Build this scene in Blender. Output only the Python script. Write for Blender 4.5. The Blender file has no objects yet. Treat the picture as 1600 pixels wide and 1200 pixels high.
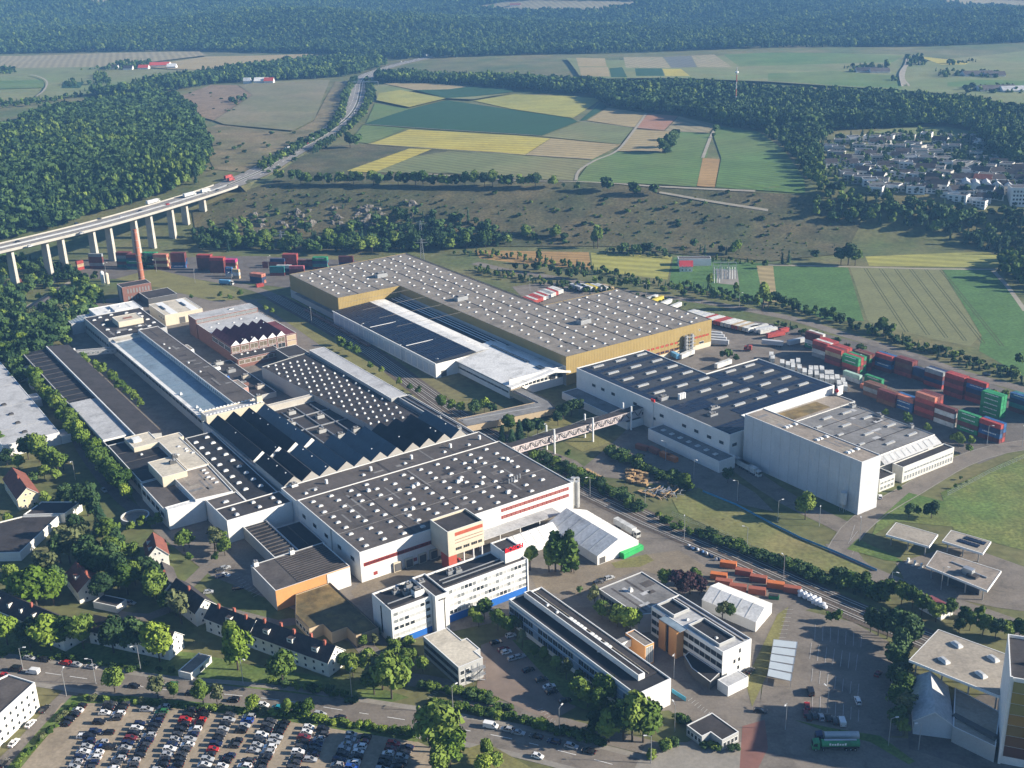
import bpy, bmesh, math, random
import numpy as np
random.seed(7)
rng = np.random.default_rng(7)
SC = bpy.context.scene
COL = SC.collection
# ------------------------------------------------------------------ camera, world, sun, exposure
F, PITCH, ROLL, YAW, HC = 1798.5, math.radians(20.5576), math.radians(-1.6196), math.radians(56.187), 240.0
_cp, _sp = math.cos(PITCH), math.sin(PITCH)
FWD = np.array([0, _cp, -_sp]); _r = np.array([1., 0, 0]); _u = np.array([0, _sp, _cp])
RGT = math.cos(ROLL)*_r + math.sin(ROLL)*_u
UPV = -math.sin(ROLL)*_r + math.cos(ROLL)*_u
cam = bpy.data.cameras.new('camera'); camo = bpy.data.objects.new('camera', cam); COL.objects.link(camo)
from mathutils import Matrix, Vector
camo.matrix_world = Matrix(((RGT[0], UPV[0], -FWD[0], 0), (RGT[1], UPV[1], -FWD[1], 0), (RGT[2], UPV[2], -FWD[2], HC), (0, 0, 0, 1)))
cam.sensor_fit = 'HORIZONTAL'; cam.sensor_width = 36.0; cam.lens = F/1600*36.0
cam.clip_start = 1.0; cam.clip_end = 30000
SC.camera = camo
SUN_AZ, SUN_EL = math.radians(-7.0), math.radians(22.5)      # direction TO the sun, from +X towards +Y
SUNV = Vector((math.cos(SUN_AZ)*math.cos(SUN_EL), math.sin(SUN_AZ)*math.cos(SUN_EL), math.sin(SUN_EL)))
W = bpy.data.worlds.new('World'); SC.world = W; W.use_nodes = True
wt = W.node_tree; wt.nodes.clear()
sky = wt.nodes.new('ShaderNodeTexSky'); sky.sky_type = 'NISHITA'; sky.sun_disc = False
sky.sun_elevation = SUN_EL; sky.sun_rotation = math.radians(90) - SUN_AZ
sky.altitude = 500; sky.air_density = 1.0; sky.dust_density = 0.3; sky.ozone_density = 5.0
bg = wt.nodes.new('ShaderNodeBackground'); bg.inputs['Strength'].default_value = 0.068
wo = wt.nodes.new('ShaderNodeOutputWorld')
wt.links.new(sky.outputs[0], bg.inputs[0]); wt.links.new(bg.outputs[0], wo.inputs[0])
sl = bpy.data.lights.new('sun', 'SUN'); sl.energy = 5.0; sl.angle = math.radians(0.55); sl.color = (1.0, 0.905, 0.76)
so = bpy.data.objects.new('sun', sl); COL.objects.link(so)
so.rotation_euler = SUNV.to_track_quat('Z', 'Y').to_euler(); so.location = (600, -100, 400)
vs = SC.view_settings
vs.view_transform = 'Standard'; vs.look = 'None'; vs.gamma = 1.0; vs.exposure = 1.18; vs.use_curve_mapping = False
SC.render.engine = 'CYCLES'
cy = SC.cycles
cy.max_bounces = 4; cy.diffuse_bounces = 2; cy.glossy_bounces = 2; cy.transmission_bounces = 2
cy.volume_bounces = 0; cy.transparent_max_bounces = 6; cy.caustics_reflective = False; cy.caustics_refractive = False
cy.use_denoising = True; cy.use_adaptive_sampling = True; cy.adaptive_threshold = 0.02
try:
    cy.denoiser = 'OPENIMAGEDENOISE'; cy.denoising_input_passes = 'RGB_ALBEDO_NORMAL'; cy.denoising_prefilter = 'ACCURATE'
except Exception: pass

# ------------------------------------------------------------------ survey: from a sight line to the place it meets the terrain
CY_, SY_ = math.cos(YAW), math.sin(YAW)
UA = math.pi/2 - YAW                      # heading of the factory grid's long street axis (U)
VA = UA + math.pi/2
def X(u, v): return (u*SY_ - v*CY_, u*CY_ + v*SY_)
def UV(x, y): return (x*SY_ + y*CY_, -x*CY_ + y*SY_)
def H(x, y):
    x = np.asarray(x, float); y = np.asarray(y, float)
    xc = np.clip(x, -420, 420)
    foot = 985 - .12*xc; crest = 1092 - .2*xc
    t = np.clip((y-foot)/(crest-foot), 0, 1); s = .6*t + .4*t*t*(3-2*t)
    p = np.clip(y-crest, 0, 9000)
    z = 34*s + 34*(1-np.exp(-p/2600.0))
    h = np.clip((y-2430)/1900.0, 0, 1)
    z = z + 85*h*h*(3-2*h)*(1+.18*np.sin(x/310.0+1)+.12*np.sin(x/140.0))
    hm_ = np.clip((y-2550)/300, 0, 1)
    z = z + hm_*(17*np.sin((y-2550)/165.0+.9*np.sin(x/330.0)+x/900.0)+9*np.sin(x/210.0+y/300.0))
    w = np.clip((p-250)/700, 0, 1)
    return z + w*(3.0*np.sin(x/230.0+.6)*np.sin(y/270.0)+1.5*np.sin(x/95.0+y/160.0))
_TD = np.geomspace(120, 14000, 900)
def ray(px, py): return FWD + RGT*(px-800)/F - UPV*(py-600)/F
def G(px, py, z=0.0):
    d = ray(px, py); t = (z-HC)/d[2]; return (d[0]*t, d[1]*t)
def GT(px, py):
    d = ray(px, py); P = d[None, :]*_TD[:, None]; g = P[:, 2]+HC-H(P[:, 0], P[:, 1])
    i = np.argmax(g < 0)
    if g[i] >= 0: i = len(_TD)-1
    a, b = _TD[i-1], _TD[i]
    for _ in range(30):
        m = (a+b)/2; q = d*m
        if q[2]+HC-float(H(q[0], q[1])) < 0: b = m
        else: a = m
    q = d*b; return (float(q[0]), float(q[1]), float(H(q[0], q[1])))
def proj(x, y, z):
    q = np.stack([np.asarray(x, float), np.asarray(y, float), np.asarray(z, float)-HC], -1)
    w = q@FWD; return 800+F*(q@RGT)/w, 600-F*(q@UPV)/w

# ------------------------------------------------------------------ materials
MATS = {}
def mat(name, rgb, rough=.85, var=.18, scale=.25, spec=.25, kind='noise', metal=0., bump=0., col2=None, ang=0., period=4., fine=0., stain=0.):
    if name in MATS: return MATS[name]
    m = bpy.data.materials.new(name); m.use_nodes = True; nt = m.node_tree; N = nt.nodes; L = nt.links
    b = N['Principled BSDF']; b.inputs['Roughness'].default_value = rough; b.inputs['Metallic'].default_value = metal
    b.inputs['Specular IOR Level'].default_value = spec
    c = tuple(rgb)+(1,)
    geo = N.new('ShaderNodeNewGeometry')
    n1 = N.new('ShaderNodeTexNoise'); n1.inputs['Scale'].default_value = scale; n1.inputs['Detail'].default_value = 6; n1.inputs['Roughness'].default_value = .62
    L.new(geo.outputs['Position'], n1.inputs['Vector'])
    mr = N.new('ShaderNodeMapRange'); mr.inputs['From Min'].default_value = .3; mr.inputs['From Max'].default_value = .7
    mr.inputs['To Min'].default_value = 1-var; mr.inputs['To Max'].default_value = 1+var
    L.new(n1.outputs['Fac'], mr.inputs['Value'])
    val = mr.outputs[0]
    def mul(a, bb):
        k = N.new('ShaderNodeMath'); k.operation = 'MULTIPLY'; L.new(a, k.inputs[0])
        if isinstance(bb, (int, float)): k.inputs[1].default_value = bb
        else: L.new(bb, k.inputs[1])
        return k.outputs[0]
    if fine > 0:
        n2 = N.new('ShaderNodeTexNoise'); n2.inputs['Scale'].default_value = scale*9; n2.inputs['Detail'].default_value = 3
        L.new(geo.outputs['Position'], n2.inputs['Vector'])
        m2 = N.new('ShaderNodeMapRange'); m2.inputs['From Min'].default_value = .3; m2.inputs['From Max'].default_value = .7
        m2.inputs['To Min'].default_value = 1-fine; m2.inputs['To Max'].default_value = 1+fine
        L.new(n2.outputs['Fac'], m2.inputs['Value']); val = mul(val, m2.outputs[0])
    if stain > 0:
        n4 = N.new('ShaderNodeTexNoise'); n4.inputs['Scale'].default_value = scale*.8; n4.inputs['Detail'].default_value = 9; n4.inputs['Roughness'].default_value = .72; n4.inputs['Distortion'].default_value = .6
        vm0 = N.new('ShaderNodeVectorMath'); vm0.operation = 'ADD'; L.new(geo.outputs['Position'], vm0.inputs[0]); vm0.inputs[1].default_value = (37, 91, 5); L.new(vm0.outputs[0], n4.inputs['Vector'])
        m4 = N.new('ShaderNodeMapRange'); m4.inputs['From Min'].default_value = .5; m4.inputs['From Max'].default_value = .66; m4.inputs['To Min'].default_value = 1; m4.inputs['To Max'].default_value = 1-stain
        L.new(n4.outputs['Fac'], m4.inputs['Value']); val = mul(val, m4.outputs[0])
    if kind in ('rows', 'ribs'):
        sep = N.new('ShaderNodeVectorMath'); sep.operation = 'DOT_PRODUCT'; L.new(geo.outputs['Position'], sep.inputs[0])
        sep.inputs[1].default_value = (math.cos(ang), math.sin(ang), 0)
        k = N.new('ShaderNodeMath'); k.operation = 'MULTIPLY'; L.new(sep.outputs['Value'], k.inputs[0]); k.inputs[1].default_value = 2*math.pi/period
        s = N.new('ShaderNodeMath'); s.operation = 'SINE'; L.new(k.outputs[0], s.inputs[0])
        if kind == 'rows':
            m3 = N.new('ShaderNodeMapRange'); m3.inputs['From Min'].default_value = -1; m3.inputs['From Max'].default_value = 1
            m3.inputs['To Min'].default_value = .84; m3.inputs['To Max'].default_value = 1.12
            L.new(s.outputs[0], m3.inputs['Value']); val = mul(val, m3.outputs[0])
        else:
            bp = N.new('ShaderNodeBump'); bp.inputs['Strength'].default_value = .5; bp.inputs['Distance'].default_value = .08
            L.new(s.outputs[0], bp.inputs['Height']); L.new(bp.outputs[0], b.inputs['Normal'])
    if kind == 'leaf':
        oi = N.new('ShaderNodeObjectInfo')
        m3 = N.new('ShaderNodeMapRange'); m3.inputs['To Min'].default_value = .66; m3.inputs['To Max'].default_value = 1.35
        L.new(oi.outputs['Random'], m3.inputs['Value']); val = mul(val, m3.outputs[0])
    src = None
    if col2 is not None:
        n3 = N.new('ShaderNodeTexNoise'); n3.inputs['Scale'].default_value = scale*.35; n3.inputs['Detail'].default_value = 5; n3.inputs['Roughness'].default_value = .6
        L.new(geo.outputs['Position'], n3.inputs['Vector'])
        cr = N.new('ShaderNodeMapRange'); cr.inputs['From Min'].default_value = .38; cr.inputs['From Max'].default_value = .62
        L.new(n3.outputs['Fac'], cr.inputs['Value'])
        mx = N.new('ShaderNodeMix'); mx.data_type = 'RGBA'; mx.inputs['A'].default_value = c; mx.inputs['B'].default_value = tuple(col2)+(1,)
        if kind == 'leaf': L.new(oi.outputs['Random'], mx.inputs['Factor'])
        else: L.new(cr.outputs[0], mx.inputs['Factor'])
        src = mx.outputs['Result']
    vm = N.new('ShaderNodeVectorMath'); vm.operation = 'SCALE'
    if src is not None: L.new(src, vm.inputs[0])
    else: vm.inputs[0].default_value = tuple(rgb)
    L.new(val, vm.inputs['Scale']); L.new(vm.outputs[0], b.inputs['Base Color'])
    if bump > 0:
        bp = N.new('ShaderNodeBump'); bp.inputs['Strength'].default_value = bump; bp.inputs['Distance'].default_value = .3
        L.new(n1.outputs['Fac'], bp.inputs['Height']); L.new(bp.outputs[0], b.inputs['Normal'])
    MATS[name] = m; return m

# ------------------------------------------------------------------ mesh builder and object tree
ORI = {}
class MB:
    def __init__(s): s.V = []; s.F = []; s.M = []; s.mats = []
    def mi(s, m):
        if m not in s.mats: s.mats.append(m)
        return s.mats.index(m)
    def face(s, pts, m):
        k = len(s.V); s.V += [tuple(p) for p in pts]; s.F.append(tuple(range(k, k+len(pts)))); s.M.append(s.mi(m))
    def prism(s, poly, z0, z1, side, top=None, bottom=False):
        if area(poly) < 0: poly = poly[::-1]
        n = len(poly)
        for i in range(n):
            a, b = poly[i], poly[(i+1) % n]
            s.face([(a[0], a[1], z0), (b[0], b[1], z0), (b[0], b[1], z1), (a[0], a[1], z1)], side)
        if top is not None: s.face([(p[0], p[1], z1) for p in poly], top)
        if bottom: s.face([(p[0], p[1], z0) for p in poly[::-1]], side)
    def box(s, c, size, ang, m, top=None, bottom=True):
        cx, cy_, z0 = c; lx, ly, lz = size; ca, sa = math.cos(ang), math.sin(ang)
        P = [(cx+ca*x-sa*y, cy_+sa*x+ca*y) for x, y in ((-lx/2, -ly/2), (lx/2, -ly/2), (lx/2, ly/2), (-lx/2, ly/2))]
        s.prism(P, z0, z0+lz, m, top or m, bottom)
    def bar(s, p0, p1, w, m, h=None):
        p0 = Vector(p0); p1 = Vector(p1); d = (p1-p0)
        if d.length < 1e-6: return
        d.normalize(); up = Vector((0, 0, 1)) if abs(d.z) < .95 else Vector((1, 0, 0))
        a = d.cross(up).normalized()*(w/2); b = a.cross(d).normalized()*((h or w)/2)
        q = [a+b, b-a, -a-b, a-b]
        A = [p0+k for k in q]; B = [p1+k for k in q]
        for i in range(4):
            j = (i+1) % 4; s.face([A[j], A[i], B[i], B[j]], m)
        s.face([A[0], A[1], A[2], A[3]], m); s.face([B[3], B[2], B[1], B[0]], m)
    def cyl(s, p0, p1, r0, r1, n, m, cap=True):
        p0 = Vector(p0); p1 = Vector(p1); d = (p1-p0).normalized(); up = Vector((0, 0, 1)) if abs(d.z) < .95 else Vector((1, 0, 0))
        a = d.cross(up).normalized(); b = d.cross(a).normalized()
        R0 = [p0+(a*math.cos(t)+b*math.sin(t))*r0 for t in [2*math.pi*i/n for i in range(n)]]
        R1 = [p1+(a*math.cos(t)+b*math.sin(t))*r1 for t in [2*math.pi*i/n for i in range(n)]]
        for i in range(n):
            j = (i+1) % n; s.face([R0[i], R0[j], R1[j], R1[i]][::-1], m)
        if cap: s.face(R1, m); s.face(R0[::-1], m)
    def mesh(s, name, origin=(0, 0, 0), smooth=False):
        me = bpy.data.meshes.new(name); o = np.array(origin)
        V = np.array(s.V, float)-o if s.V else np.zeros((0, 3))
        me.from_pydata(V.tolist(), [], s.F)
        for m in s.mats: me.materials.append(m)
        me.polygons.foreach_set('material_index', s.M)
        if smooth: me.polygons.foreach_set('use_smooth', [True]*len(s.F))
        me.update(); return me
    def obj(s, name, parent=None, origin=None, kind=None, label=None, smooth=False):
        if parent is not None: origin = ORI[parent.name]
        elif origin is None: origin = (0, 0, 0)
        return link(name, s.mesh(name, origin, smooth), parent, (0, 0, 0) if parent is not None else origin, kind=kind, label=label)
def link(name, data, parent=None, loc=(0, 0, 0), rz=0., sc=None, kind=None, label=None):
    o = bpy.data.objects.new(name, data); COL.objects.link(o)
    o.location = loc
    if rz: o.rotation_euler = (0, 0, rz)
    if sc is not None: o.scale = sc if hasattr(sc, '__len__') else (sc, sc, sc)
    if parent is not None:
        o.parent = parent; ORI[o.name] = ORI[parent.name]
    else: ORI[o.name] = tuple(loc)
    if kind: o['kind'] = kind
    if label: o['label'] = label
    return o
LABELS = {}
def tag(o, label, cat, group=None):
    o['label'] = label; o['category'] = cat
    if group: o['group'] = group
    return o
def thing(name, label, cat, loc, group=None, rz=0.):
    o = bpy.data.objects.new(name, None); COL.objects.link(o); o.location = loc; o.rotation_euler = (0, 0, rz); o.empty_display_size = .5
    ORI[o.name] = tuple(loc); return tag(o, label, cat, group)
def part(name, me, root, wloc, rz=0., sc=None, mats=None):
    o = ORI[root.name]; k = link(name, me, root, (wloc[0]-o[0], wloc[1]-o[1], wloc[2]-o[2]), rz, sc)
    if mats:
        for i, m in enumerate(mats):
            k.material_slots[i].link = 'OBJECT'; k.material_slots[i].material = m
    return k
def area(p):
    return .5*sum(p[i][0]*p[(i+1) % len(p)][1]-p[(i+1) % len(p)][0]*p[i][1] for i in range(len(p)))
def inset(poly, d):
    n = len(poly); out = []
    for i in range(n):
        a, b, c = poly[i-1], poly[i], poly[(i+1) % n]
        e1 = Vector((b[0]-a[0], b[1]-a[1])).normalized(); e2 = Vector((c[0]-b[0], c[1]-b[1])).normalized()
        n1 = Vector((-e1.y, e1.x)); n2 = Vector((-e2.y, e2.x)); k = n1+n2; k = k/max(.2, 1+n1.dot(n2))
        out.append((b[0]+k.x*d, b[1]+k.y*d))
    return out
ORDW = ['first', 'second', 'third', 'fourth', 'fifth', 'sixth', 'seventh', 'eighth', 'ninth', 'tenth', 'eleventh', 'twelfth', 'thirteenth', 'fourteenth', 'fifteenth', 'sixteenth', 'seventeenth', 'eighteenth', 'nineteenth']
def ordw(n):
    if n <= 19: return ORDW[n-1]
    t, u = divmod(n, 10); T = ['', '', 'twent', 'thirt', 'fort', 'fift', 'sixt', 'sevent', 'eight', 'ninet']
    return T[t]+'ieth' if u == 0 else T[t]+'y-'+ORDW[u-1]
class Proto:                    # a thing with parts, copied without bpy.ops
    def __init__(s, root): s.root = root; s.kids = []; s.used = False
    def add(s, o): s.kids.append(o); return o
    def put(s, loc, rz, label, cat, group=None, mats=None, sc=None):
        if not s.used: r = s.root; s.used = True; ks = s.kids
        else:
            r = s.root.copy(); COL.objects.link(r); ks = []
            for k in s.kids:
                c = k.copy(); c.parent = r; COL.objects.link(c); ks.append(c)
        r.location = loc; r.rotation_euler = (0, 0, rz)
        if sc is not None: r.scale = sc if hasattr(sc, '__len__') else (sc, sc, sc)
        tag(r, label, cat, group)
        if mats:
            for ki, m in mats.items():
                o = r if ki < 0 else ks[ki]
                o.material_slots[0].link = 'OBJECT'; o.material_slots[0].material = m
        return r
# ================================================================== THE SETTING: terrain, fields, roads, yards
M_mead = mat('meadow', (.085, .11, .038), var=.22, scale=.03, col2=(.15, .135, .06), fine=.22)
M_dry = mat('dry_slope_grass', (.112, .094, .047), var=.3, scale=.05, col2=(.062, .07, .03), fine=.35)
M_grass = mat('green_grass', (.075, .13, .03), var=.25, scale=.08, col2=(.13, .155, .045), fine=.3)
M_asph = mat('asphalt', (.18, .157, .132), var=.16, scale=.12, fine=.12, stain=.3, rough=.9)
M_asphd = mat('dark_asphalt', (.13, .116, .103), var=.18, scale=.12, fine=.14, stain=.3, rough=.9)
M_conc = mat('pale_concrete', (.24, .22, .19), var=.16, scale=.1, fine=.1, rough=.9)
M_gravel = mat('tan_gravel', (.29, .24, .175), var=.12, scale=.09, fine=.14, stain=.22, rough=.95)
M_plate = mat('ochre_paving', (.2, .165, .12), var=.2, scale=.12, fine=.14)
M_redpave = mat('red_paving', (.2, .1, .08), var=.18, scale=.2)
M_white = mat('white_road_paint', (.7, .7, .68), var=.12, scale=.8)
M_ball = mat('rail_ballast', (.10, .08, .064), var=.25, scale=.3, fine=.25)
M_rail = mat('rail_steel', (.5, .48, .44), rough=.55, metal=.2, var=.1)
M_sleep = mat('sleeper_wood', (.06, .05, .042), var=.2)
def grid_terrain():
    xs = np.concatenate([np.linspace(-4200, -1300, 30), np.arange(-1200, -520, 34), np.arange(-520, 640, 20), np.linspace(660, 1300, 24), np.linspace(1400, 4200, 30)])
    ys = np.concatenate([np.linspace(-500, 850, 10), np.arange(880, 1240, 9), np.arange(1240, 2400, 30), np.arange(2400, 5200, 60), np.linspace(5300, 12000, 26)])
    XX, YY = np.meshgrid(xs, ys); ZZ = H(XX, YY)
    nx, ny = len(xs), len(ys); i = np.arange(nx-1)[None, :]+nx*np.arange(ny-1)[:, None]
    Fq = np.stack([i, i+1, i+1+nx, i+nx], -1).reshape(-1, 4)
    me = bpy.data.meshes.new('ground'); me.from_pydata(np.stack([XX, YY, ZZ], -1).reshape(-1, 3).tolist(), [], Fq.tolist())
    me.polygons.foreach_set('use_smooth', [True]*len(Fq)); me.materials.append(M_mead); me.update()
    return link('ground', me, kind='structure', label='grassy valley floor rising to a broad farmed plateau')
grid_terrain()
ZN = [0]
def uniq():
    ZN[0] += 1; return ZN[0]*.0006
def sheet(name, pts, m, layer=1, drape=False, step=14., kind='structure', label=None, world=False, dz=None):
    """one ground surface: a polygon seen at these sight lines, laid over the terrain"""
    P = [(p[0], p[1]) for p in pts] if world else ([GT(*p)[:2] for p in pts] if drape else [G(*p) for p in pts])
    if area(P) < 0: P = P[::-1]
    bm = bmesh.new(); f = bm.faces.new([bm.verts.new((p[0], p[1], 0)) for p in P])
    f.normal_update(); bmesh.ops.triangulate(bm, faces=[f])
    ta = sum(q.calc_area() for q in bm.faces)
    if abs(ta-abs(area(P))) > .01*ta+1: print('SHEET overlap', name, label, pts[:2])
    if drape:
        xs = [p[0] for p in P]; ys = [p[1] for p in P]
        st = max(step, (max(xs)-min(xs))/90., (max(ys)-min(ys))/90.)
        for ax, lo, hi in ((0, min(xs), max(xs)), (1, min(ys), max(ys))):
            k = math.ceil(lo/st)*st
            while k < hi:
                no = (1, 0, 0) if ax == 0 else (0, 1, 0); co = (k, 0, 0) if ax == 0 else (0, k, 0)
                bmesh.ops.bisect_plane(bm, geom=bm.verts[:]+bm.edges[:]+bm.faces[:], plane_co=co, plane_no=no); k += st
        off = (.35 + .12*layer+uniq()*5) if dz is None else dz
        V = np.array([v.co[:2] for v in bm.verts]); Z = H(V[:, 0], V[:, 1])+off
        if V[:, 1].mean() > 1700 and dz is None: Z += .4+.7*layer
        for v, z in zip(bm.verts, Z): v.co.z = z
    else:
        zz = .008*layer+uniq() if dz is None else dz
        for v in bm.verts: v.co.z = zz
    me = bpy.data.meshes.new(name); bm.to_mesh(me); bm.free(); me.materials.append(m)
    return link(name, me, kind=kind, label=label)
def ribbon_pts(line, w, drape=False, world=False, step=12):
    P = line if world else [(GT(*p)[:2] if drape else G(*p)) for p in line]
    P = [Vector((p[0], p[1])) for p in P]
    # smooth (Catmull-Rom) resample
    Q = []
    for i in range(len(P)-1):
        a, b, c, d = P[max(i-1, 0)], P[i], P[i+1], P[min(i+2, len(P)-1)]
        n = max(2, int((c-b).length/step))
        for k in range(n):
            t = k/n; Q.append(.5*((2*b)+(c-a)*t+(2*a-5*b+4*c-d)*t*t+(3*b-a-3*c+d)*t**3))
    Q.append(P[-1]); Lf, Rt = [], []
    for i, q in enumerate(Q):
        d = (Q[min(i+1, len(Q)-1)]-Q[max(i-1, 0)]).normalized(); n = Vector((-d.y, d.x))*(w/2)
        Lf.append(q+n); Rt.append(q-n)
    return Q, Lf, Rt
def ribbon(name, line, w, m, layer=2, drape=False, kind='structure', label=None, world=False, zfun=None, dash=None, dz=None):
    Q, A, B = ribbon_pts(line, w, drape, world, min(12, dash*.5) if dash else 12); mb = MB(); off = (.35+.12*layer+uniq()*5) if drape else .008*layer+uniq()
    if dz is not None: off = dz
    z = (lambda x, y: float(H(x, y))+off+(1.2+.7*layer if y > 1700 and dz is None else 0)) if drape else (lambda x, y: off)
    if zfun: z = zfun
    acc = 0
    for i in range(len(Q)-1):
        acc += (Q[i+1]-Q[i]).length
        if dash and int(acc/dash) % 2: continue
        mb.face([(B[i].x, B[i].y, z(*B[i])), (B[i+1].x, B[i+1].y, z(*B[i+1])), (A[i+1].x, A[i+1].y, z(*A[i+1])), (A[i].x, A[i].y, z(*A[i]))], m)
    return mb.obj(name, kind=kind, label=label)
# ---- plateau and far fields
def crop(name, c, ang=.6, per=6., var=.1, c2=None): return mat('crop_'+name, c, kind='rows', ang=ang, period=per, var=var, scale=.02, fine=.1, col2=c2)
cy_ = crop('ripe_yellow', (.40, .325, .055), 1.2, 14, .14, (.33, .29, .07)); cyg = crop('yellow_green', (.31, .285, .07), 1.2, 14, .14, (.25, .25, .07)); ctan = crop('tan_grain', (.29, .23, .115), 1.1, 12)
cg = crop('green', (.085, .15, .04), .9, 9, .18, (.12, .16, .05)); cgl = crop('pale_green', (.14, .175, .065), .9, 9, .16, (.18, .18, .08)); cdg = crop('dark_green', (.022, .068, .03), 1.0, 10, .08)
cred = crop('reddish', (.30, .16, .10), 1.1, 9); cor = crop('orange_stubble', (.30, .19, .075), 1.3, 8, .2); cpt = crop('pale_tan', (.25, .215, .125), .3, 14, .1)
cgg = crop('grey_green', (.14, .16, .065), .8, 10, .16, (.18, .17, .075))
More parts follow.
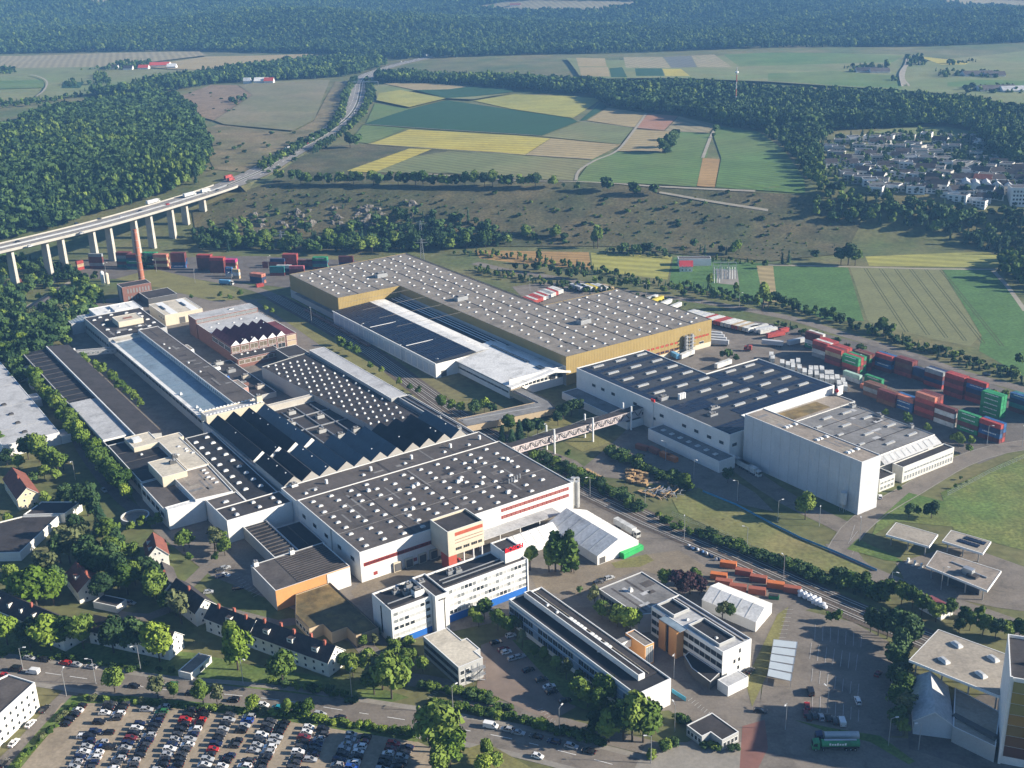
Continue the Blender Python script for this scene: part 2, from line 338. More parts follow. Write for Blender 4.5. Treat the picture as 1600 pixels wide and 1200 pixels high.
FIELDS = [
 ('dry',[(425,283),(470,245),(520,228),(575,226),(700,236),(640,262),(700,272),(900,286),(1090,297),(1262,305),(1335,335),(1330,352),(1260,352),(900,330),(640,318),(430,300)],M_dry,'dry brown grass along the plateau edge'),
 ('lawn',[(335,190),(395,150),(372,134),(430,128),(516,126),(492,188),(458,206),(350,196)],mat('airfield_turf',(.15,.15,.075),var=.14,scale=.02,col2=(.2,.17,.1),fine=.15),'pale airfield meadow beside the motorway'),
 ('bank',[(282,152),(330,134),(370,134),(394,150),(334,190),(300,180)],mat('brown_bank',(.2,.145,.09),var=.25,scale=.05,fine=.3),'bare brown bank beside the airfield meadow'),
 ('bank',[(335,265),(305,210),(340,195),(455,208),(490,190),(524,128),(548,126),(522,190),(468,228),(400,272)],mat('tan_bank',(.19,.15,.08),var=.28,scale=.05,col2=(.12,.11,.05),fine=.3),'tan dry bank between forest and motorway'),
 ('f',[(600,133),(640,131),(737,137),(700,142),(648,143)],ctan,'thin tan grain field below the tree belt'),
 ('f',[(584,136),(600,134),(648,144),(625,146),(590,158)],cgl,'small pale green field by the motorway trees'),
 ('f',[(592,148),(626,143),(697,156),(640,170),(588,159)],cyg,'yellow grain field nearest the motorway bend'),
 ('f',[(649,143),(700,142),(740,137),(802,141),(802,146),(742,153),(697,156)],cdg,'dark green wedge under the tree belt'),
 ('f',[(740,158),(802,148),(880,150),(940,155),(895,185),(800,171)],cyg,'large yellow field below the middle forest'),
 ('f',[(699,156),(744,153),(802,147),(738,158)],cgl,'narrow pale green sliver between yellow fields'),
 ('f',[(586,162),(640,171),(572,193)],cg,'green triangle beside the motorway trees'),
 ('f',[(567,195),(640,171),(697,157),(800,172),(895,186),(903,191),(845,213),(800,210),(700,204)],cdg,'largest dark green field on the plateau'),
 ('f',[(548,222),(567,196),(636,201),(576,225)],cg,'mid green field left of the yellow strip'),
 ('f',[(577,226),(640,203),(800,212),(860,217),(820,243),(780,239)],cy_,'long ripe yellow field in the middle of the plateau'),
 ('f',[(821,243),(861,217),(970,227),(925,250)],ctan,'tan field right of the long yellow one'),
 ('f',[(846,214),(908,191),(990,201),(968,226)],cgg,'grey green field above the tan one'),
 ('f',[(917,189),(949,169),(1012,178),(993,200)],ctan,'tan field under the middle forest edge'),
 ('f',[(994,201),(1013,178),(1060,182),(1037,205)],cred,'reddish striped field under the forest'),
 ('f',[(1038,206),(1061,182),(1122,196),(1105,208)],cpt,'pale tan field ending at the hedge corner'),
 ('f',[(905,190),(925,173),(940,158),(948,168),(916,188)],cdg,'dark green wedge at the forest corner'),
 ('f',[(964,237),(993,203),(1046,206),(1035,238)],ctan,'striped tan field left of the small copse'),
 ('f',[(900,284),(925,250),(962,238),(1036,239),(1047,206),(1110,209),(1105,246),(1089,293)],cg,'wide green meadow right of the farm track'),
 ('f',[(1089,292),(1098,248),(1125,250),(1117,294)],cor,'small orange stubble plot on the plateau edge'),
 ('f',[(1118,294),(1127,248),(1112,206),(1122,198),(1186,207),(1225,235),(1256,280),(1258,303)],cg,'green meadow at the right end of the plateau'),
 ('f',[(548,270),(610,250),(690,239),(780,239),(820,244),(924,251),(895,283),(800,280),(700,271)],cgg,'grey green field along the crest trees'),
 ('f',[(542,268),(640,233),(675,234),(584,271)],cy_,'slanting bright yellow strip near the crest'),
 ('f',[(0,89),(180,84),(312,82),(326,88),(182,106),(0,108)],cpt,'pale field under the far left forest'),
 ('f',[(222,106),(322,90),(480,86),(552,92),(440,104),(330,112),(270,110)],ctan,'broad tan field below the far forest'),
 ('f',[(0,108),(182,106),(268,111),(330,112),(222,148),(130,150),(60,160),(0,164)],cgl,'pale green pasture round the red farm'),
 ('f',[(0,129),(68,128),(72,140),(0,142)],cg,'green strip at the far left edge'),
 ('f',[(100,131),(132,131),(126,140),(98,140)],cdg,'small dark field under the red farm'),
 ('f',[(884,93),(955,97),(1060,92),(1150,89),(1282,86),(1412,88),(1425,102),(1600,82),(1600,170),(1500,152),(1400,144),(1200,131),(1050,125),(950,126),(905,121)],cgl,'patchwork of pale far fields on the right'),
 ('f',[(974,92),(1035,92),(1048,109),(978,109)],cpt,'pale tan far field with fine stripes'),
 ('f',[(1080,90),(1116,88),(1144,108),(1090,108)],cpt,'second pale tan far field'),
 ('f',[(1036,92),(1080,90),(1089,108),(1049,109)],crop('slate',(.12,.125,.11),.3,14),'slate grey far field between tan ones'),
 ('f',[(1130,88),(1200,85),(1300,86),(1412,90),(1395,100),(1250,104),(1155,107)],cg,'long green far field under the forest'),
 ('f',[(900,93),(945,94),(948,107),(904,107)],ctan,'tan far field at the forest tip'),
 ('f',[(905,108),(950,108),(953,123),(908,121)],ctan,'lower tan far field at the forest tip'),
 ('f',[(952,110),(972,108),(980,124),(955,124)],cdg,'dark green far plot'),
 ('f',[(992,110),(1034,110),(1038,122),(994,122)],cdg,'dark green far plot beside the yellow one'),
 ('f',[(1035,111),(1064,111),(1078,122),(1040,122)],cy_,'small yellow far plot'),
 ('f',[(1200,118),(1300,114),(1400,122),(1410,142),(1300,136),(1200,130)],cg,'green far field in front of the far farm'),
 ('f',[(1415,108),(1455,110),(1500,132),(1430,140),(1412,130)],cyg,'yellow green field by the far road bend'),
 ('f',[(1430,90),(1515,100),(1508,104),(1470,104)],cy_,'thin yellow strip beside the far road'),
 ('f',[(1480,132),(1530,128),(1600,130),(1600,138),(1480,139)],cg,'thin green strip at the far right'),
 ('f',[(1500,150),(1600,152),(1600,166),(1540,160)],cred,'reddish ploughed field at the right edge'),
 ('f',[(1360,207),(1400,201),(1480,199),(1535,210),(1500,216),(1400,214)],cgl,'green meadow above the village'),
 ('f',[(740,12),(800,2),(870,-2),(1020,4),(980,12),(880,20),(800,18)],cpt,'distant pale meadow on the horizon hill'),
 ('f',[(1450,6),(1500,-2),(1610,2),(1610,16),(1530,14)],cpt,'distant pale meadow at the top right'),
 ('f',[(60,-2),(215,3),(210,6),(150,6)],cpt,'distant pale strip at the top left'),
]
for nm, pts, m, lab in FIELDS:
    sheet('field' if nm == 'f' else {'dry': 'slope', 'lawn': 'airfield', 'bank': 'bank'}[nm], pts, m, layer={'dry': 0, 'lawn': 1, 'bank': 1}.get(nm, 2 if 'strip' not in lab and 'plot' not in lab and 'far field' not in lab and 'small dark' not in lab else 3), drape=True, label=lab)
sheet('slope', [(300,330),(430,284),(640,300),(900,315),(1262,330),(1345,350),(1310,398),(1205,409),(1060,398),(960,386),(750,386),(600,394),(450,394),(310,386)], M_dry, 1, True, step=9, label='dry scrubby hillside between valley and plateau')
# ---- valley fields
vg = mat('valley_grass', (.07, .14, .04), var=.2, scale=.05, fine=.25)
for pts, m, lab in [
 ([(1208,416),(1325,418),(1350,502),(1290,500),(1212,468)], vg, 'bright green valley meadow left of the grain field'),
 ([(1328,418),(1470,421),(1532,524),(1516,541),(1460,530),(1356,502)], mat('tramline_grain',(.16,.165,.075),var=.12,scale=.05,fine=.12), 'grey green grain field with tramlines'),
 ([(1472,421),(1546,422),(1620,500),(1620,600),(1530,548),(1534,524)], vg, 'green valley meadow at the right edge'),
 ([(1352,401),(1540,393),(1566,402),(1560,418),(1358,415)], cyg, 'yellow green valley field behind the track'),
 ([(740,391),(920,394),(924,421),(830,414),(750,404)], cor, 'orange stubble strip behind the railway hedge'),
 ([(923,395),(1050,401),(1043,437),(926,423)], cyg, 'yellow field with dark tramlines behind the warehouse'),
 ([(1052,402),(1196,412),(1192,474),(1046,442)], vg, 'mown lawn round the substation'),
 ([(1182,415),(1208,416),(1214,470),(1195,480)], ctan, 'dry strip beside the tall poplars'),
]: sheet('field', pts, m, 2, label=lab)
tl = MB()
for k in range(6):
    a = G(1352+k*23.6, 419.5+k*.4); b = G(1421+k*29-(4 if k == 0 else 0), 519+k*4.4)
    for o in (-1.0, 1.0): tl.face([(a[0]+o-.32, a[1], .05), (b[0]+o-.32, b[1], .05), (b[0]+o+.32, b[1], .05), (a[0]+o+.32, a[1], .05)], M_sleep if False else mat('tramline_soil', (.06, .065, .03)))
for a, b in (((936,396),(928,421)),((947,396),(940,424)),((967,398),(957,427)),((989,399),(980,429)),((1013,400),(1004,432)),((1034,401),(1026,434))):
    a = G(*a); b = G(*b); tl.face([(a[0]-.5, a[1], .05), (b[0]-.5, b[1], .05), (b[0]+.5, b[1], .05), (a[0]+.5, a[1], .05)], MATS['tramline_soil'])
tl.obj('tramlines', kind='structure')
# ---- tracks and roads
dirt = mat('farm_track', (.3, .27, .21), var=.15, scale=.1)
for line, w, dr in [([(900,283),(905,268),(930,252),(965,236),(992,203),(1010,178)],3.2,1),([(640,271),(800,283),(900,285),(1000,291),(1090,296),(1180,300)],3,1),([(1030,302),(1110,316),(1200,330)],3,1),([(1200,414),(1330,417),(1450,420),(1560,421)],3.4,0),([(1552,423),(1572,445),(1585,462),(1602,486)],3.4,0),
    ([(576,226),(700,235),(820,243),(925,250)],1.6,1),([(48,121),(62,124),(74,132),(70,145),(58,155)],3,1),([(1098,248),(1112,212),(1120,200)],3.5,1),([(903,190),(1000,201),(1105,209)],1.6,1),([(567,195),(700,204),(845,213)],1.4,1),([(1412,140),(1408,120),(1416,105),(1420,90)],7,1),([(1425,143),(1412,128),(1415,110)],3,1)]:
    ribbon('track', line, w, dirt, 4, bool(dr))
STREET = [(-60,1036),(0,1042),(60,1050),(150,1063),(250,1077),(350,1085),(450,1096),(535,1110),(645,1127),(720,1140),(800,1155),(900,1180),(1000,1206),(1100,1232)]
ribbon('street', STREET, 11.5, M_asph, 6, label='wide main street past the car park')
def offl(line, d):
    P = [Vector(G(*p)) for p in line]; out = []
    for i in range(len(P)):
        e = (P[min(i+1, len(P)-1)]-P[max(i-1, 0)]).normalized(); out.append((P[i].x-e.y*d, P[i].y+e.x*d))
    return out
for s_ in (1, -1): ribbon('pavement', offl(STREET, s_*7.0), 2.3, M_conc, 7, world=True, label='pale pavement along the main street'); ribbon('kerb', offl(STREET, s_*5.85), .3, M_white if False else M_conc, 8, world=True)
ACC = [(1640,690),(1560,702),(1500,722),(1460,744),(1420,768),(1372,796),(1332,830),(1312,862)]
for s_ in (1, -1): ribbon('kerb', offl(ACC, s_*5.2), .5, M_conc, 8, world=True)
ribbon('road', [(-30,1225),(20,1180),(62,1135),(96,1096),(122,1072)], 6.5, M_asph, 5, label='side street beside the white flats')
ribbon('road', [(742,411),(800,424),(875,435),(912,443),(1000,459),(1100,472),(1200,490),(1250,501),(1300,517),(1350,532),(1425,555),(1500,582),(1575,602),(1640,620)], 9, M_asph, 3, label='country road behind the warehouse')
ribbon('road', [(60,425),(142,424),(200,423),(250,426),(325,436),(400,452),(440,470)], 9, M_asph, 3, label='yard road beside the left containers')
ribbon('road', [(1640,690),(1560,702),(1500,722),(1460,744),(1420,768),(1372,796),(1332,830),(1312,862)], 10, M_asph, 4, label='curving access road past the high white warehouse')
ribbon('road', [(1312,850),(1330,880),(1370,902),(1430,925),(1500,950),(1600,985),(1650,1003)], 12, M_asph, 4, label='fuel station approach')
ribbon('road', [(1120,700),(1170,740),(1230,780),(1290,810),(1330,830)], 11, M_asph, 4, label='service road below the white warehouse')
ribbon('road', [(640,1062),(690,1070),(760,1100),(850,1125),(950,1152),(1030,1172)], 7.5, M_asph, 4, label='office driveway parallel to the street')
ribbon('road', [(560,1000),(590,1030),(640,1062)], 7, M_asph, 4)
ribbon('road', [(1175,1125),(1215,1110),(1240,1085),(1235,1000)], 9, M_asph, 4)
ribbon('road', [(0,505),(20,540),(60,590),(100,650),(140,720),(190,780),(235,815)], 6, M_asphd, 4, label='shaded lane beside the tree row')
ribbon('road', [(-10,490),(20,488),(60,470),(110,440)], 4, dirt, 4)
ribbon('road', [(180,960),(230,965),(270,950),(330,950),(430,975),(470,970),(560,1000)], 5.5, M_asph, 4)
ribbon('road', [(265,940),(330,880),(340,850)], 6, M_asph, 4)
# ---- yards
sheet('yard', [(60,590),(128,500),(150,470),(240,455),(330,462),(440,470),(520,500),(640,590),(770,670),(900,720),(1010,800),(1120,850),(1210,880),(1300,940),(1240,960),(1190,1060),(1185,1150),(1100,1145),(1045,1110),(1000,1115),(850,1010),(830,960),(600,1010),(540,985),(330,900),(240,830),(130,650)], M_asph, 1, label='asphalt yards between the factory halls')
sheet('yard', [(548,925),(568,905),(700,868),(735,865),(700,890),(600,925),(560,940)], M_plate, 4, label='ochre loading yard before the front hall')
sheet('yard', [(830,900),(1000,868),(1060,860),(1130,900),(1130,930),(1000,890),(935,915),(900,930),(840,925)], M_plate, 3, label='worn ochre yard beside the white tent')
sheet('yard', [(1108,520),(1180,502),(1262,515),(1420,555),(1620,625),(1620,690),(1530,725),(1480,700),(1310,620),(1170,560),(1108,600),(1000,560)], M_asphd, 2, label='container yard behind the solar roof')
sheet('yard', [(1040,520),(1112,505),(1190,520),(1260,545),(1180,572),(1110,600),(1020,548)], M_asph, 3, label='sunlit truck yard beside the golden warehouse')
sheet('yard', [(800,448),(860,440),(900,452),(950,452),(900,475),(830,480)], M_asph, 2, label='trailer yard in the notch behind the warehouse')
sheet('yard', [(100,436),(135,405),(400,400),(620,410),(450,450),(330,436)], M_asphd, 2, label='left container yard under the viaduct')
sheet('yard', [(960,690),(1010,640),(1060,690),(1130,740),(1180,770),(1210,800),(1120,780),(1050,760),(980,750),(900,740)], M_asph, 2, label='scrap pallet yard below the covered bridge')
sheet('car_park', [(96,1099),(135,1093),(200,1098),(300,1108),(420,1121),(560,1142),(650,1158),(690,1176),(692,1240),(-60,1260),(40,1178)], M_gravel, 5, label='gravel car park full of parked cars')
sheet('car_park', [(1224,945),(1262,955),(1332,972),(1402,1010),(1410,1150),(1370,1152),(1240,1132),(1186,1112),(1200,1010)], M_asph, 3, label='mostly empty asphalt car park beside the shelters')
sheet('car_park', [(752,1008),(800,990),(850,1050),(900,1105),(860,1128),(800,1100),(745,1075)], mat('pink_paving',(.2,.155,.125),var=.18,scale=.15), 4, label='tree shaded office parking bays')
sheet('forecourt', [(1400,880),(1500,850),(1640,900),(1640,960),(1560,950),(1420,920)], M_asph, 3, label='fuel station forecourt')
sheet('yard', [(1190,1112),(1360,1150),(1500,1160),(1640,1180),(1640,1300),(1050,1300),(1060,1165)], M_asph, 3, label='entrance road at the bottom right')
sheet('pavement', [(1160,1135),(1195,1125),(1200,1170),(1180,1210),(1155,1210)], M_redpave, 7, label='red brick crossing at the gate')
sheet('pavement', [(1010,1160),(1160,1160),(1160,1230),(985,1215)], M_conc, 6, label='pale forecourt before the gatehouse')
sheet('yard', [(1415,1060),(1500,1100),(1640,1040),(1640,1240),(1420,1170)], M_asphd, 4)
sheet('lawn', [(1050,780),(1090,762),(1200,812),(1290,862),(1360,890),(1340,905),(1240,880),(1120,830),(1060,800)], mat('tired_lawn', (.15,.16,.055), var=.2, scale=.06, col2=(.21,.18,.075), fine=.25), 5, label='yellowing lawn beside the railway')
sheet('lawn', [(1362,838),(1372,812),(1420,770),(1500,790),(1510,825),(1400,815)], M_grass, 5, label='lawn with two round bushes by the access road')
sheet('meadow', [(1470,770),(1510,750),(1640,690),(1640,870),(1560,850),(1490,828)], mat('rough_meadow', (.10,.15,.04), var=.3, scale=.07, col2=(.16,.17,.05), fine=.35), 5, label='rough green meadow at the right edge')
sheet('lawn', [(1323,858),(1340,842),(1395,868),(1412,878),(1385,876)], M_grass, 6, label='grass island in the fuel station approach')
sheet('lawn', [(840,660),(905,690),(925,660),(880,650)], mat('dry_lawn', (.17,.16,.06), var=.2, scale=.1, fine=.2), 4)
sheet('lawn', [(880,690),(910,706),(960,690),(930,672)], MATS['dry_lawn'], 4, label='dry lawn under the covered bridge')
sheet('lawn', [(955,880),(1010,866),(1022,876),(1000,886),(962,888)], MATS['dry_lawn'], 6)
sheet('lawn', [(240,420),(330,442),(400,468),(330,470),(250,450),(180,436)], MATS['dry_lawn'], 4, label='dry grass strip between road and boiler house')
sheet('lawn', [(400,470),(450,462),(500,490),(600,570),(700,650),(745,690),(640,640),(530,560)], MATS['dry_lawn'], 2)
sheet('lawn', [(-40,935),(80,1000),(300,1020),(420,1045),(560,1065),(640,1090),(600,1100),(430,1080),(250,1060),(100,1030),(-40,1015)], M_grass, 3, label='front lawns of the terraced houses')
sheet('lawn', [(800,1000),(850,1000),(1000,1100),(960,1125),(890,1100)], M_grass, 5, label='hedged lawn under the long office')
sheet('lawn', [(1165,1065),(1215,960),(1232,948),(1205,1040),(1175,1105)], MATS['dry_lawn'], 5, label='dry lawn strip beside the shelters')
ribbon('lawn', [(118,1094),(200,1094),(400,1114),(560,1138),(655,1153)], 4.5, M_grass, 6, label='hedge verge between street and gravel car park'); ribbon('lawn', [(122,1088),(80,1132),(40,1178),(10,1215)], 4.5, M_grass, 6, label='hedge verge along the side street')
sheet('lawn', [(700,1180),(760,1160),(830,1200),(800,1240),(700,1240)], MATS['dry_lawn'], 5)
sheet('lawn', [(1240,1125),(1300,1138),(1375,1150),(1430,1190),(1420,1195),(1360,1160),(1290,1143)], M_grass, 6)
# ---- railway: tracks run along the grid's V axis
def rails(u, v0, v1, name='railway_track', curve=None, layer=8):
    mb = MB(); n = max(2, int(abs(v1-v0)/40)); z = .1
    f = curve or (lambda v: u)
    for i in range(n):
        a = v0+(v1-v0)*i/n; b = v0+(v1-v0)*(i+1)/n
        for o in (-.75, .75):
            mb.face([X(f(a)+o-.17, a)+(z+.16,), X(f(a)+o+.17, a)+(z+.16,), X(f(b)+o+.17, b)+(z+.16,), X(f(b)+o-.17, b)+(z+.16,)][::(1 if v1 > v0 else -1)], M_rail)
    o = mb.obj(name, kind='structure', label='pair of steel rails of the works railway')
    sb = MB(); v = min(v0, v1); k = 0
    while v < max(v0, v1):
        p = X(f(v), v); sb.box((p[0], p[1], z-.02), (2.5, .28, .12), UA, M_sleep, bottom=False); v += 1.3; k += 1
    sb.obj('sleepers', kind='stuff', label='wooden sleepers under the rails')
RV = [0, 60, 216, 246, 287, 319, 350, 400, 480, 520, 580, 620, 680, 720, 800]
RU = [352, 345, 325, 319, 315, 311, 306, 302, 302, 304.7, 311, 316, 319, 320, 320.5]
def rc(v): return float(np.interp(v, RV, RU))
vv_ = [0, 60, 120, 180, 216, 246, 287, 319, 350, 400, 440, 480, 520, 580, 620, 680, 720, 800]
ribbon('railway_bed', [X(rc(v), v) for v in vv_], 14.5, M_ball, 6, world=True, label='brown ballast bed of the railway')
for o_ in (-4.4, 0, 4.2):
    rails(0, 20, 800, curve=lambda v, o_=o_: rc(v)+o_*(1 if v < 560 else .75))
# ================================================================== BUILDINGS
def wallmat(n, c, **k): return mat('wall_'+n, c, var=k.pop('var', .07), scale=k.pop('scale', .15), fine=.05, **k)
W_white = wallmat('white', (.66, .65, .62)); W_cream = wallmat('cream', (.54, .48, .37)); W_grey = wallmat('grey', (.36, .36, .35))
W_gold = wallmat('gold', (.30, .22, .085), kind='ribs', ang=UA, period=1.2); W_goldV = wallmat('gold_side', (.30, .22, .085), kind='ribs', ang=VA, period=1.2)
W_metal = wallmat('metal', (.50, .51, .52), kind='ribs', ang=VA, period=1.6); W_brick = wallmat('brick', (.19, .095, .075), var=.2, scale=.8); W_orange = wallmat('orange', (.55, .27, .10))
W_dark = wallmat('dark', (.09, .09, .09)); W_blue = wallmat('blue', (.02, .12, .42)); W_conc = wallmat('concrete', (.42, .39, .34), var=.15); W_tan = wallmat('tan', (.42, .33, .22))
def roofmat(n, c, **k): return mat('roof_'+n, c, var=k.pop('var', .2), scale=k.pop('scale', .11), fine=.14, stain=.34, **k)
R_brown = roofmat('brown', (.215, .192, .165)); R_dark = roofmat('dark', (.046, .042, .043), var=.25); R_black = roofmat('black', (.024, .025, .029), var=.3)
R_grey = roofmat('grey', (.19, .185, .18)); R_lgrey = roofmat('light_grey', (.42, .42, .42), var=.1); R_white = roofmat('white', (.68, .67, .64), var=.08)
R_cream = roofmat('cream', (.52, .47, .38), var=.1); R_blue = roofmat('blue_sheet', (.20, .26, .31), var=.1, rough=.5); R_red = roofmat('red_tile', (.19, .07, .05), var=.2, scale=.6)
R_tile = roofmat('dark_tile', (.045, .04, .042), var=.25, scale=.6); R_moss = roofmat('moss_gravel', (.215, .15, .06), var=.35, scale=.25, col2=(.11, .09, .045)); R_hall = roofmat('warm_grey', (.092, .081, .075), var=.22)
R_teal = roofmat('teal_skylit', (.026, .05, .066), rough=.35, spec=.5, var=.2); R_maroon = roofmat('maroon', (.14, .04, .05), var=.2); R_tan = roofmat('tan', (.31, .275, .225), var=.14)  # R_teal: blue sky light on dark sawtooth slopes, put into their colour
R_weld = roofmat('patchy_tan', (.27, .23, .19), var=.2)
GLASS = mat('window_glass', (.03, .035, .04), rough=.12, spec=.6, var=.1); GLASSB = mat('blind_glass', (.2, .21, .21), rough=.3, spec=.5, var=.15, scale=.6)
FRW = mat('white_frame', (.7, .7, .68), var=.04); FRD = mat('dark_frame', (.06, .055, .05), var=.1); FRR = mat('red_frame', (.28, .05, .045), var=.1)
SKYL = mat('skylight_acrylic', (.44, .445, .44), rough=.35, var=.06, spec=.5); PV = mat('solar_glass', (.008, .013, .032), rough=.42, spec=.3, var=.15, scale=.5)
STEEL = mat('galvanised_steel', (.42, .43, .44), rough=.45, metal=.6, var=.1); DOCK = mat('dock_door', (.10, .095, .09), var=.2)
_mc = {}
def WIN(w, h, fr=None, gl=None, mull=0):
    k = ('w', w, h, fr, gl, mull)
    if k in _mc: return _mc[k]
    fr = fr or FRW; gl = gl or GLASS; mb = MB(); t = .12
    for x0, x1, z0, z1 in ((-w/2, w/2, 0, t), (-w/2, w/2, h-t, h), (-w/2, -w/2+t, t, h-t), (w/2-t, w/2, t, h-t)):
        mb.box(((x0+x1)/2, -.03, z0), (x1-x0, .12, z1-z0), 0, fr)
    for i in range(mull):
        x = -w/2+w*(i+1)/(mull+1); mb.box((x, -.03, t), (.1, .1, h-2*t), 0, fr)
    mb.face([(-w/2+t, -.025, t), (w/2-t, -.025, t), (w/2-t, -.025, h-t), (-w/2+t, -.025, h-t)], gl)
    _mc[k] = mb.mesh('window'); return _mc[k]
def DOME(sx, sy, h, top=None, curb=None):
    k = ('d', sx, sy, h, top)
    if k in _mc: return _mc[k]
    mb = MB(); c = curb or FRW; tp = top or SKYL
    mb.box((0, 0, 0), (sx, sy, h*.55), 0, c, bottom=False)
    a, b = sx/2*.95, sy/2*.95; a2, b2 = sx/2*.55, sy/2*.55
    lo = [(-a, -b, h*.55), (a, -b, h*.55), (a, b, h*.55), (-a, b, h*.55)]; hi = [(-a2, -b2, h), (a2, -b2, h), (a2, b2, h), (-a2, b2, h)]
    for i in range(4): j = (i+1) % 4; mb.face([lo[i], lo[j], hi[j], hi[i]], tp)
    mb.face(hi, tp); _mc[k] = mb.mesh('skylight'); return _mc[k]
def BOXM(sx, sy, h, m, top=None):
    k = ('b', sx, sy, h, m, top)
    if k not in _mc:
        mb = MB(); mb.box((0, 0, 0), (sx, sy, h), 0, m, top, bottom=False); _mc[k] = mb.mesh('box')
    return _mc[k]
def CYLM(r, h, m, n=12, r2=None):
    k = ('c', r, h, m, n, r2)
    if k not in _mc:
        mb = MB(); mb.cyl((0, 0, 0), (0, 0, h), r, r2 if r2 is not None else r, n, m); _mc[k] = mb.mesh('cylinder')
    return _mc[k]
class Bld: pass
def RECT(u0, u1, v0, v1): return [X(u0, v0), X(u1, v0), X(u1, v1), X(u0, v1)]
def PUV(*a): return [X(u, v) for u, v in a]
def shell(root, poly, h, wall, roof, par=.45, z0=0., t=.35, wname='wall', rname='roof', cope=None):
    if area(poly) < 0: poly = poly[::-1]
    n = len(poly); inn = inset(poly, t); mb = MB(); cp = cope or FRW
    for i in range(n):
        j = (i+1) % n; a, b, c, d = poly[i], poly[j], inn[j], inn[i]
        w = wall[i] if isinstance(wall, (list, tuple)) else wall
        mb.face([a+(z0,), b+(z0,), b+(h,), a+(h,)], w)
        mb.face([a+(h,), b+(h,), c+(h,), d+(h,)], cp)
        mb.face([d+(h,), c+(h,), c+(h-par-.1,), d+(h-par-.1,)], w)
    mb.obj(wname, root)
    rb = MB(); rb.face([p+(h-par,) for p in inset(poly, t*.5)], roof); r = rb.obj(rname, root)
    return r
def bld(name, label, poly, h, wall, roof, par=.45, z0=0., cat='factory building', group=None, t=.35, cope=None):
    poly = [tuple(map(float, p)) for p in poly]
    if area(poly) < 0: poly = poly[::-1]
    cx = sum(p[0] for p in poly)/len(poly); cy0 = sum(p[1] for p in poly)/len(poly)
    B = Bld(); B.root = thing(name, label, cat, (cx, cy0, z0), group); B.poly = poly; B.h = h; B.par = par; B.z0 = z0
    B.roof = shell(B.root, poly, h, wall, roof, par, z0, t, cope=cope); return B
def edge_frame(a, b):
    d = Vector((b[0]-a[0], b[1]-a[1])); L = d.length; d.normalize(); return d, L, math.atan2(d.y, d.x), Vector((d.y, -d.x))
def wins(B, a, b, z, w, h, n=None, s0=0., s1=None, pos=None, fr=None, gl=None, mull=0, name='window', out=.0, alt=None):
    """a row of windows on the wall running a->b (outside on the right hand)"""
    d, L, ang, nrm = edge_frame(a, b)
    if pos is None:
        s1 = L if s1 is None else s1; st = (s1-s0)/n; pos = [s0+st*(i+.5) for i in range(n)]
    for i, s in enumerate(pos):
        g = gl
        if alt is not None: g = alt[i % len(alt)]
        part(name, WIN(w, h, fr, g, mull), B.root, (a[0]+d.x*s+nrm.x*out, a[1]+d.y*s+nrm.y*out, z), ang)
def slab(B, name, a, b, s0, s1, z0, z1, depth, m, top=None, label=None):
    """a box standing out from the wall a->b"""
    d, L, ang, nrm = edge_frame(a, b); mb = MB(); o = .003
    P = [(a[0]+d.x*s+nrm.x*k, a[1]+d.y*s+nrm.y*k) for s, k in ((s0, o), (s1, o), (s1, depth), (s0, depth))]
    mb.prism(P, z0, z1, m, top or m, True); return mb.obj(name, B.root, label=label)
def domes(B, pts, sx, sy, h, z=None, ang=UA, top=None, name='skylight', curb=None):
    me = DOME(sx, sy, h, top, curb); pr = B.roof if z is None and hasattr(B, 'roof') else B.root; z = B.h-B.par if z is None else z
    for p in pts: part(name, me, pr, (p[0], p[1], z), ang)
def gable(root, poly4, ze, zr, roof, wall, axis=0, over=.5, name='roof', wname='gable', z0=None, thick=.22):
    """pitched roof over a rectangle poly4 (CCW); the ridge runs along edge 0 (axis 0) or edge 1 (axis 1)"""
    P = poly4 if axis == 0 else poly4[1:]+poly4[:1]
    a, b, c, d = [Vector((p[0], p[1])) for p in P]; e = (b-a).normalized(); f = (d-a).normalized()
    m0, m1 = (a+d)/2-e*over, (b+c)/2+e*over; k = (zr-ze)/((d-a).length/2)
    A, Bq, Cq, Dq = a-e*over-f*over, b+e*over-f*over, c+e*over+f*over, d-e*over+f*over; zl = ze-k*over
    mb = MB()
    for dz, fl in ((thick, 1), (.0, -1)):
        q = [[(A.x, A.y, zl+dz), (Bq.x, Bq.y, zl+dz), (m1.x, m1.y, zr+dz), (m0.x, m0.y, zr+dz)], [(Cq.x, Cq.y, zl+dz), (Dq.x, Dq.y, zl+dz), (m0.x, m0.y, zr+dz), (m1.x, m1.y, zr+dz)]]
        for s in q: mb.face(s[::fl], roof)
    for p, q in ((A, Bq), (Cq, Dq)): mb.face([(p.x, p.y, zl), (q.x, q.y, zl), (q.x, q.y, zl+thick), (p.x, p.y, zl+thick)], FRW)
    for p, m_, q in ((Bq, m1, Cq), (Dq, m0, A)):
        mb.face([(p.x, p.y, zl), (m_.x, m_.y, zr), (m_.x, m_.y, zr+thick), (p.x, p.y, zl+thick)], FRW); mb.face([(m_.x, m_.y, zr), (q.x, q.y, zl), (q.x, q.y, zl+thick), (m_.x, m_.y, zr+thick)], FRW)
    ro = mb.obj(name, root); wb = MB()
    g0, g1 = (a+d)/2, (b+c)/2
    wb.face([(b.x, b.y, ze-.05), (c.x, c.y, ze-.05), (g1.x, g1.y, zr-.05)], wall); wb.obj(wname, root)
    wb = MB(); wb.face([(d.x, d.y, ze-.05), (a.x, a.y, ze-.05), (g0.x, g0.y, zr-.05)], wall); wb.obj(wname, root); return ro
def walls(root, poly, z0, z1, m, name='wall', ):
    mb = MB(); mb.prism(poly, z0, z1, m); return mb.obj(name, root)
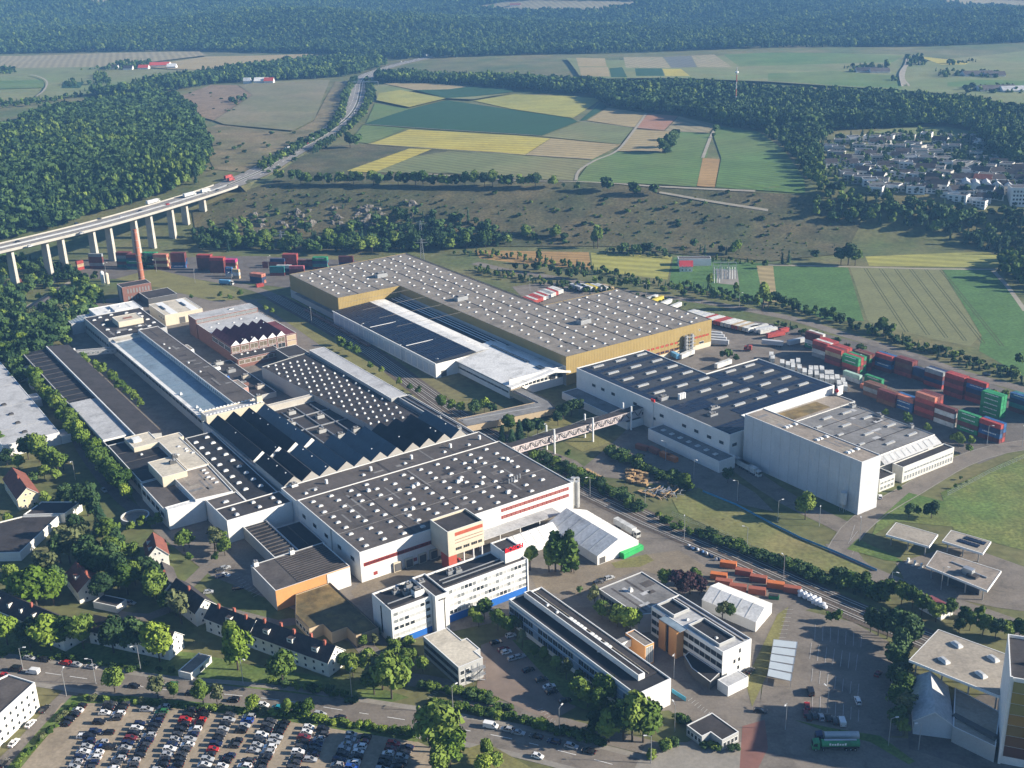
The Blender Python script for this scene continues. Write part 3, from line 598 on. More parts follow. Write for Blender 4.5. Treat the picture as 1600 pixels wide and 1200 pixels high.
def gabled(name, label, poly4, ze, zr, roof, wall, axis=0, over=.5, cat='building', group=None, z0=0.):
    if area(poly4) < 0: poly4 = [poly4[1], poly4[0], poly4[3], poly4[2]]
    cx = sum(p[0] for p in poly4)/4; cy0 = sum(p[1] for p in poly4)/4
    B = Bld(); B.root = thing(name, label, cat, (cx, cy0, z0), group); B.poly = poly4; B.h = ze; B.par = 0; B.z0 = z0
    walls(B.root, poly4, z0, ze, wall); B.roof = gable(B.root, poly4, ze, zr, roof, wall, axis, over); return B
def strips(B, name, segs, w, h, m, z):
    """low ridges along a roof: seams, ducts, rails"""
    for a, b in segs:
        mb = MB(); mb.bar((a[0], a[1], z+h/2), (b[0], b[1], z+h/2), w, m, h); mb.obj(name, B.root)
def modules(B, u0, u1, v0, v1, nu, nv, z, gap=.5, skip=None, slope=None, m=None, name='solar_panel'):
    """tables of solar panels on a roof, each one its own part sharing a mesh"""
    du, dv = (u1-u0)/nu, (v1-v0)/nv; mesh = None; k = ('pv', round(du, 2), round(dv, 2), gap)
    if k not in _mc:
        mb = MB(); a, b = du-gap*.5, dv-gap
        n = max(1, int(b/1.7))
        for i in range(n):
            mb.box((0, -b/2+(i+.5)*b/n, 0), (a, b/n-.12, .1), 0, m or PV, bottom=False)
        _mc[k] = mb.mesh('solar_panel')
    for i in range(nu):
        for j in range(nv):
            u, v = u0+(i+.5)*du, v0+(j+.5)*dv
            if skip and skip(u, v, du, dv): continue
            p = X(u, v); part(name, _mc[k], B.root, (p[0], p[1], z(u) if callable(z) else z), UA)
def unit(B, u, v, z, s=(6, 4, 2.5), m=None):
    p = X(u, v); mb = MB(); m = m or STEEL
    mb.box((p[0], p[1], z), s, UA, m, R_dark); mb.box((p[0]+s[0]*.3, p[1]+s[0]*.2, z), (s[0]*.45, s[1]*.8, s[2]*.6), UA, m); mb.box((p[0]-.2, p[1], z+s[2]), (s[0]*.6, s[1]*.6, .5), UA, R_grey)
    for q in (-.25, .25): mb.cyl((p[0]+s[0]*q, p[1], z+s[2]), (p[0]+s[0]*q, p[1], z+s[2]+.8), .4, .4, 8, STEEL)
    mb.obj('ventilation_unit', B.root)
# ---------------------------------------------------------------- 1 golden warehouse
gold = bld('warehouse', 'huge L-shaped warehouse with ochre metal walls and flat grey brown roof', PUV((330.5,708),(379.7,708),(379.7,509.4),(495.5,509.4),(495.5,603),(431.2,603),(431.2,790),(330.5,790)), 18, [W_gold, W_goldV, W_gold, W_goldV, W_gold, W_goldV, W_gold, W_goldV], R_brown, par=.25, cope=W_dark)
pts = []
for i in range(19):
    for j in range(27):
        u = 336+i*8.6+(j % 2)*1.5+rng.normal(0, .5); v = 515+j*10.2+((i//2) % 2)*2.5+rng.normal(0, .5)
        if u > 492 or v > 786 or (v > 600 and u > 428) or (u < 383 and v < 712): continue
        if any(abs(u-a) < 8 and abs(v-b) < 6 for a, b in ((381,739),(394.8,649.5),(427.9,555))): continue
        pts.append(X(u, v))
domes(gold, pts[:298], 1.7, 1.3, .7)
for u, v in ((381,739),(394.8,649.5),(427.9,555)): unit(gold, u, v, 17.75, (8, 5, 3))
strips(gold, 'roof_seam', [(X(u, 510), X(u, 602 if u > 431 else 789)) for u in (396.5,413,429.5,446.5,463,479.5)]+[(X(u, 709), X(u, 789)) for u in (347,363.5,380)], .5, .16, R_dark, 17.75)
strips(gold, 'roof_seam', [(X(380.5, v), X(495, v)) for v in (532.5,555.8,579)]+[(X(331, v), X(431, v)) for v in (625,648.5,672,695,719,742,766)], .25, .1, R_brown, 17.75)
A0, A1 = X(330.5, 790), X(330.5, 708)
slab(gold, 'plinth', A0, A1, 0, 82, 0, 6.2, .12, W_grey); slab(gold, 'plinth', X(379.7, 708), X(379.7, 509.4), 0, 198.5, 0, 12.2, .1, W_grey)
slab(gold, 'dock_canopy', A0, A1, 14, 81, 6.3, 6.7, 3.2, R_grey)
f0, f1 = X(379.7, 509.4), X(495.5, 509.4)
slab(gold, 'plinth', f0, f1, 56, 115.8, 0, 3.2, .1, W_cream)
wins(gold, f0, f1, 7.8, 2.6, 1.3, 8, 57, 88, fr=FRR, gl=mat('red_glass', (.36, .07, .04), rough=.3)); wins(gold, f0, f1, 7.8, 2.6, 1.3, 4, 101.5, 114, fr=FRR, gl=MATS['red_glass'])
wins(gold, f0, f1, 3.6, 3.2, 1.7, 5, 69, 88, fr=FRR, mull=1); wins(gold, f0, f1, 3.4, 4, 1.7, 1, 105, 110)
wins(gold, f0, f1, 12.4, 1.2, 1.2, 1, 104, 107)
mb = MB()
for s in (92.5, 97.5):
    p = X(379.7+s, 509.4-1.8); mb.cyl((p[0], p[1], 0), (p[0], p[1], 12.5), 1.1, 1.1, 10, STEEL)
for k in range(5): p = X(379.7+95, 507); mb.box((p[0], p[1], 2+k*2.3), (7.5, 3.2, .25), UA, STEEL)
mb.obj('silo_stair_tower', gold.root)
# ---------------------------------------------------------------- 2 solar hall with ridge light
ph = Bld(); c = X(350, 634); ph.root = thing('solar_hall', 'low white hall whose left roof slope is covered with blue solar panels', 'factory building', c+(0,)); ph.h = 10; ph.par = 0
MAT_PVB = mat('pv_base_roof', (.042, .046, .054), var=.15); pp = RECT(325.5, 379, 568, 707.3); walls(ph.root, pp, 0, 9.4, W_white)
def pvz(u): return 9.5+(min(u, 360)-325.5)*.045 if u <= 360 else 11.05-(u-360)*.06
mb = MB()
for ua, ub, m in ((325.3, 354.6, MAT_PVB), (354.6, 366.5, R_white), (366.5, 379.2, R_black)):
    uu = [ua, ub] if not (ua < 360 < ub) else [ua, 360, ub]
    for p, q in zip(uu, uu[1:]): mb.face([X(p, 567.5)+(pvz(p),), X(q, 567.5)+(pvz(q),), X(q, 707.6)+(pvz(q),), X(p, 707.6)+(pvz(p),)], m)
mb.obj('roof', ph.root)
mb = MB(); E0 = [(X(u, v)) for u, v in ((325.2, 567.2), (325.2, 707.8))]; mb.bar(E0[0]+(9.6,), E0[1]+(9.6,), .6, FRW, .5); mb.obj('gutter', ph.root)
gp = []
modules(ph, 327, 354.2, 571, 705, 14, 11, lambda u: pvz(u)+.05, gap=.62)
strips(ph, 'white_roof_strip', [(X(u, 569), X(u, 706)) for u in (368.6, 371.4, 374.2, 377)], .9, .12, FRW, 10.35)
strips(ph, 'roof_seam', [(X(327, v), X(354, v)) for v in (606.5, 655)], .6, .2, FRW, 10.4)
wins(ph, X(325.5, 707), X(325.5, 568), 1.2, 5.6, 6.2, 19, 2, 138, gl=wallmat('panel', (.5, .52, .53)), fr=W_grey, name='wall_panel')
wins(ph, X(325.5, 568), X(341, 568), .1, 4, 4, 1, 2, 9, gl=DOCK, fr=W_grey, name='gate')
# ---------------------------------------------------------------- 3 white gabled hall
wh = Bld(); wh.root = thing('gabled_hall', 'bright white hall with a low gable and glazed side bands', 'factory building', X(361, 543)+(0,)); wh.h = 8; wh.par = 0
walls(wh.root, RECT(341.5, 381, 512.5, 575.5), 0, 8, W_white)
mb = MB()
def wz(u): return 8.3+(u-340)*.105 if u < 371 else 11.55-(u-371)*.23
for v0_, v1_, in ((508.5, 578.5),):
    for p, q, m in ((339.8, 371, R_white), (371, 382.5, R_white)):
        mb.face([X(p, v0_)+(wz(p),), X(q, v0_)+(wz(q),), X(q, v1_)+(wz(q),), X(p, v1_)+(wz(p),)], m)
        mb.face([X(p, v0_)+(wz(p)-1.1,), X(q, v0_)+(wz(q)-1.1,), X(q, v0_)+(wz(q),), X(p, v0_)+(wz(p),)], FRW)
        mb.face([X(p, v0_)+(wz(p)-.3,), X(p, v1_)+(wz(p)-.3,), X(q, v1_)+(wz(q)-.3,), X(q, v0_)+(wz(q)-.3,)], FRW)
    mb.face([X(339.8, v1_)+(7.9,), X(339.8, v0_)+(7.9,), X(339.8, v0_)+(8.3,), X(339.8, v1_)+(8.3,)], FRW)
mb.obj('roof', wh.root)
mb = MB(); mb.prism(RECT(341.6, 380.9, 512.6, 513), 7.9, 11.4, W_white); mb.obj('gable', wh.root)
for (a, b, c_, d) in ((367.2, 368.9, 531, 571), (366.5, 369.5, 516, 522)):
    mb = MB(); mb.prism(RECT(a, b, c_, d), wz(a)-.2, wz(b)+.35, GLASS, GLASS); mb.obj('roof_light', wh.root)
w0, w1 = X(341.5, 575.5), X(341.5, 512.5)
wins(wh, w0, w1, 6.4, 7.2, 1.2, 8, 1, 62, fr=FRD, name='window_band', mull=5); wins(wh, w0, w1, 3.2, 7.2, 1.0, 8, 1, 62, fr=FRD, name='window_band', mull=3)
strips(wh, 'wall_pilaster', [(X(341.3, v), X(341.3, v-.01)) for v in ()], .3, .3, FRW, 0)
wins(wh, X(341.5, 512.5), X(381, 512.5), 5.6, 2.2, 1.6, 10, 2, 30, fr=FRD); wins(wh, X(341.5, 512.5), X(381, 512.5), 5, 4, 2.6, 2, 28, 38.5, fr=FRD)
# link building and rail shed
lk = bld('link_building', 'low flat link with pale streaky walls between white hall and footbridge', PUV((293,481.5),(345.5,473),(349.5,485),(349.5,512),(341,512),(341,488),(294,494)), 5.6, W_tan, R_grey, par=.3, z0=2.2, cat='link building', cope=R_dark)
strips(lk, 'roof_pipe', [(X(296, 490), X(340, 481)), (X(343, 486), X(343, 510))], .35, .4, STEEL, 5.4)
for u, v in ((300,484),(312,482),(325,480),(338,478),(347,480),(343,500)):
    p = X(u, v); mb = MB(); mb.box(p+(0,), (.6, .6, 2.2), UA, W_conc); mb.obj('pillar', lk.root)
# ---------------------------------------------------------------- 4 large solar roof hall
sh = bld('solar_warehouse', 'pale grey factory hall with black solar roof cut by white skylight strips', PUV((376.3,371.5),(399,371.5),(399,386),(468.5,386),(468.5,442.3),(427.5,442.3),(427.5,495),(376.3,495)), 16, W_white, mat('pv_base_roof', (.042, .046, .054), var=.15), par=.5)
sk = [(u, v) for u in (388, 404.5, 420.5) for v in (489.7, 476.1, 463, 450.3, 437)]+[(u, v) for u in (393, 409, 425, 441, 457) for v in (423.5, 410.5, 397.8)]+[(u, 437) for u in (441, 456)]
sk = [s for s in sk if not (s[0] < 398 and s[1] < 430)]
for u, v in sk:
    p = X(u, v)
    if 'slk' not in _mc:
        mb = MB(); mb.box((0, 0, 0), (7.6, 1.5, .5), 0, W_grey, R_grey, False)
        for i in range(6): mb.box((-3.1+i*1.24, 0, .5), (1.0, 1.3, .35), 0, SKYL, SKYL, False)
        _mc['slk'] = mb.mesh('skylight_strip')
    part('skylight_strip', _mc['slk'], sh.root, p+(15.5,), UA)
def skp(u, v, du, dv):
    if any(abs(u-a) < 4.6+du/2 and abs(v-b) < 1.6+dv/2 for a, b in sk): return True
    if u < 400 and v < 406 : return True
    if u < 398 and 418 < v < 432: return True
    return not ((377 < u < 427 and v < 494 and v > 372) or (427 <= u < 468 and 387 < v < 441.5)) or (u > 398 and v < 387.5)
modules(sh, 377.3, 467.8, 387, 494, 20, 24, 15.56, gap=.3, skip=skp)
modules(sh, 378, 398.5, 373, 384, 3, 4, 15.56, gap=.4)
for k in range(3): part('roof_silo', CYLM(.9, 3, FRW), sh.root, X(390+k*1.6, 423)+(15.5,))
unit(sh, 388, 396, 15.5, (5, 3, 1.2)); unit(sh, 395, 402, 15.5, (6, 2, 1)); unit(sh, 383, 428, 15.5, (5, 3, 2))
L0, L1 = X(376.3, 495), X(376.3, 371.5)
wins(sh, L0, L1, 9.2, 3.0, 1.6, pos=[16.1, 24.2, 33.3, 52, 73.6, 90.9, 100, 109.3, 118], fr=FRD); wins(sh, L0, L1, 5.8, 1.6, 1.4, pos=[58, 68], fr=FRD)
wins(sh, X(376.3, 371.5), X(399, 371.5), 9, 3, 1.6, pos=[3.5], fr=FRD)
slab(sh, 'pilaster', L0, L1, 66.5, 67.2, 0, 17.4, .5, W_white); slab(sh, 'roof_marker', L0, L1, 65.6, 68.2, 15.9, 17.4, .7, mat('red_plastic', (.5, .04, .04)))
an = shell(sh.root, RECT(365.4, 376.1, 367, 419.5), 6.2, W_white, R_grey, .35, wname='annex_wall', rname='annex_roof')
domes(sh, [X(370.6, 375+k*6.4) for k in range(7)], 2.4, 1.8, .6, z=5.85)
lb = shell(sh.root, RECT(399.2, 468, 371, 385.8), 11.5, W_grey, R_weld, .5, wname='lower_wall', rname='gravel_roof')
mb = MB(); mb.prism(RECT(408, 452, 374, 384), 11.0, 11.12, R_moss, R_moss); mb.obj('moss_bed', sh.root)
loading = shell(sh.root, RECT(365, 376.2, 436, 494), 4.2, W_white, R_grey, .3, wname='dock_wall', rname='dock_roof')
# sign pylon on the corner
pu = X(468, 384)
# ---------------------------------------------------------------- 5 high bay, 6 lower hall
hb = bld('high_bay', 'tall windowless silver grey high bay store', RECT(383.2, 396, 297.4, 368.8), 26, [W_metal]*4, R_weld, par=.35)
wbm = mat('wall_metal_front', (.50, .51, .52), kind='ribs', ang=UA, period=1.6, var=.06)
for a, b in ((X(383.2, 368.8), X(383.2, 297.4)),):
    strips(hb, 'cladding_joint', [], .1, .1, FRW, 0)
    for k in range(1, 12): slab(hb, 'cladding_joint', a, b, 71.4*k/12-.06, 71.4*k/12+.06, .5, 25.8, .06, W_grey)
domes(hb, [X(u, v) for v in (345.5, 326.5, 308.5) for u in (387, 389.5, 393.3)], 1.6, 2.2, .7, top=FRW)
W_pale = wallmat('pale', (.58, .56, .5)); lo = bld('rear_hall', 'lower grey roofed hall behind the high bay with bow tie skylights', RECT(396.2, 462.5, 317.2, 370.4), 12, W_white, R_grey, par=.4, cope=W_dark)
for u, v in ((451,362.5),(437.5,363.5),(454,351.6),(437.7,351.4),(455,337.7),(437.9,337.5),(454,324),(436.8,323.6),(425,358),(426,345),(425,331)):
    part('skylight_strip', _mc['slk'], lo.root, X(u, v)+(11.6,), UA, (.85 if u > 430 else .5, .9, .9))
strips(lo, 'roof_seam', [(X(396.5, v), X(462, v)) for v in (330.5, 344, 357.4)], .4, .14, R_dark, 11.6); unit(lo, 460, 366, 11.6, (3, 2, 1.5)); unit(lo, 461, 350, 11.6, (2, 5, 1)); unit(lo, 461, 330, 11.6, (2, 2, 1.5))
mb = MB(); q = [X(420, 317), X(462.5, 317), X(462.5, 312.6), X(420, 312.6)]
mb.face([q[3]+(8.6,), q[2]+(8.6,), q[1]+(11.4,), q[0]+(11.4,)], R_lgrey); mb.obj('sloped_roof', lo.root)
for k in range(9):
    a = X(424.5+k*4.2, 316.2); mb = MB(); uu = 423+k*4.2
    mb.face([X(uu, 313.2)+(9.15,), X(uu+2.4, 313.2)+(9.15,), X(uu+2.4, 316.4)+(11.2,), X(uu, 316.4)+(11.2,)], SKYL); mb.obj('skylight', lo.root)
shell(lo.root, RECT(425.5, 464, 306.6, 312.6), 8.2, W_pale, R_dark, .5, wname='front_wall', rname='front_roof')
fa, fb = X(425.5, 306.6), X(464, 306.6)
wins(lo, fa, fb, 4.6, 2.0, 1.3, 16, 1, 38, gl=GLASSB); wins(lo, fa, fb, 1, 1.4, 2.4, 18, 1, 38, gl=GLASSB)
shell(lo.root, RECT(409, 420, 306.6, 317), 6.5, W_pale, R_dark, .5, wname='side_wall', rname='side_roof'); wins(lo, X(409, 306.6), X(420, 306.6), 3.6, 2, 1.3, 4, .5, 10.5, gl=GLASSB); wins(lo, X(409, 306.6), X(420, 306.6), .8, 2, 1.8, 4, .5, 10.5, gl=GLASSB)
# ---------------------------------------------------------------- 7 front hall
fh = bld('front_hall', 'wide white production hall with rows of white skylights and loading docks', RECT(177, 285.2, 378.7, 438.8), 14, W_white, R_hall, par=.35)
pts = [X(181.5+i*9.35+(j % 2)*1.2+rng.normal(0, .35), 383+j*6.35+rng.normal(0, .3)) for i in range(11) for j in range(9) if not (i == 10 and j == 0)]
domes(fh, pts, 2.1, 1.3, .75); domes(fh, [X(u, v) for u, v in ((225,419),(228,420),(244,411),(246,412),(252,403),(262,425),(214,400),(256,388),(276,418),(207,428))], 1.6, 1.6, 1.4)
strips(fh, 'roof_seam', [(X(177.5, v), X(285, v)) for v in (399, 419)], .25, .1, R_grey, 13.65); strips(fh, 'roof_seam', [(X(u, 379), X(u, 438.5)) for u in (204, 231, 258)], .2, .1, R_dark, 13.65)
for k in range(5): part('vent_pipe', CYLM(.35, 2.2, STEEL, 8), fh.root, X(262+k*1.8, 396+k*.4)+(13.6,))
a, b = X(177, 378.7), X(285.2, 378.7)
slab(fh, 'band_frame', a, b, 1.4, 34.8, 7.0, 8.7, .06, FRR); wins(fh, a, b, 7.15, 2.2, 1.4, 14, 1.8, 34.4, fr=FRR, gl=mat('maroon_glass', (.12, .03, .03), rough=.25), out=.06)
for z in (7.6, 11.0): slab(fh, 'band_frame', a, b, 69, 106, z-.15, z+1.45, .06, FRR); wins(fh, a, b, z, 2.2, 1.25, 15, 69.5, 105.5, fr=FRR, gl=mat('pale_red_glass', (.30, .13, .11), rough=.3), out=.06, mull=1)
for s in (16.5, 22, 28.5, 34):
    slab(fh, 'dock_frame', a, b, s-1.9, s+1.9, 0, 4.4, .9, W_cream); d_, L_, an_, n_ = edge_frame(a, b); part('dock_door', WIN(3, 3.4, FRD, DOCK), fh.root, (a[0]+d_.x*s+n_.x*.93, a[1]+d_.y*s+n_.y*.93, .4), an_)
wins(fh, a, b, 1.6, 1.8, 1.6, pos=[6.5, 25.2], fr=FRR, gl=FRR)
fa, fb = X(177, 438.8), X(177, 378.7)
wins(fh, fa, fb, 7.4, 3.2, 1.7, pos=[6, 17, 28.5, 41, 53], fr=FRD); wins(fh, X(163.5, 438.9), X(177, 438.9), 5, 9, 1.6, 1, 1.5, 12, fr=FRD) if False else None
slab(fh, 'pilaster', fa, fb, 33.5, 34.2, 0, 13.9, .3, W_grey)
# cream annex on stilts
an = shell(fh.root, RECT(210.3, 227.8, 364.5, 378.5), 18.6, W_cream, R_dark, 1.0, z0=7.2, wname='annex_wall', rname='annex_roof')
mb = MB(); mb.prism(RECT(210.3, 227.8, 364.5, 378.5), 7.1, 7.2, W_cream, bottom=True); mb.obj('annex_floor', fh.root)
xa, xb = X(210.3, 364.5), X(227.8, 364.5)
slab(fh, 'red_stripe', xa, xb, 3.4, 17, 15.6, 17.2, .06, mat('red_stripe', (.4, .09, .05)))
for z in (13.6, 12.2): slab(fh, 'thin_stripe', xa, xb, 3.4, 17, z, z+.35, .05, mat('grey_stripe', (.3, .2, .15)))
wins(fh, xa, xb, 9.0, .8, 1.2, pos=[4, 5, 6, 7.8, 8.8, 9.8, 11.6, 12.6, 13.6, 15, 16], fr=FRD)
mb = MB(); mb.prism(RECT(210.5, 214.5, 365, 371), 0, 7.05, wallmat('red', (.42, .09, .06))); mb.obj('stair_base', fh.root)
for u in (218, 222.7, 227): part('stilt', CYLM(.35, 7.1, FRW, 8), fh.root, X(u, 365.2)+(0,))
mb = MB(); mb.prism(RECT(228.2, 273, 371, 378.5), 4.9, 5.25, R_lgrey, R_lgrey, True); mb.obj('dock_canopy', fh.root)
for k in range(5): part('canopy_post', BOXM(.3, .3, 4.9, FRW), fh.root, X(230+k*10.5, 371.6)+(0,), UA)
for k, (u, v) in enumerate(((286.8,384),(286.8,381),(289,383),(289,380),(291,382.4))): 
    part('silo', CYLM(1.1, 13+.4*(k % 3), mat('silo_metal', (.5, .5, .48), rough=.4, metal=.3)), fh.root, X(u-.3, v)+(0,))
# left wing with windows, brown roofed link
lw = bld('white_link', 'brown roofed white link wing joining the front hall', RECT(146, 176.8, 444.6, 458.6), 11, W_white, R_dark, par=.35)
domes(lw, [X(u, v) for u, v in ((152,448),(152.5,454),(163,449),(162.5,455),(172,448),(171.5,454))], 1.7, 1.7, .9)
l2 = bld('road_roof', 'long dark flat roof between sawtooth ends and front hall', PUV((177,439),(285,439),(285,457),(177,457)), 13.0, W_white, R_hall, par=.3)
domes(l2, [X(u, v) for u, v in ((184,445),(189,446),(214,446.5),(236,446),(258,446),(272,446))], 1.5, 1.5, .8)
for u in (196, 219, 241, 263, 280): part('duct', CYLM(.7, 2.0, FRW, 8), l2.root, X(u, 448.6)+(12.9,))
# ---------------------------------------------------------------- sawtooth halls
def sawtooth(name, label, u0, n, wd, v0, v1, z0, zh, roofL, roofR, endm, peak=.55, vv=None, base=None, lab2=None, per=None):
    cu = u0+n*wd/2; B = Bld(); B.root = thing(name, label, 'factory building', X(cu, (v0+v1)/2)+(0,)); B.h = z0; B.par = 0
    vlo = min([v0]+([p[0] for p in per.values()] if per else [])); vhi = v1
    walls(B.root, RECT(u0, u0+n*wd, v0, v1), 0, z0, base or W_grey)
    for i in range(n):
        a, b = (per[i] if per and i in per else (v0, v1)); ua, ub = u0+i*wd+.05, u0+(i+1)*wd-.05; up = ua+(ub-ua)*peak
        mb = MB(); rl = roofL(i) if callable(roofL) else roofL
        mb.face([X(ua, a)+(z0+.02,), X(up, a)+(z0+zh,), X(up, b)+(z0+zh,), X(ua, b)+(z0+.02,)][::-1], rl)
        mb.face([X(up, a)+(z0+zh,), X(ub, a)+(z0+.02,), X(ub, b)+(z0+.02,), X(up, b)+(z0+zh,)][::-1], roofR)
        mb.face([X(ua, a)+(z0+.02,), X(ub, a)+(z0+.02,), X(up, a)+(z0+zh,)], endm); mb.face([X(ub, b)+(z0+.02,), X(ua, b)+(z0+.02,), X(up, b)+(z0+zh,)], endm)
        mb.obj('roof_tooth', B.root)
        for k in range(int((b-a)/5)): 
            if rng.random() < .22: part('vent', BOXM(.6, .6, .7, FRW), B.root, X(up-1, a+2+k*5)+(z0+zh*.7,), UA)
    return B
W_end = wallmat('saw_end', (.33, .31, .28)); teal = lambda i: R_teal if i in (2, 3, 4, 5, 6, 10) else R_black
s1 = sawtooth('sawtooth_hall', 'long row of eleven dark sawtooth roofs with pale gable ends', 178.6, 11, 9.0, 457.3, 491, 13.1, 3.7, teal, R_black, W_end, .6)
s2 = sawtooth('sawtooth_shed', 'four steep dark roof ridges behind the sawtooth row', 180, 4, 8.8, 497.5, 557, 11, 4.0, lambda i: R_teal if i == 3 else R_black, R_black, FRW, .6)
for u, v in ((183, 455), (191, 492)): unit(s2, u, v+1, 11, (3, 3, 3), FRW)
mb = MB(); mb.prism(RECT(178.6, 179.8, 491.3, 563), 0, 11.1, R_lgrey); mb.obj('eaves_wall', s2.root)
# ---------------------------------------------------------------- dotted dome hall and pale strip
dh = bld('domed_hall', 'dark flat roofed hall dotted with small white roof domes', PUV((249.5,494),(277.5,497),(272.5,637),(240,630)), 9.4, W_grey, R_dark, par=.4, cope=R_dark)
pts = []
for i in range(7):
    for j in range(17):
        u = 243.5+i*4.4+(j % 2)*2.0+j*.02; v = 628-j*7.9-i*.8
        uu = 249.5-(v-494)*.07
        if uu+1.2 < u < uu+29 and v > 500: pts.append(X(u, v))
domes(dh, pts[:120], 1.15, 1.15, .9)
st = bld('pale_strip_roof', 'long pale grey roofed side aisle beside the domed hall', RECT(274.5, 284.5, 530, 636), 11, W_grey, R_lgrey, par=.15)
st2 = bld('dark_strip_roof', 'dark roofed continuation of the pale side aisle', RECT(278.8, 285.5, 457.4, 529.5), 11, W_grey, R_dark, par=.25)
strips(st2, 'roof_pipe', [(X(281, 455), X(281, 528)), (X(284, 455), X(284, 528))], .4, .4, STEEL, 10.8)
for u, v in ((280,488),(281,470),(283,458)): unit(st2, u, v, 10.8, (2.4, 2, 1.4))
cy1 = bld('inner_yard_roof', 'cluttered low dark roofs inside the factory block', RECT(214.6, 248.5, 497, 566), 6.0, W_grey, R_dark, par=.3)
strips(cy1, 'roof_pipe', [(X(222, 500), X(222, 560)), (X(231, 503), X(231, 564)), (X(240, 499), X(240, 562)), (X(216, 530), X(247, 530)), (X(216, 548), X(247, 549))], .5, .6, STEEL, 5.8)
for u, v in ((226,556),(236,541),(228,522),(243,512),(219,541),(233,510)): unit(cy1, u, v, 5.7, (4, 3, 2), W_grey)
ol = bld('long_gutter_roof', 'narrow pale parapet beam spanning the inner yard', RECT(214.6, 249, 566.3, 569.5), 9, W_conc, W_conc, par=.2)
# ---------------------------------------------------------------- blue roof hall, dark clerestory
bh = Bld(); bh.root = thing('blue_roof_hall', 'long hall with bright blue sheet roof and white gutter', 'factory building', X(190, 655)+(0,)); bh.h = 9; bh.par = 0
walls(bh.root, RECT(182.3, 200, 567.5, 741), 0, 8.4, W_grey)
mb = MB(); mb.face([X(182.3, 567.5)+(8.6,), X(200, 567.5)+(9.6,), X(200, 741)+(9.6,), X(182.3, 741)+(8.6,)], R_blue); mb.obj('roof', bh.root)
mb = MB(); mb.prism(RECT(181, 183.2, 567.3, 741.3), 7.9, 9.0, R_lgrey, R_white); mb.prism(RECT(183.2, 200, 735, 741.2), 8.9, 9.9, R_lgrey, R_cream); mb.obj('gutter', bh.root)
strips(bh, 'roof_seam', [(X(183.5, v), X(199.8, v)) for v in range(588, 735, 22)], .18, .1, mat('blue_seam', (.12, .2, .27)), 9.2)
wins(bh, X(182.3, 741), X(182.3, 567.5), 4.6, 5, 1.8, 28, 2, 171, fr=FRD, mull=3); domes(bh, [X(184.8, v) for v in (579, 584, 589, 615)], 1.3, 1.3, 1.6, z=9)
ch = bld('clerestory_hall', 'long brown grey roof with white clerestory wall above blue roof', RECT(200.3, 213.5, 572, 741), 13, W_white, R_hall, par=.2)
wins(ch, X(200.3, 741), X(200.3, 572), 10.4, 1.6, 1.8, 56, 1, 168, fr=FRW, gl=GLASS)
strips(ch, 'roof_seam', [(X(200.8, v), X(213, v)) for v in range(590, 740, 18)], .3, .1, R_dark, 12.8); domes(ch, [X(204, v) for v in (690, 700, 655, 635)], 1, 1.6, .8)
eh = bld('crenellated_gable', 'pale end building with toothed parapet over the sawtooth shed', RECT(181, 214, 563.2, 571.8), 13.2, W_cream, R_lgrey, par=.6)
for k in range(16): part('parapet_tooth', BOXM(1.1, .5, .5, FRW), eh.root, X(182+k*2.05, 564.4)+(13.2,), UA)
for k in range(16): part('parapet_tooth', BOXM(1.1, .5, .5, FRW), eh.root, X(182+k*2.05, 571.4)+(13.2,), UA)
unit(eh, 212, 566, 13, (3, 3, 4), W_cream)
# ---------------------------------------------------------------- top left dark block
tb = bld('dark_roof_block', 'dark flat roofed block with central beige penthouse at the left end', PUV((180.6,741.3),(219.5,741.3),(219.5,800),(180.6,800)), 11, W_grey, R_dark, par=.4)
shell(tb.root, RECT(193.8, 210.5, 762, 777), 14.4, W_cream, R_cream, .25, z0=10.4, wname='penthouse_wall', rname='penthouse_roof')
strips(tb, 'roof_rail', [(X(199, 770), X(205, 770)), (X(199, 768), X(205, 768))], .8, .4, W_brick, 14.1)
domes(tb, [X(u, v) for u, v in ((185,790),(190,794),(198,795),(208,793),(215,786),(214,778),(215,768),(216,758),(211,752),(204,748),(198,752),(190,751),(186,762),(187,775),(192,785),(206,757))], 2.4, 1.5, .8)
wins(tb, X(180.6, 800), X(180.6, 741.3), 4, 4, 2, 10, 2, 57, fr=FRD, mull=2)
tw = bld('white_annex', 'white flat roofed annex behind the dark block', RECT(190, 222, 800.3, 823), 10.2, W_white, R_white, par=.3)
shell(tw.root, RECT(203, 215, 803, 818), 11.2, W_white, R_white, .2, z0=10, wname='raised_wall', rname='raised_roof'); domes(tw, [X(200, 806), X(209, 812)], 1.2, 1.2, .8, z=10.9)
tg = bld('glass_annex', 'low glass roofed lean-to beside the dark block', RECT(172, 189.8, 801, 818), 8, W_grey, R_blue, par=.2)
strips(tg, 'glazing_bar', [(X(u, 801.4), X(u, 817.6)) for u in np.arange(173.5, 189, 2.2)], .2, .2, FRW, 7.8)
wo_ = bld('white_shed', 'cream shed with two white roof stripes and a dark gate', RECT(230.2, 257.6, 778.8, 814), 8, W_cream, R_cream, par=.15)
for u in (236.5, 251.5): 
    mb = MB(); mb.prism(RECT(u-1.9, u+3.4, 779.5, 813.3), 7.85, 8.0, FRW, FRW); mb.obj('roof_stripe', wo_.root); mb = MB(); mb.prism(RECT(u-2.2, u-.6, 793, 804), 7.86, 8.3, GLASS, GLASS); mb.obj('roof_light', wo_.root)
wins(wo_, X(230.2, 778.8), X(257.6, 778.8), .1, 4.4, 4.6, 1, 9, 15, gl=DOCK, fr=W_grey, name='gate'); wins(wo_, X(230.2, 814), X(230.2, 778.8), 3.5, 2.4, 1.6, 3, 20, 33)
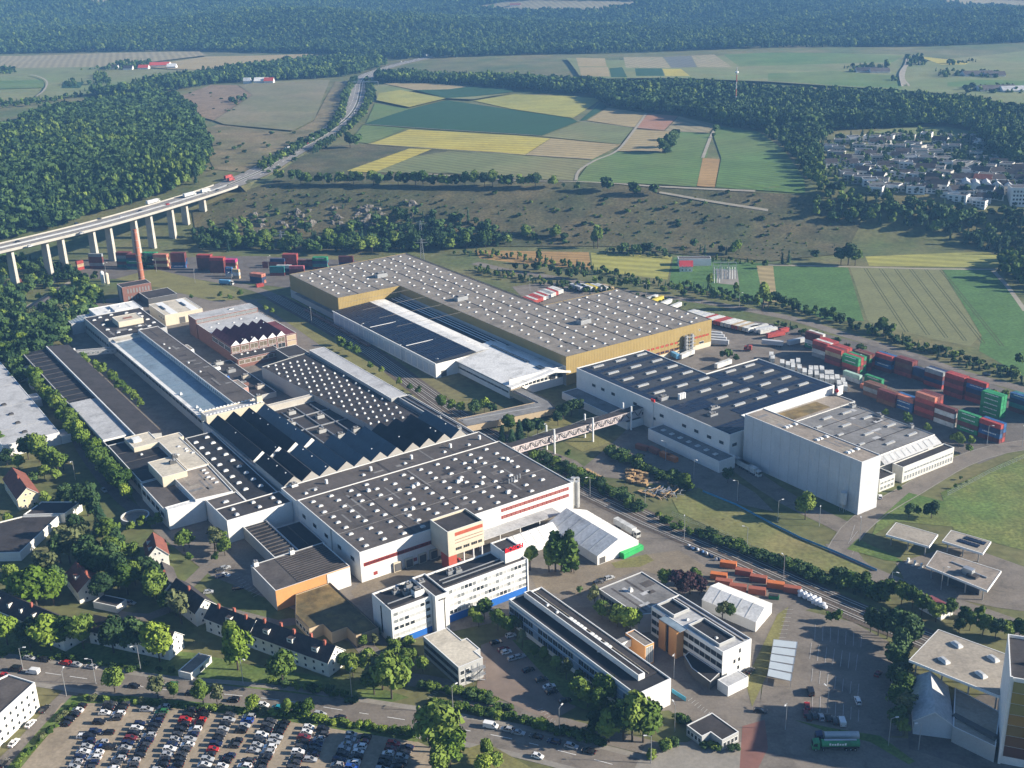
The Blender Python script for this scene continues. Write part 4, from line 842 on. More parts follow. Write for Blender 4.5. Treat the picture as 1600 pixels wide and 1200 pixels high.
# boiler house and chimney
bo = bld('boiler_house', 'dark brick boiler house with grey fire wall', RECT(224, 246, 856, 869), 12.5, [W_brick, W_brick, W_brick, W_dark], R_dark, par=.3)
slab(bo, 'rendered_panel', X(224, 869), X(224, 856), 2.5, 9.5, 0, 11.8, .15, W_grey); wins(bo, X(224, 856), X(246, 856), 7, 1.3, 3.6, 8, 3, 21, fr=W_brick, gl=GLASSB); wins(bo, X(224, 856), X(246, 856), 2, 1.3, 3, 8, 3, 21, fr=W_brick, gl=GLASSB)
shell(bo.root, RECT(236, 258, 834, 855.8), 6.5, W_dark, R_dark, .3, wname='annex_wall', rname='annex_roof')
chx = G(222, 440); cz = thing('chimney', 'tall tapering red brick factory chimney behind the boiler house', 'chimney', (chx[0], chx[1], 0))
mb = MB(); CB = mat('chimney_brick', (.34, .135, .085), var=.16, scale=.4, fine=.12)
for k in range(10): mb.cyl((chx[0], chx[1], k*4.25), (chx[0], chx[1], (k+1)*4.25), 2.45-.11*k, 2.45-.11*(k+1), 20, CB, cap=False)
mb.obj('shaft', cz, smooth=True); mb = MB(); mb.cyl((chx[0], chx[1], 41.8), (chx[0], chx[1], 43), 1.62, 1.62, 20, CB); mb.cyl((chx[0], chx[1], 43), (chx[0], chx[1], 43.1), 1.1, 1.1, 16, R_black); mb.obj('crown', cz)
mb = MB()
for z in range(4, 42, 6): mb.cyl((chx[0], chx[1], z), (chx[0], chx[1], z+.22), 2.5-.026*z, 2.5-.026*z, 20, STEEL, cap=True)
mb.obj('iron_band', cz)
for k, (px, py) in enumerate(((162,446),(169,447))):
    g = G(px, py); t_ = thing('silo', ['white silo beside the chimney yard', 'beige silo beside the chimney yard'][k], 'silo', g+(0,)); m = [FRW, W_cream][k]
    mb = MB(); mb.cyl(g+(2,), g+(11-k,), 1.5, 1.5, 14, m); mb.cyl(g+(11-k,), g+(12-k,), 1.5, .4, 14, m); mb.obj('tank', t_); mb = MB()
    for q in range(4): mb.bar((g[0]+1.2*math.cos(q*1.57), g[1]+1.2*math.sin(q*1.57), 0), (g[0]+1.2*math.cos(q*1.57), g[1]+1.2*math.sin(q*1.57), 2.1), .2, STEEL)
    mb.obj('legs', t_)
# grey roofed brick hall with maroon sawtooth
br = bld('brick_hall', 'brick hall with light grey stepped roofs behind the maroon sawtooth', RECT(238, 282.5, 708, 735), 11, W_brick, R_lgrey, par=.15)
shell(br.root, RECT(237.5, 282, 735.2, 750), 14, [W_brick, W_grey, W_brick, W_brick], R_lgrey, .15, wname='upper_wall', rname='upper_roof')
wins(br, X(237.5, 735.2), X(282, 735.2), 11.4, 3.8, 2, 11, .5, 44, gl=GLASSB, fr=W_grey); domes(br, [X(u, 722+(i % 2)*5) for i, u in enumerate((243,250,259,266,275))], 1.2, 1.2, .6); domes(br, [X(266, 744)], 3.5, 2, .8, z=13.8, top=R_grey)
ms = sawtooth('maroon_sawtooth', 'brick workshop with six maroon sawtooth roofs and white concrete frame', 238, 6, 6.2, 674, 707.8, 11, 3.2, lambda i: R_maroon, R_maroon, FRW, .62, base=W_brick)
sq = bld('maroon_end_bay', 'flat maroon roofed end bay of the sawtooth workshop', RECT(275.4, 283, 674, 707.8), 11, W_brick, R_maroon, par=.2)
ma, mb2 = X(238, 674), X(275.2, 674)
wins(ms, ma, mb2, 7.0, 5.2, 3.2, 6, 0, 37.2, fr=FRW, gl=mat('tan_glass', (.16, .13, .09), rough=.3), mull=1, out=.05); wins(ms, ma, mb2, 3.2, 5.2, 3.2, 6, 0, 37.2, fr=FRW, gl=GLASS, mull=1, out=.05); wins(sq, X(275.4, 674), X(283, 674), 7, 6.4, 3.2, 1, .3, 7.3, fr=FRW, gl=W_tan, out=.05); wins(sq, X(275.4, 674), X(283, 674), 3.2, 6.4, 3.2, 1, .3, 7.3, fr=FRW, gl=W_tan, out=.05)
wins(ms, X(238, 707.8), X(238, 674), 6.6, 10, 3, 3, .5, 33.3, fr=FRW, mull=4, out=.05)
lf = bld('low_workshop', 'low dark roofed workshop in front of the maroon sawtooth', RECT(237, 266, 661.5, 673.6), 6, W_brick, R_dark, par=.3)
wins(lf, X(237, 661.5), X(266, 661.5), 2.4, 3.6, 2.6, 7, .5, 28, fr=FRW, gl=MATS['tan_glass']); domes(lf, [X(u, 670) for u in (243, 247, 252, 258)], 1.3, 1.3, .8)
lg = bld('grey_ridge_shed', 'low grey roofed shed between workshop and domed hall', RECT(262, 276, 640, 660), 8, W_dark, R_dark, par=.2)
yb = bld('yard_store', 'small cluttered store yard roof between brown hall and workshop', RECT(215, 236, 600, 672), 3.2, W_grey, R_dark, par=.2)
for u, v, m in ((222,660,FRW),(228,650,STEEL),(220,640,W_blue),(231,634,R_cream),(225,622,W_brick),(231,612,W_conc),(219,610,W_grey),(227,668,W_grey)): unit(yb, u, v, 3, (4.5, 3, 2.2), m)
pk = bld('brick_stair', 'small pink brick stair tower beside the brown hall', RECT(214, 218, 596, 612), 11.5, wallmat('pink_brick', (.40, .23, .19)), R_brown, par=.2)
sx = bld('yard_house', 'small white roofed house beside the brown clerestory roof', RECT(214, 219.5, 690, 702), 9, W_white, R_weld, par=.2); wins(sx, X(214, 690), X(219.5, 690), 5, 1.4, 1.4, 3, .2, 5.2)
# ---------------------------------------------------------------- left long dark hall
ld = Bld(); ld.root = thing('long_dark_hall', 'long dark twin slope hall beside the tree lined lane', 'factory building', X(143, 660)+(0,)); ld.h = 9; ld.par = 0
walls(ld.root, PUV((129.6,567),(157.5,567),(157.5,752),(129.6,752)), 0, 8.6, W_grey)
mb = MB(); mb.face([X(129.2, 640)+(8.8,), X(143.8, 640)+(8.8,), X(143.8, 752.4)+(8.8,), X(129.2, 752.4)+(8.8,)], R_black); mb.obj('lower_roof', ld.root)
mb = MB(); mb.prism(RECT(143.8, 144.4, 567, 752.4), 8.6, 10.6, R_lgrey, FRW); mb.obj('ridge_wall', ld.root)
mb = MB(); mb.face([X(144.4, 567)+(10.5,), X(157.9, 567)+(8.7,), X(157.9, 752.4)+(8.7,), X(144.4, 752.4)+(10.5,)], R_dark); mb.face([X(144.4, 567)+(8.5,), X(157.5, 567)+(8.5,), X(157.5, 567)+(8.7,), X(144.4, 567)+(10.5,)], W_grey); mb.obj('upper_roof', ld.root)
mb = MB(); mb.prism(RECT(129.3, 141, 574, 640), 8.5, 9.6, W_white, R_lgrey); mb.obj('pale_roof', ld.root); mb = MB(); mb.prism(RECT(141, 143.7, 574, 640), 8.5, 9.2, R_blue, R_blue); mb.obj('blue_gutter', ld.root)
strips(ld, 'roof_seam', [(X(129.6, v), X(143.6, v)) for v in range(646, 750, 9)], .5, .14, R_hall, 8.8); strips(ld, 'gutter', [(X(129.2, 567), X(129.2, 752))], .5, .3, R_lgrey, 8.8)
wins(ld, X(129.6, 752), X(129.6, 567), 4.4, 5.4, 2.2, 28, 2, 183, fr=FRD, gl=GLASS, mull=3)
for k, (u, v, m) in enumerate(((123,727,R_white),(126,735,R_cream),(125.5,708,R_white))):
    shell(ld.root, RECT(u-3, 129.4, v-4, v+4), 4.6, W_white, m, .2, wname='porch_wall', rname='porch_roof')
ldw = bld('yard_wall', 'long white wall at the upper end of the dark hall', PUV((128,753),(158,753.3),(163,760),(162.5,760.6),(157,754.4),(128,754)), 3.2, W_white, W_white, par=.05, cat='wall')
fb_ = bld('covered_walkway', 'grey covered walkway bridging dark hall and dark block', PUV((158,741),(182,731),(183.5,734.5),(159.5,745)), 6.6, W_grey, R_grey, par=.2, z0=3.4, cat='walkway')
wins(fb_, X(158, 741), X(182, 731), 4.3, 2, 1.5, 8, 1, 25, gl=GLASSB)
# dark flat roofs and cream block at the lower end
d2 = bld('dark_wing', 'dark flat wing below the pale roof insert', RECT(129.4, 150.5, 512, 566.8), 9, W_grey, R_black, par=.35); domes(d2, [X(u, v) for u, v in ((140,545),(141,528),(146,521),(147,524),(146,517))], 1.2, 1.2, .8)
strips(d2, 'roof_seam', [(X(130, v), X(150, v)) for v in (553, 540, 526)], .4, .12, R_hall, 8.65); wins(d2, X(129.4, 566.8), X(129.4, 512), 4.2, 5.4, 2.2, 8, 1, 54, fr=FRD, mull=3)
cr_ = bld('cream_block', 'cream flat roofed block with stepped penthouse on dark halls', PUV((150.7,508),(161.5,508),(161.5,549),(163.5,549),(163.5,556),(151,556),(151,566.6),(138,566.6),(138,550),(150.7,550)), 11.2, W_cream, R_cream, par=.25)
shell(cr_.root, RECT(136.5, 148.5, 501, 522.5), 13.6, W_cream, R_cream, .2, wname='penthouse_wall', rname='penthouse_roof'); unit(cr_, 149, 520, 13.4, (2.5, 2, 1.4), W_dark); unit(cr_, 146, 514, 13.4, (3, 2, 1.4), W_dark)
domes(cr_, [X(u, v) for u, v in ((157,538),(159,533),(158.5,530),(160,526),(153,528))], 1.5, 1.1, .6); mb = MB(); mb.box(X(142, 559)+(11,), (4, 5, 1.4), UA, W_white, R_white); mb.obj('stair_head', cr_.root)
bt = bld('tan_gravel_roof', 'patchy tan gravel roof beside the cream penthouse', PUV((142.3,473.5),(159.5,471.5),(161,507.6),(142.3,507.6)), 11, W_white, R_weld, par=.35); domes(bt, [X(u, v) for u, v in ((157,503),(157,499),(156,494),(157,491),(157,486))], 2.0, 1.3, .6)
bd = bld('dotted_dark_roof', 'dark roof with two rows of angled white skylights', PUV((161.2,459),(176.5,459),(178.3,549),(164,549)), 10, W_grey, R_black, par=.3)
domes(bd, [X(u, v) for k in range(9) for u, v in ((166.5-k*.1, 540-k*8.5), (173.5-k*.1, 543-k*9))], 2.4, 1.3, 1.0)
gs = bld('slate_slope_wing', 'dark slate roofed wing ending in a bright white gable', RECT(128.8, 142, 477, 511.6), 8.6, [W_white, W_white, W_grey, W_white], R_hall, par=.2); wins(gs, X(128.8, 511.6), X(128.8, 477), 4, 5, 2.2, 5, 1, 34, fr=FRD, mull=3)
gl2 = bld('grey_flat_link', 'grey flat roof above the brown roofed link', RECT(146.2, 160.8, 459, 471.2), 10.6, W_white, R_hall, par=.3); domes(gl2, [X(153, 464)], 2.6, 1.6, .8)
ws = bld('white_gable_wall', 'tall white end wall of the slate wing', PUV((129,473),(146,472),(146,476.6),(129,476.6)), 10, W_white, R_white, par=.2)
# ribbed dark annexes, orange fronted hall, moss roofed building
ra = bld('ribbed_annex', 'low dark ribbed roof annex below the white link', RECT(152.8, 163.8, 410, 444.2), 6, W_grey, R_black, par=.25)
strips(ra, 'roof_rib', [(X(153.3, v), X(163.4, v)) for v in np.arange(413, 443, 3.2)], .5, .3, R_hall, 5.75); strips(ra, 'roof_rib', [(X(163.2, 411), X(163.2, 443))], .5, .5, STEEL, 5.75)
rb_ = bld('dark_infill_roof', 'dark sunken roof between ribbed annex and front hall', RECT(164.2, 176.5, 411, 437), 4.6, W_grey, R_black, par=.3); strips(rb_, 'roof_rib', [(X(170, 412), X(170, 436))], .5, .3, R_hall, 4.3)
oh = bld('orange_front_hall', 'dark roofed hall with an orange front wall under its eaves', RECT(140.3, 172.6, 379.5, 404.6), 9, [W_orange, W_white, W_grey, W_grey], R_dark, par=.25)
strips(oh, 'roof_rib', [(X(150.5, v), X(172.2, v)) for v in np.arange(381.5, 404, 1.7)], .35, .22, R_hall, 8.75); mb = MB(); mb.prism(RECT(140.8, 150, 380, 404), 8.76, 8.86, R_hall, R_hall); mb.obj('lower_roof_field', oh.root)
for u, v in ((142, 403), (158, 403.5)): unit(oh, u, v, 8.8, (1.8, 1.6, 2), FRW)
slab(oh, 'white_front', X(140.3, 379.5), X(172.6, 379.5), 22, 32.2, .1, 8.6, .25, W_white)
mo = bld('moss_roof_building', 'low L-shaped building with mossy gravel roof', PUV((153.8,338),(163.2,338),(163.2,379),(148,379),(141.8,365.5),(141.8,352.8),(147.5,352.8),(147.5,345.5),(153.8,345.5)), 5, W_tan, R_moss, par=.35, cope=R_dark)
wins(mo, X(141.8, 365.5), X(141.8, 352.8), 1.4, 2.4, 1.8, 4, .3, 12.5)
# ---------------------------------------------------------------- office slab with the red letters
of = bld('office_slab', 'white five storey office slab with blue base and red roof letters', PUV((165,330.2),(182.2,330.2),(182.2,331.5),(227,331.5),(227,345.3),(165,345.3)), 15.4, W_white, R_black, par=.7)
shell(of.root, RECT(182.3, 188, 327.6, 345), 16.2, W_white, R_dark, .6, wname='stair_wall', rname='stair_roof')
a, b = X(188, 331.5), X(227, 331.5); BL = mat('white_blind', (.46, .46, .45), rough=.4, var=.1); seq = [GLASSB, GLASS, GLASS, GLASSB, BL, BL, GLASSB, BL, BL, GLASSB, GLASSB, BL, BL]
for k in range(4): wins(of, a, b, 3.5+k*2.95, 1.77, 1.75, 20, .6, 36, fr=FRW, alt=seq[k*3:]+seq[:k*3], out=.0)
for k in range(4): wins(of, a, b, 3.6+k*2.95, 2.6, 1.6, 1, 36, 38.8, fr=FRW, gl=GLASSB)
slab(of, 'corner_frame', a, b, 38.5, 39.0, 0, 15.5, .5, FRW)
slab(of, 'blue_base', a, b, .2, 38.4, .02, 3.2, .12, W_blue)
a, b = X(165, 330.2), X(182.2, 330.2)
for k, al in enumerate(([SKYL]*7, [GLASS, GLASS, GLASS, GLASS, SKYL, SKYL, GLASS], [GLASSB, GLASSB, GLASS, SKYL, SKYL, SKYL, GLASS], [GLASSB, SKYL, SKYL, SKYL, SKYL, GLASS, GLASS])): wins(of, a, b, 3.5+k*2.95, 2.0, 1.6, 7, .6, 16.6, fr=FRW, alt=al)
slab(of, 'blue_base', a, b, .4, 16.8, .02, 2.6, .12, W_blue); slab(of, 'stair_strip', X(182.3, 327.6), X(188, 327.6), 3.6, 4.0, 1, 14, .06, FRD)
slab(of, 'stair_strip', X(165, 345.3), X(165, 330.2), 6.5, 7.5, 2, 13.5, .06, GLASS)
shell(of.root, RECT(218.5, 226.6, 334.5, 345), 19.4, W_white, R_dark, .5, z0=14.6, wname='penthouse_wall', rname='penthouse_roof')
for u, v in ((173,341),(176,338),(179,342),(184,341),(197,341),(200,340)): unit(of, u, v, 14.7, (2.6, 1.8, 1.6), STEEL)
strips(of, 'roof_rail', [(X(166, 334.5), X(181, 334.5)), (X(190, 335), X(218, 335)), (X(190, 337.5), X(218, 337.5))], .3, .35, STEEL, 15.6); strips(of, 'roof_walk', [(X(189, 333), X(226, 333)), (X(166, 332), X(181, 332))], 1.4, .12, R_hall, 14.75)
unit(of, 179, 335, 14.8, (4, 3, 2.6), FRW)
def lettering(name, text, loc, ang, size, m, root=None, depth=.12):
    cu = bpy.data.curves.new(name, 'FONT'); cu.body = text; cu.size = size; cu.extrude = depth; cu.align_x = 'CENTER'; cu.offset = size*.018
    t = bpy.data.objects.new(name, cu); COL.objects.link(t); dg = bpy.context.evaluated_depsgraph_get(); dg.update()
    me = bpy.data.meshes.new_from_object(t.evaluated_get(dg)); bpy.data.objects.remove(t); me.materials.clear(); me.materials.append(m)
    o = link(name, me, root, loc)
    if root is not None: r0 = ORI[root.name]; o.location = (loc[0]-r0[0], loc[1]-r0[1], loc[2]-r0[2])
    o.rotation_euler = (math.pi/2, 0, ang); return o
RED = mat('sign_red', (.62, .02, .03), var=.05); lp = X(222.6, 334.2)
lettering('red_letters', 'BOSCH', lp+(19.5,), UA, 2.7, RED, of.root, .2)
mb = MB(); mb.bar(X(218.8, 334.6)+(19.6,), X(226.4, 334.6)+(19.6,), .2, STEEL); mb.bar(X(218.8, 334.6)+(21.2,), X(226.4, 334.6)+(21.2,), .12, STEEL)
for u in (219, 222.6, 226): mb.bar(X(u, 334.7)+(19.3,), X(u, 334.7)+(21.4,), .14, STEEL)
mb.obj('letter_frame', of.root); lettering('small_letters', 'BOSCH', X(185.2, 327.45)+(13.9,), UA, .9, FRD, of.root, .04)
po = bld('pale_roof_office', 'small grey office with pale flat roof and steel stairs', PUV((171.2,294),(181.3,294),(181.3,299),(183.5,299),(183.5,308),(181.3,308),(181.3,318.2),(171.2,318.2)), 8.2, W_grey, R_cream, par=.2, cat='office building')
for z in (1.6, 4.8): wins(po, X(171.2, 318.2), X(171.2, 294), z, 2.2, 1.7, 10, .3, 23.8, fr=FRD)
for z in (1.4, 4.6): wins(po, X(171.2, 294), X(181.3, 294), z, 1.8, 1.8, 2, .4, 4.6)
mb = MB()
for u in (176, 178.6, 181): mb.bar(X(u, 292.2)+(0,), X(u, 292.2)+(8,), .16, STEEL)
for z in (2.6, 5.3): mb.prism(RECT(175.8, 181.2, 292, 293.9), z, z+.12, STEEL, STEEL, True); mb.bar(X(175.8, 292.1)+(z+1,), X(181.2, 292.1)+(z+1,), .08, STEEL)
mb.bar(X(176, 292.5)+(2.6,), X(181, 292.5)+(5.3,), .5, STEEL, .2); mb.bar(X(181, 292.5)+(0,), X(176, 292.5)+(2.6,), .5, STEEL, .2); mb.obj('outside_stairs', po.root)
lo2 = bld('long_office', 'long two storey blue grey office with raised roof spine', RECT(208.4, 223.6, 243, 317.5), 10.6, W_white, R_black, par=.6)
shell(lo2.root, RECT(214.4, 217.2, 249, 316), 12.2, W_white, R_dark, .15, z0=9.8, wname='spine_wall', rname='spine_roof')
WB = wallmat('blue_spandrel', (.25, .33, .42)); a, b = X(208.4, 317.5), X(208.4, 243)
for z in (2.0, 5.5): wins(lo2, a, b, z, 2.95, 2.3, 24, .5, 74, fr=WB, alt=[GLASS, GLASS, GLASS, GLASS, GLASS, WB, GLASS, GLASS], mull=1)
slab(lo2, 'sill_band', a, b, .2, 74.3, 4.5, 5.2, .3, WB); slab(lo2, 'eaves_band', a, b, .2, 74.3, 8.6, 9.3, .25, WB)
mb = MB(); mb.prism(RECT(217.4, 223.2, 249, 316.5), 10.02, 10.2, R_dark, R_dark); mb.obj('upper_roof_field', lo2.root)
domes(lo2, [X(218.6, v) for v in (292.5,290.5,288.5,286.5,284.5)]+[X(218.6, v) for v in (280,278,276,272,270)], 2.2, 1.2, 1.1, z=10.2); domes(lo2, [X(216, v) for v in (303, 297)], 1, 1, .7, z=12)
strips(lo2, 'roof_rail', [(X(219.8, 250), X(219.8, 316))], .2, .3, R_tan, 10.2)
gh = bld('grey_roof_hall', 'grey gravel roofed hall beside the courtyard office', PUV((243,283),(249,280.2),(264.9,280.2),(264.9,306.5),(243,306.5)), 8, W_grey, R_grey, par=.35)
domes(gh, [X(252, 298)], 1.4, 1.4, 1.8); wins(gh, X(243, 306.5), X(243, 283), 4.6, 1.5, 1.8, 8, 1, 15, fr=FRD); wins(gh, X(243, 306.5), X(243, 283), 1, 1.5, 1.8, 5, 8, 18, fr=FRD)
co = bld('courtyard_office', 'three storey white office with sunken dark roof courts', RECT(246.8, 260.6, 242.4, 279.8), 12, W_white, R_lgrey, par=.3)
for v0_, v1_ in ((269.5, 278), (246, 261)):
    mb = MB(); mb.prism(RECT(248.6, 255.5, v0_, v1_), 11.71, 11.73, R_black, R_black); mb.obj('roof_court', co.root)
    shell(co.root, RECT(248.2, 255.9, v0_-.4, v1_+.4), 12.9, W_grey, R_black, .9, z0=11.5, wname='court_wall', rname='court_floor')
strips(co, 'roof_rail', [(X(257.5, 243.5), X(257.5, 279)), (X(259.4, 243.5), X(259.4, 279))], .5, .3, R_dark, 11.7); domes(co, [X(251, 250), X(251, 265)], 1, 1, .8, z=11.8)
a, b = X(246.8, 279.8), X(246.8, 242.4)
for z in (1.4, 4.9, 8.4): wins(co, a, b, z, 2.6, 1.9, 13, .3, 37.2, fr=FRD, gl=GLASS)
wins(co, X(246.8, 242.4), X(260.6, 242.4), 8.6, .9, 1.6, pos=[8.3], fr=FRD); wins(co, X(246.8, 242.4), X(260.6, 242.4), 5.2, .9, 1.4, pos=[5.8, 8.1], fr=FRD); wins(co, X(246.8, 242.4), X(260.6, 242.4), 2.0, .9, 1.4, pos=[7.8], fr=FRD)
for v0_, v1_ in ((268, 271.6), (262, 266.2)):
    mb = MB(); mb.prism(RECT(243.2, 246.6, v0_, v1_), 0, 11.6, W_orange, R_grey); mb.obj('orange_stair_tower', co.root)
mb = MB(); mb.prism(RECT(243.6, 246.6, 266.3, 267.9), 0, 11.2, GLASS, R_grey); mb.prism(RECT(243.4, 246.9, 260.6, 271.8), 11.7, 11.9, STEEL, R_blue, True); mb.obj('stair_glazing', co.root)
ob = bld('orange_link', 'small orange block with white window grid linking two offices', RECT(231.2, 235.4, 265.2, 276), 8.4, [W_orange, W_orange, W_orange, W_orange], R_brown, par=.3)
wins(ob, X(231.2, 265.2), X(235.4, 265.2), .6, 3.4, 7, 1, .2, 4, fr=FRW, gl=GLASSB, mull=3); mb = MB(); mb.prism(RECT(223.8, 231, 272.5, 275.5), 4.6, 7.6, W_white, R_grey, True); mb.obj('glazed_bridge', ob.root)
mb = MB(); mb.prism(RECT(236.5, 245, 240.5, 256), 0, 3.2, W_dark, R_black); 
cn = bld('canteen_roof', 'curved dark low roof at the foot of the courtyard office', PUV((240,241),(246.5,243),(246.5,259),(243.5,258),(240.5,251)), 3.4, W_dark, R_black, par=.2)
wb_ = bld('white_box', 'small white flat roofed box at the office corner', RECT(242.3, 252, 234.8, 240), 4, W_white, R_lgrey, par=.12)
gt = bld('gatehouse', 'small gatehouse with stained dark roof and white edge', PUV((216.9,227.8),(216.9,220.6),(220.7,220.6),(220.7,215.4),(228.1,215.4),(228.1,227.8)), 4, W_grey, R_dark, par=.25)
wins(gt, X(216.9, 227.8), X(216.9, 220.6), 1, 1.4, 1.8, 4, .3, 7); wins(gt, X(220.7, 215.4), X(228.1, 215.4), 1, 1.4, 1.8, 4, .3, 7)
def patches(B, u0, u1, v0, v1, n, ms, seed):
    r = np.random.default_rng(seed); z = B.h-B.par
    for i in range(n):
        u, v = r.uniform(u0, u1), r.uniform(v0, v1); a, b = (r.uniform(1.5, 7), r.uniform(1.2, 4)) if i % 3 else (r.uniform(.6, 1.2), r.uniform(8, 22)); mb = MB(); p = X(u, v)
        mb.box((p[0], p[1], z+.004), (a, b, .03+.004*(i % 5)), UA, ms[i % len(ms)], bottom=False); mb.obj('roof_patch', B.root)
patches(fh, 183, 279, 390, 428, 26, [R_grey, R_dark, roofmat('felt', (.15, .135, .125))], 1); patches(gold, 385, 490, 525, 590, 22, [R_grey, roofmat('brown2', (.17, .155, .14)), roofmat('pale2', (.27, .245, .215))], 2); patches(gold, 337, 425, 720, 780, 14, [R_grey, MATS['roof_brown2'], MATS['roof_pale2']], 3)
patches(lo, 426, 458, 322, 366, 14, [R_weld, R_lgrey, R_dark], 4); patches(l2, 184, 280, 444, 448, 10, [R_grey, R_dark], 5); patches(bt, 146, 156, 480, 500, 8, [R_grey, R_tan], 6); patches(gh, 247, 261, 285, 302, 8, [R_hall, R_lgrey], 7); patches(ch, 204, 211, 585, 730, 14, [R_dark, R_grey], 8); patches(tb, 186, 214, 747, 758, 6, [R_grey], 9); patches(hb, 386, 393, 303, 365, 8, [R_grey, R_tan], 10)
# ---------------------------------------------------------------- white tents
def tent(name, label, poly, ze, zr, axis, n, seam_m=None):
    B = gabled(name, label, poly, ze, zr, R_white, W_white, axis, over=.1, cat='tent hall'); P = B.poly if axis == 0 else B.poly[1:]+B.poly[:1]
    a, b, c, d = [Vector(p) for p in P]
    for k in range(1, n):
        t = k/n; p, q = a.lerp(b, t), d.lerp(c, t); m = (p+q)/2; mb = MB()
        mb.bar((p.x, p.y, ze+.22), (m.x, m.y, zr+.24), .16, W_grey); mb.bar((m.x, m.y, zr+.24), (q.x, q.y, ze+.22), .16, W_grey); mb.obj('tent_seam', B.root)
    return B
t1 = tent('storage_tent', 'large white gabled storage tent beside the tracks', RECT(262.6, 284.8, 332, 368), 4.2, 8.6, 1, 6); wins(t1, X(262.6, 332), X(284.8, 332), .1, 3.4, 3.2, pos=[2.6], gl=DOCK, name='gate')
t2 = tent('storage_tent', 'long low white tent tunnel leading into the large tent', PUV((237,357),(262.4,357),(262.4,369.5),(237,369.5)), 3.4, 7.2, 0, 6)
t3 = tent('storage_tent', 'white marquee hall beside the orange skips', [(70.9,385.8),(88.2,368.8),(97.0,381.5),(79.5,398.0)], 4.2, 6.4, 0, 5)
gc_ = [X(u, v) for u, v in ((279,329),(283,334))]
for k, (px, py) in enumerate(((985,864),)):
    g = G(px, py); t_ = thing('skip_cover', 'bright green covered container at the tent gable', 'container', (g[0], g[1], 0)); mb = MB(); gm = mat('bright_green', (.03, .32, .09)); mb.box(g+(0,), (12, 4, 2.1), UA+.12, gm); mb.obj('body', t_); mb = MB(); mb.box(g+(2.1,), (11.4, 3.2, .35), UA+.12, mat('light_green', (.06, .42, .13))); mb.obj('lid', t_)
# ================================================================== HOUSES, VIADUCT, FOOTBRIDGE, STATION, CANOPY
def rot_rect(p, q, w, side=1):
    """rectangle with edge p->q and width w to its left (side 1) or right"""
    d = Vector((q[0]-p[0], q[1]-p[1])); n = Vector((-d.y, d.x)).normalized()*w*side
    P = [tuple(p), tuple(q), (q[0]+n.x, q[1]+n.y), (p[0]+n.x, p[1]+n.y)]
    return P if area(P) > 0 else [P[1], P[0], P[3], P[2]]
CHIM = mat('chimney_red', (.32, .10, .07), var=.15)
def house(name, label, a, b, w, ze, zr, roof, wall, side=1, chim=2, dorm=0, dormside=-1, nwin=6, floors=2, group=None, dm=None):
    """gabled house; ridge parallel to a->b (world points of one eave line); windows on both long sides and gables"""
    P = rot_rect(a, b, w, side); B = gabled(name, label, P, ze, zr, roof, wall, 0, .45, 'house', group)
    p = [Vector(q) for q in B.poly]; e = (p[1]-p[0]).normalized(); f = (p[3]-p[0]).normalized(); L = (p[1]-p[0]).length; Wd = (p[3]-p[0]).length
    for k in range(floors):
        wins(B, B.poly[0], B.poly[1], .9+k*2.8, 1.3, 1.4, nwin, .6, L-.6, fr=FRW, gl=GLASS); wins(B, B.poly[2], B.poly[3], .9+k*2.8, 1.3, 1.4, nwin, .6, L-.6, fr=FRW, gl=GLASS)
        wins(B, B.poly[1], B.poly[2], .9+k*2.8, 1.0, 1.3, 2, 1, Wd-1, fr=FRW, gl=GLASS)
    wins(B, B.poly[1], B.poly[2], ze+.6, .9, 1.1, 2, Wd*.3, Wd*.7, fr=FRW, gl=GLASS)
    mid = (p[0]+p[3])/2; ang = math.atan2(e.y, e.x)
    for k in range(chim):
        c = mid+e*L*(k+.6)/(chim+.2)+f*(.5 if k % 2 else -.5); part('chimney', BOXM(1.0, .8, 2.0, CHIM), B.roof, (c.x, c.y, zr-.6), ang)
    sl = (zr-ze)/(Wd/2)
    for k in range(dorm):
        t = L*(k+.6)/(dorm+.2); s = Wd*.24; c = p[0]+e*t+f*s; z = ze+sl*s
        mb = MB(); mb.box((c.x, c.y, z-.6), (2.8 if dm is None else dm, 2.0, 1.7), ang, wall, roof); mb.obj('dormer', B.root)
        n = -f; wp = c+n*1.0; part('window', WIN((2.8 if dm is None else dm)*.7, .9, FRW, GLASS), B.root, (wp.x, wp.y, z-.1), ang)
    return B
def GH(px, py, h): return G(px, py, h)
def hpx(a, b, h): return GH(*a, h), GH(*b, h)
h_wall = wallmat('render_white', (.68, .66, .60)); h_cream = wallmat('render_cream', (.62, .52, .36))
# three terraced rows along the main street (eave line nearest the camera)
a, b = hpx((-20,945), (98,996), 6.2); house('terraced_house', 'dark roofed terrace with white gable at the left street edge', a, b, 9.5, 6.2, 10.6, R_tile, h_wall, 1, 1, 6, dm=1.2, nwin=9)
a, b = hpx((138,985), (262,1012), 5.6); house('terraced_house', 'brown roofed terrace with two broad dormers behind chestnut trees', a, b, 9, 5.6, 9.6, R_tile, h_wall, 1, 2, 2, dm=4, nwin=8)
a, b = hpx((390,990), (512,1035), 6.2); house('terraced_house', 'long dark roofed terrace with five red chimneys and white gable', a, b, 9, 6.2, 10.4, R_tile, h_wall, 1, 5, 3, dm=2.6, nwin=9)
a, b = hpx((320,965), (388,992), 6.0); house('terraced_house', 'middle dark roofed terrace house with blue balconies', a, b, 8.5, 6.0, 10.0, R_tile, h_wall, 1, 3, 1, dm=2.4, nwin=5)
a, b = hpx((262,925), (305,958), 6.0); house('terraced_house', 'upper dark roofed terrace house with a tall white gable', a, b, 9, 6.0, 10.2, R_tile, h_wall, 1, 1, 0, nwin=3)
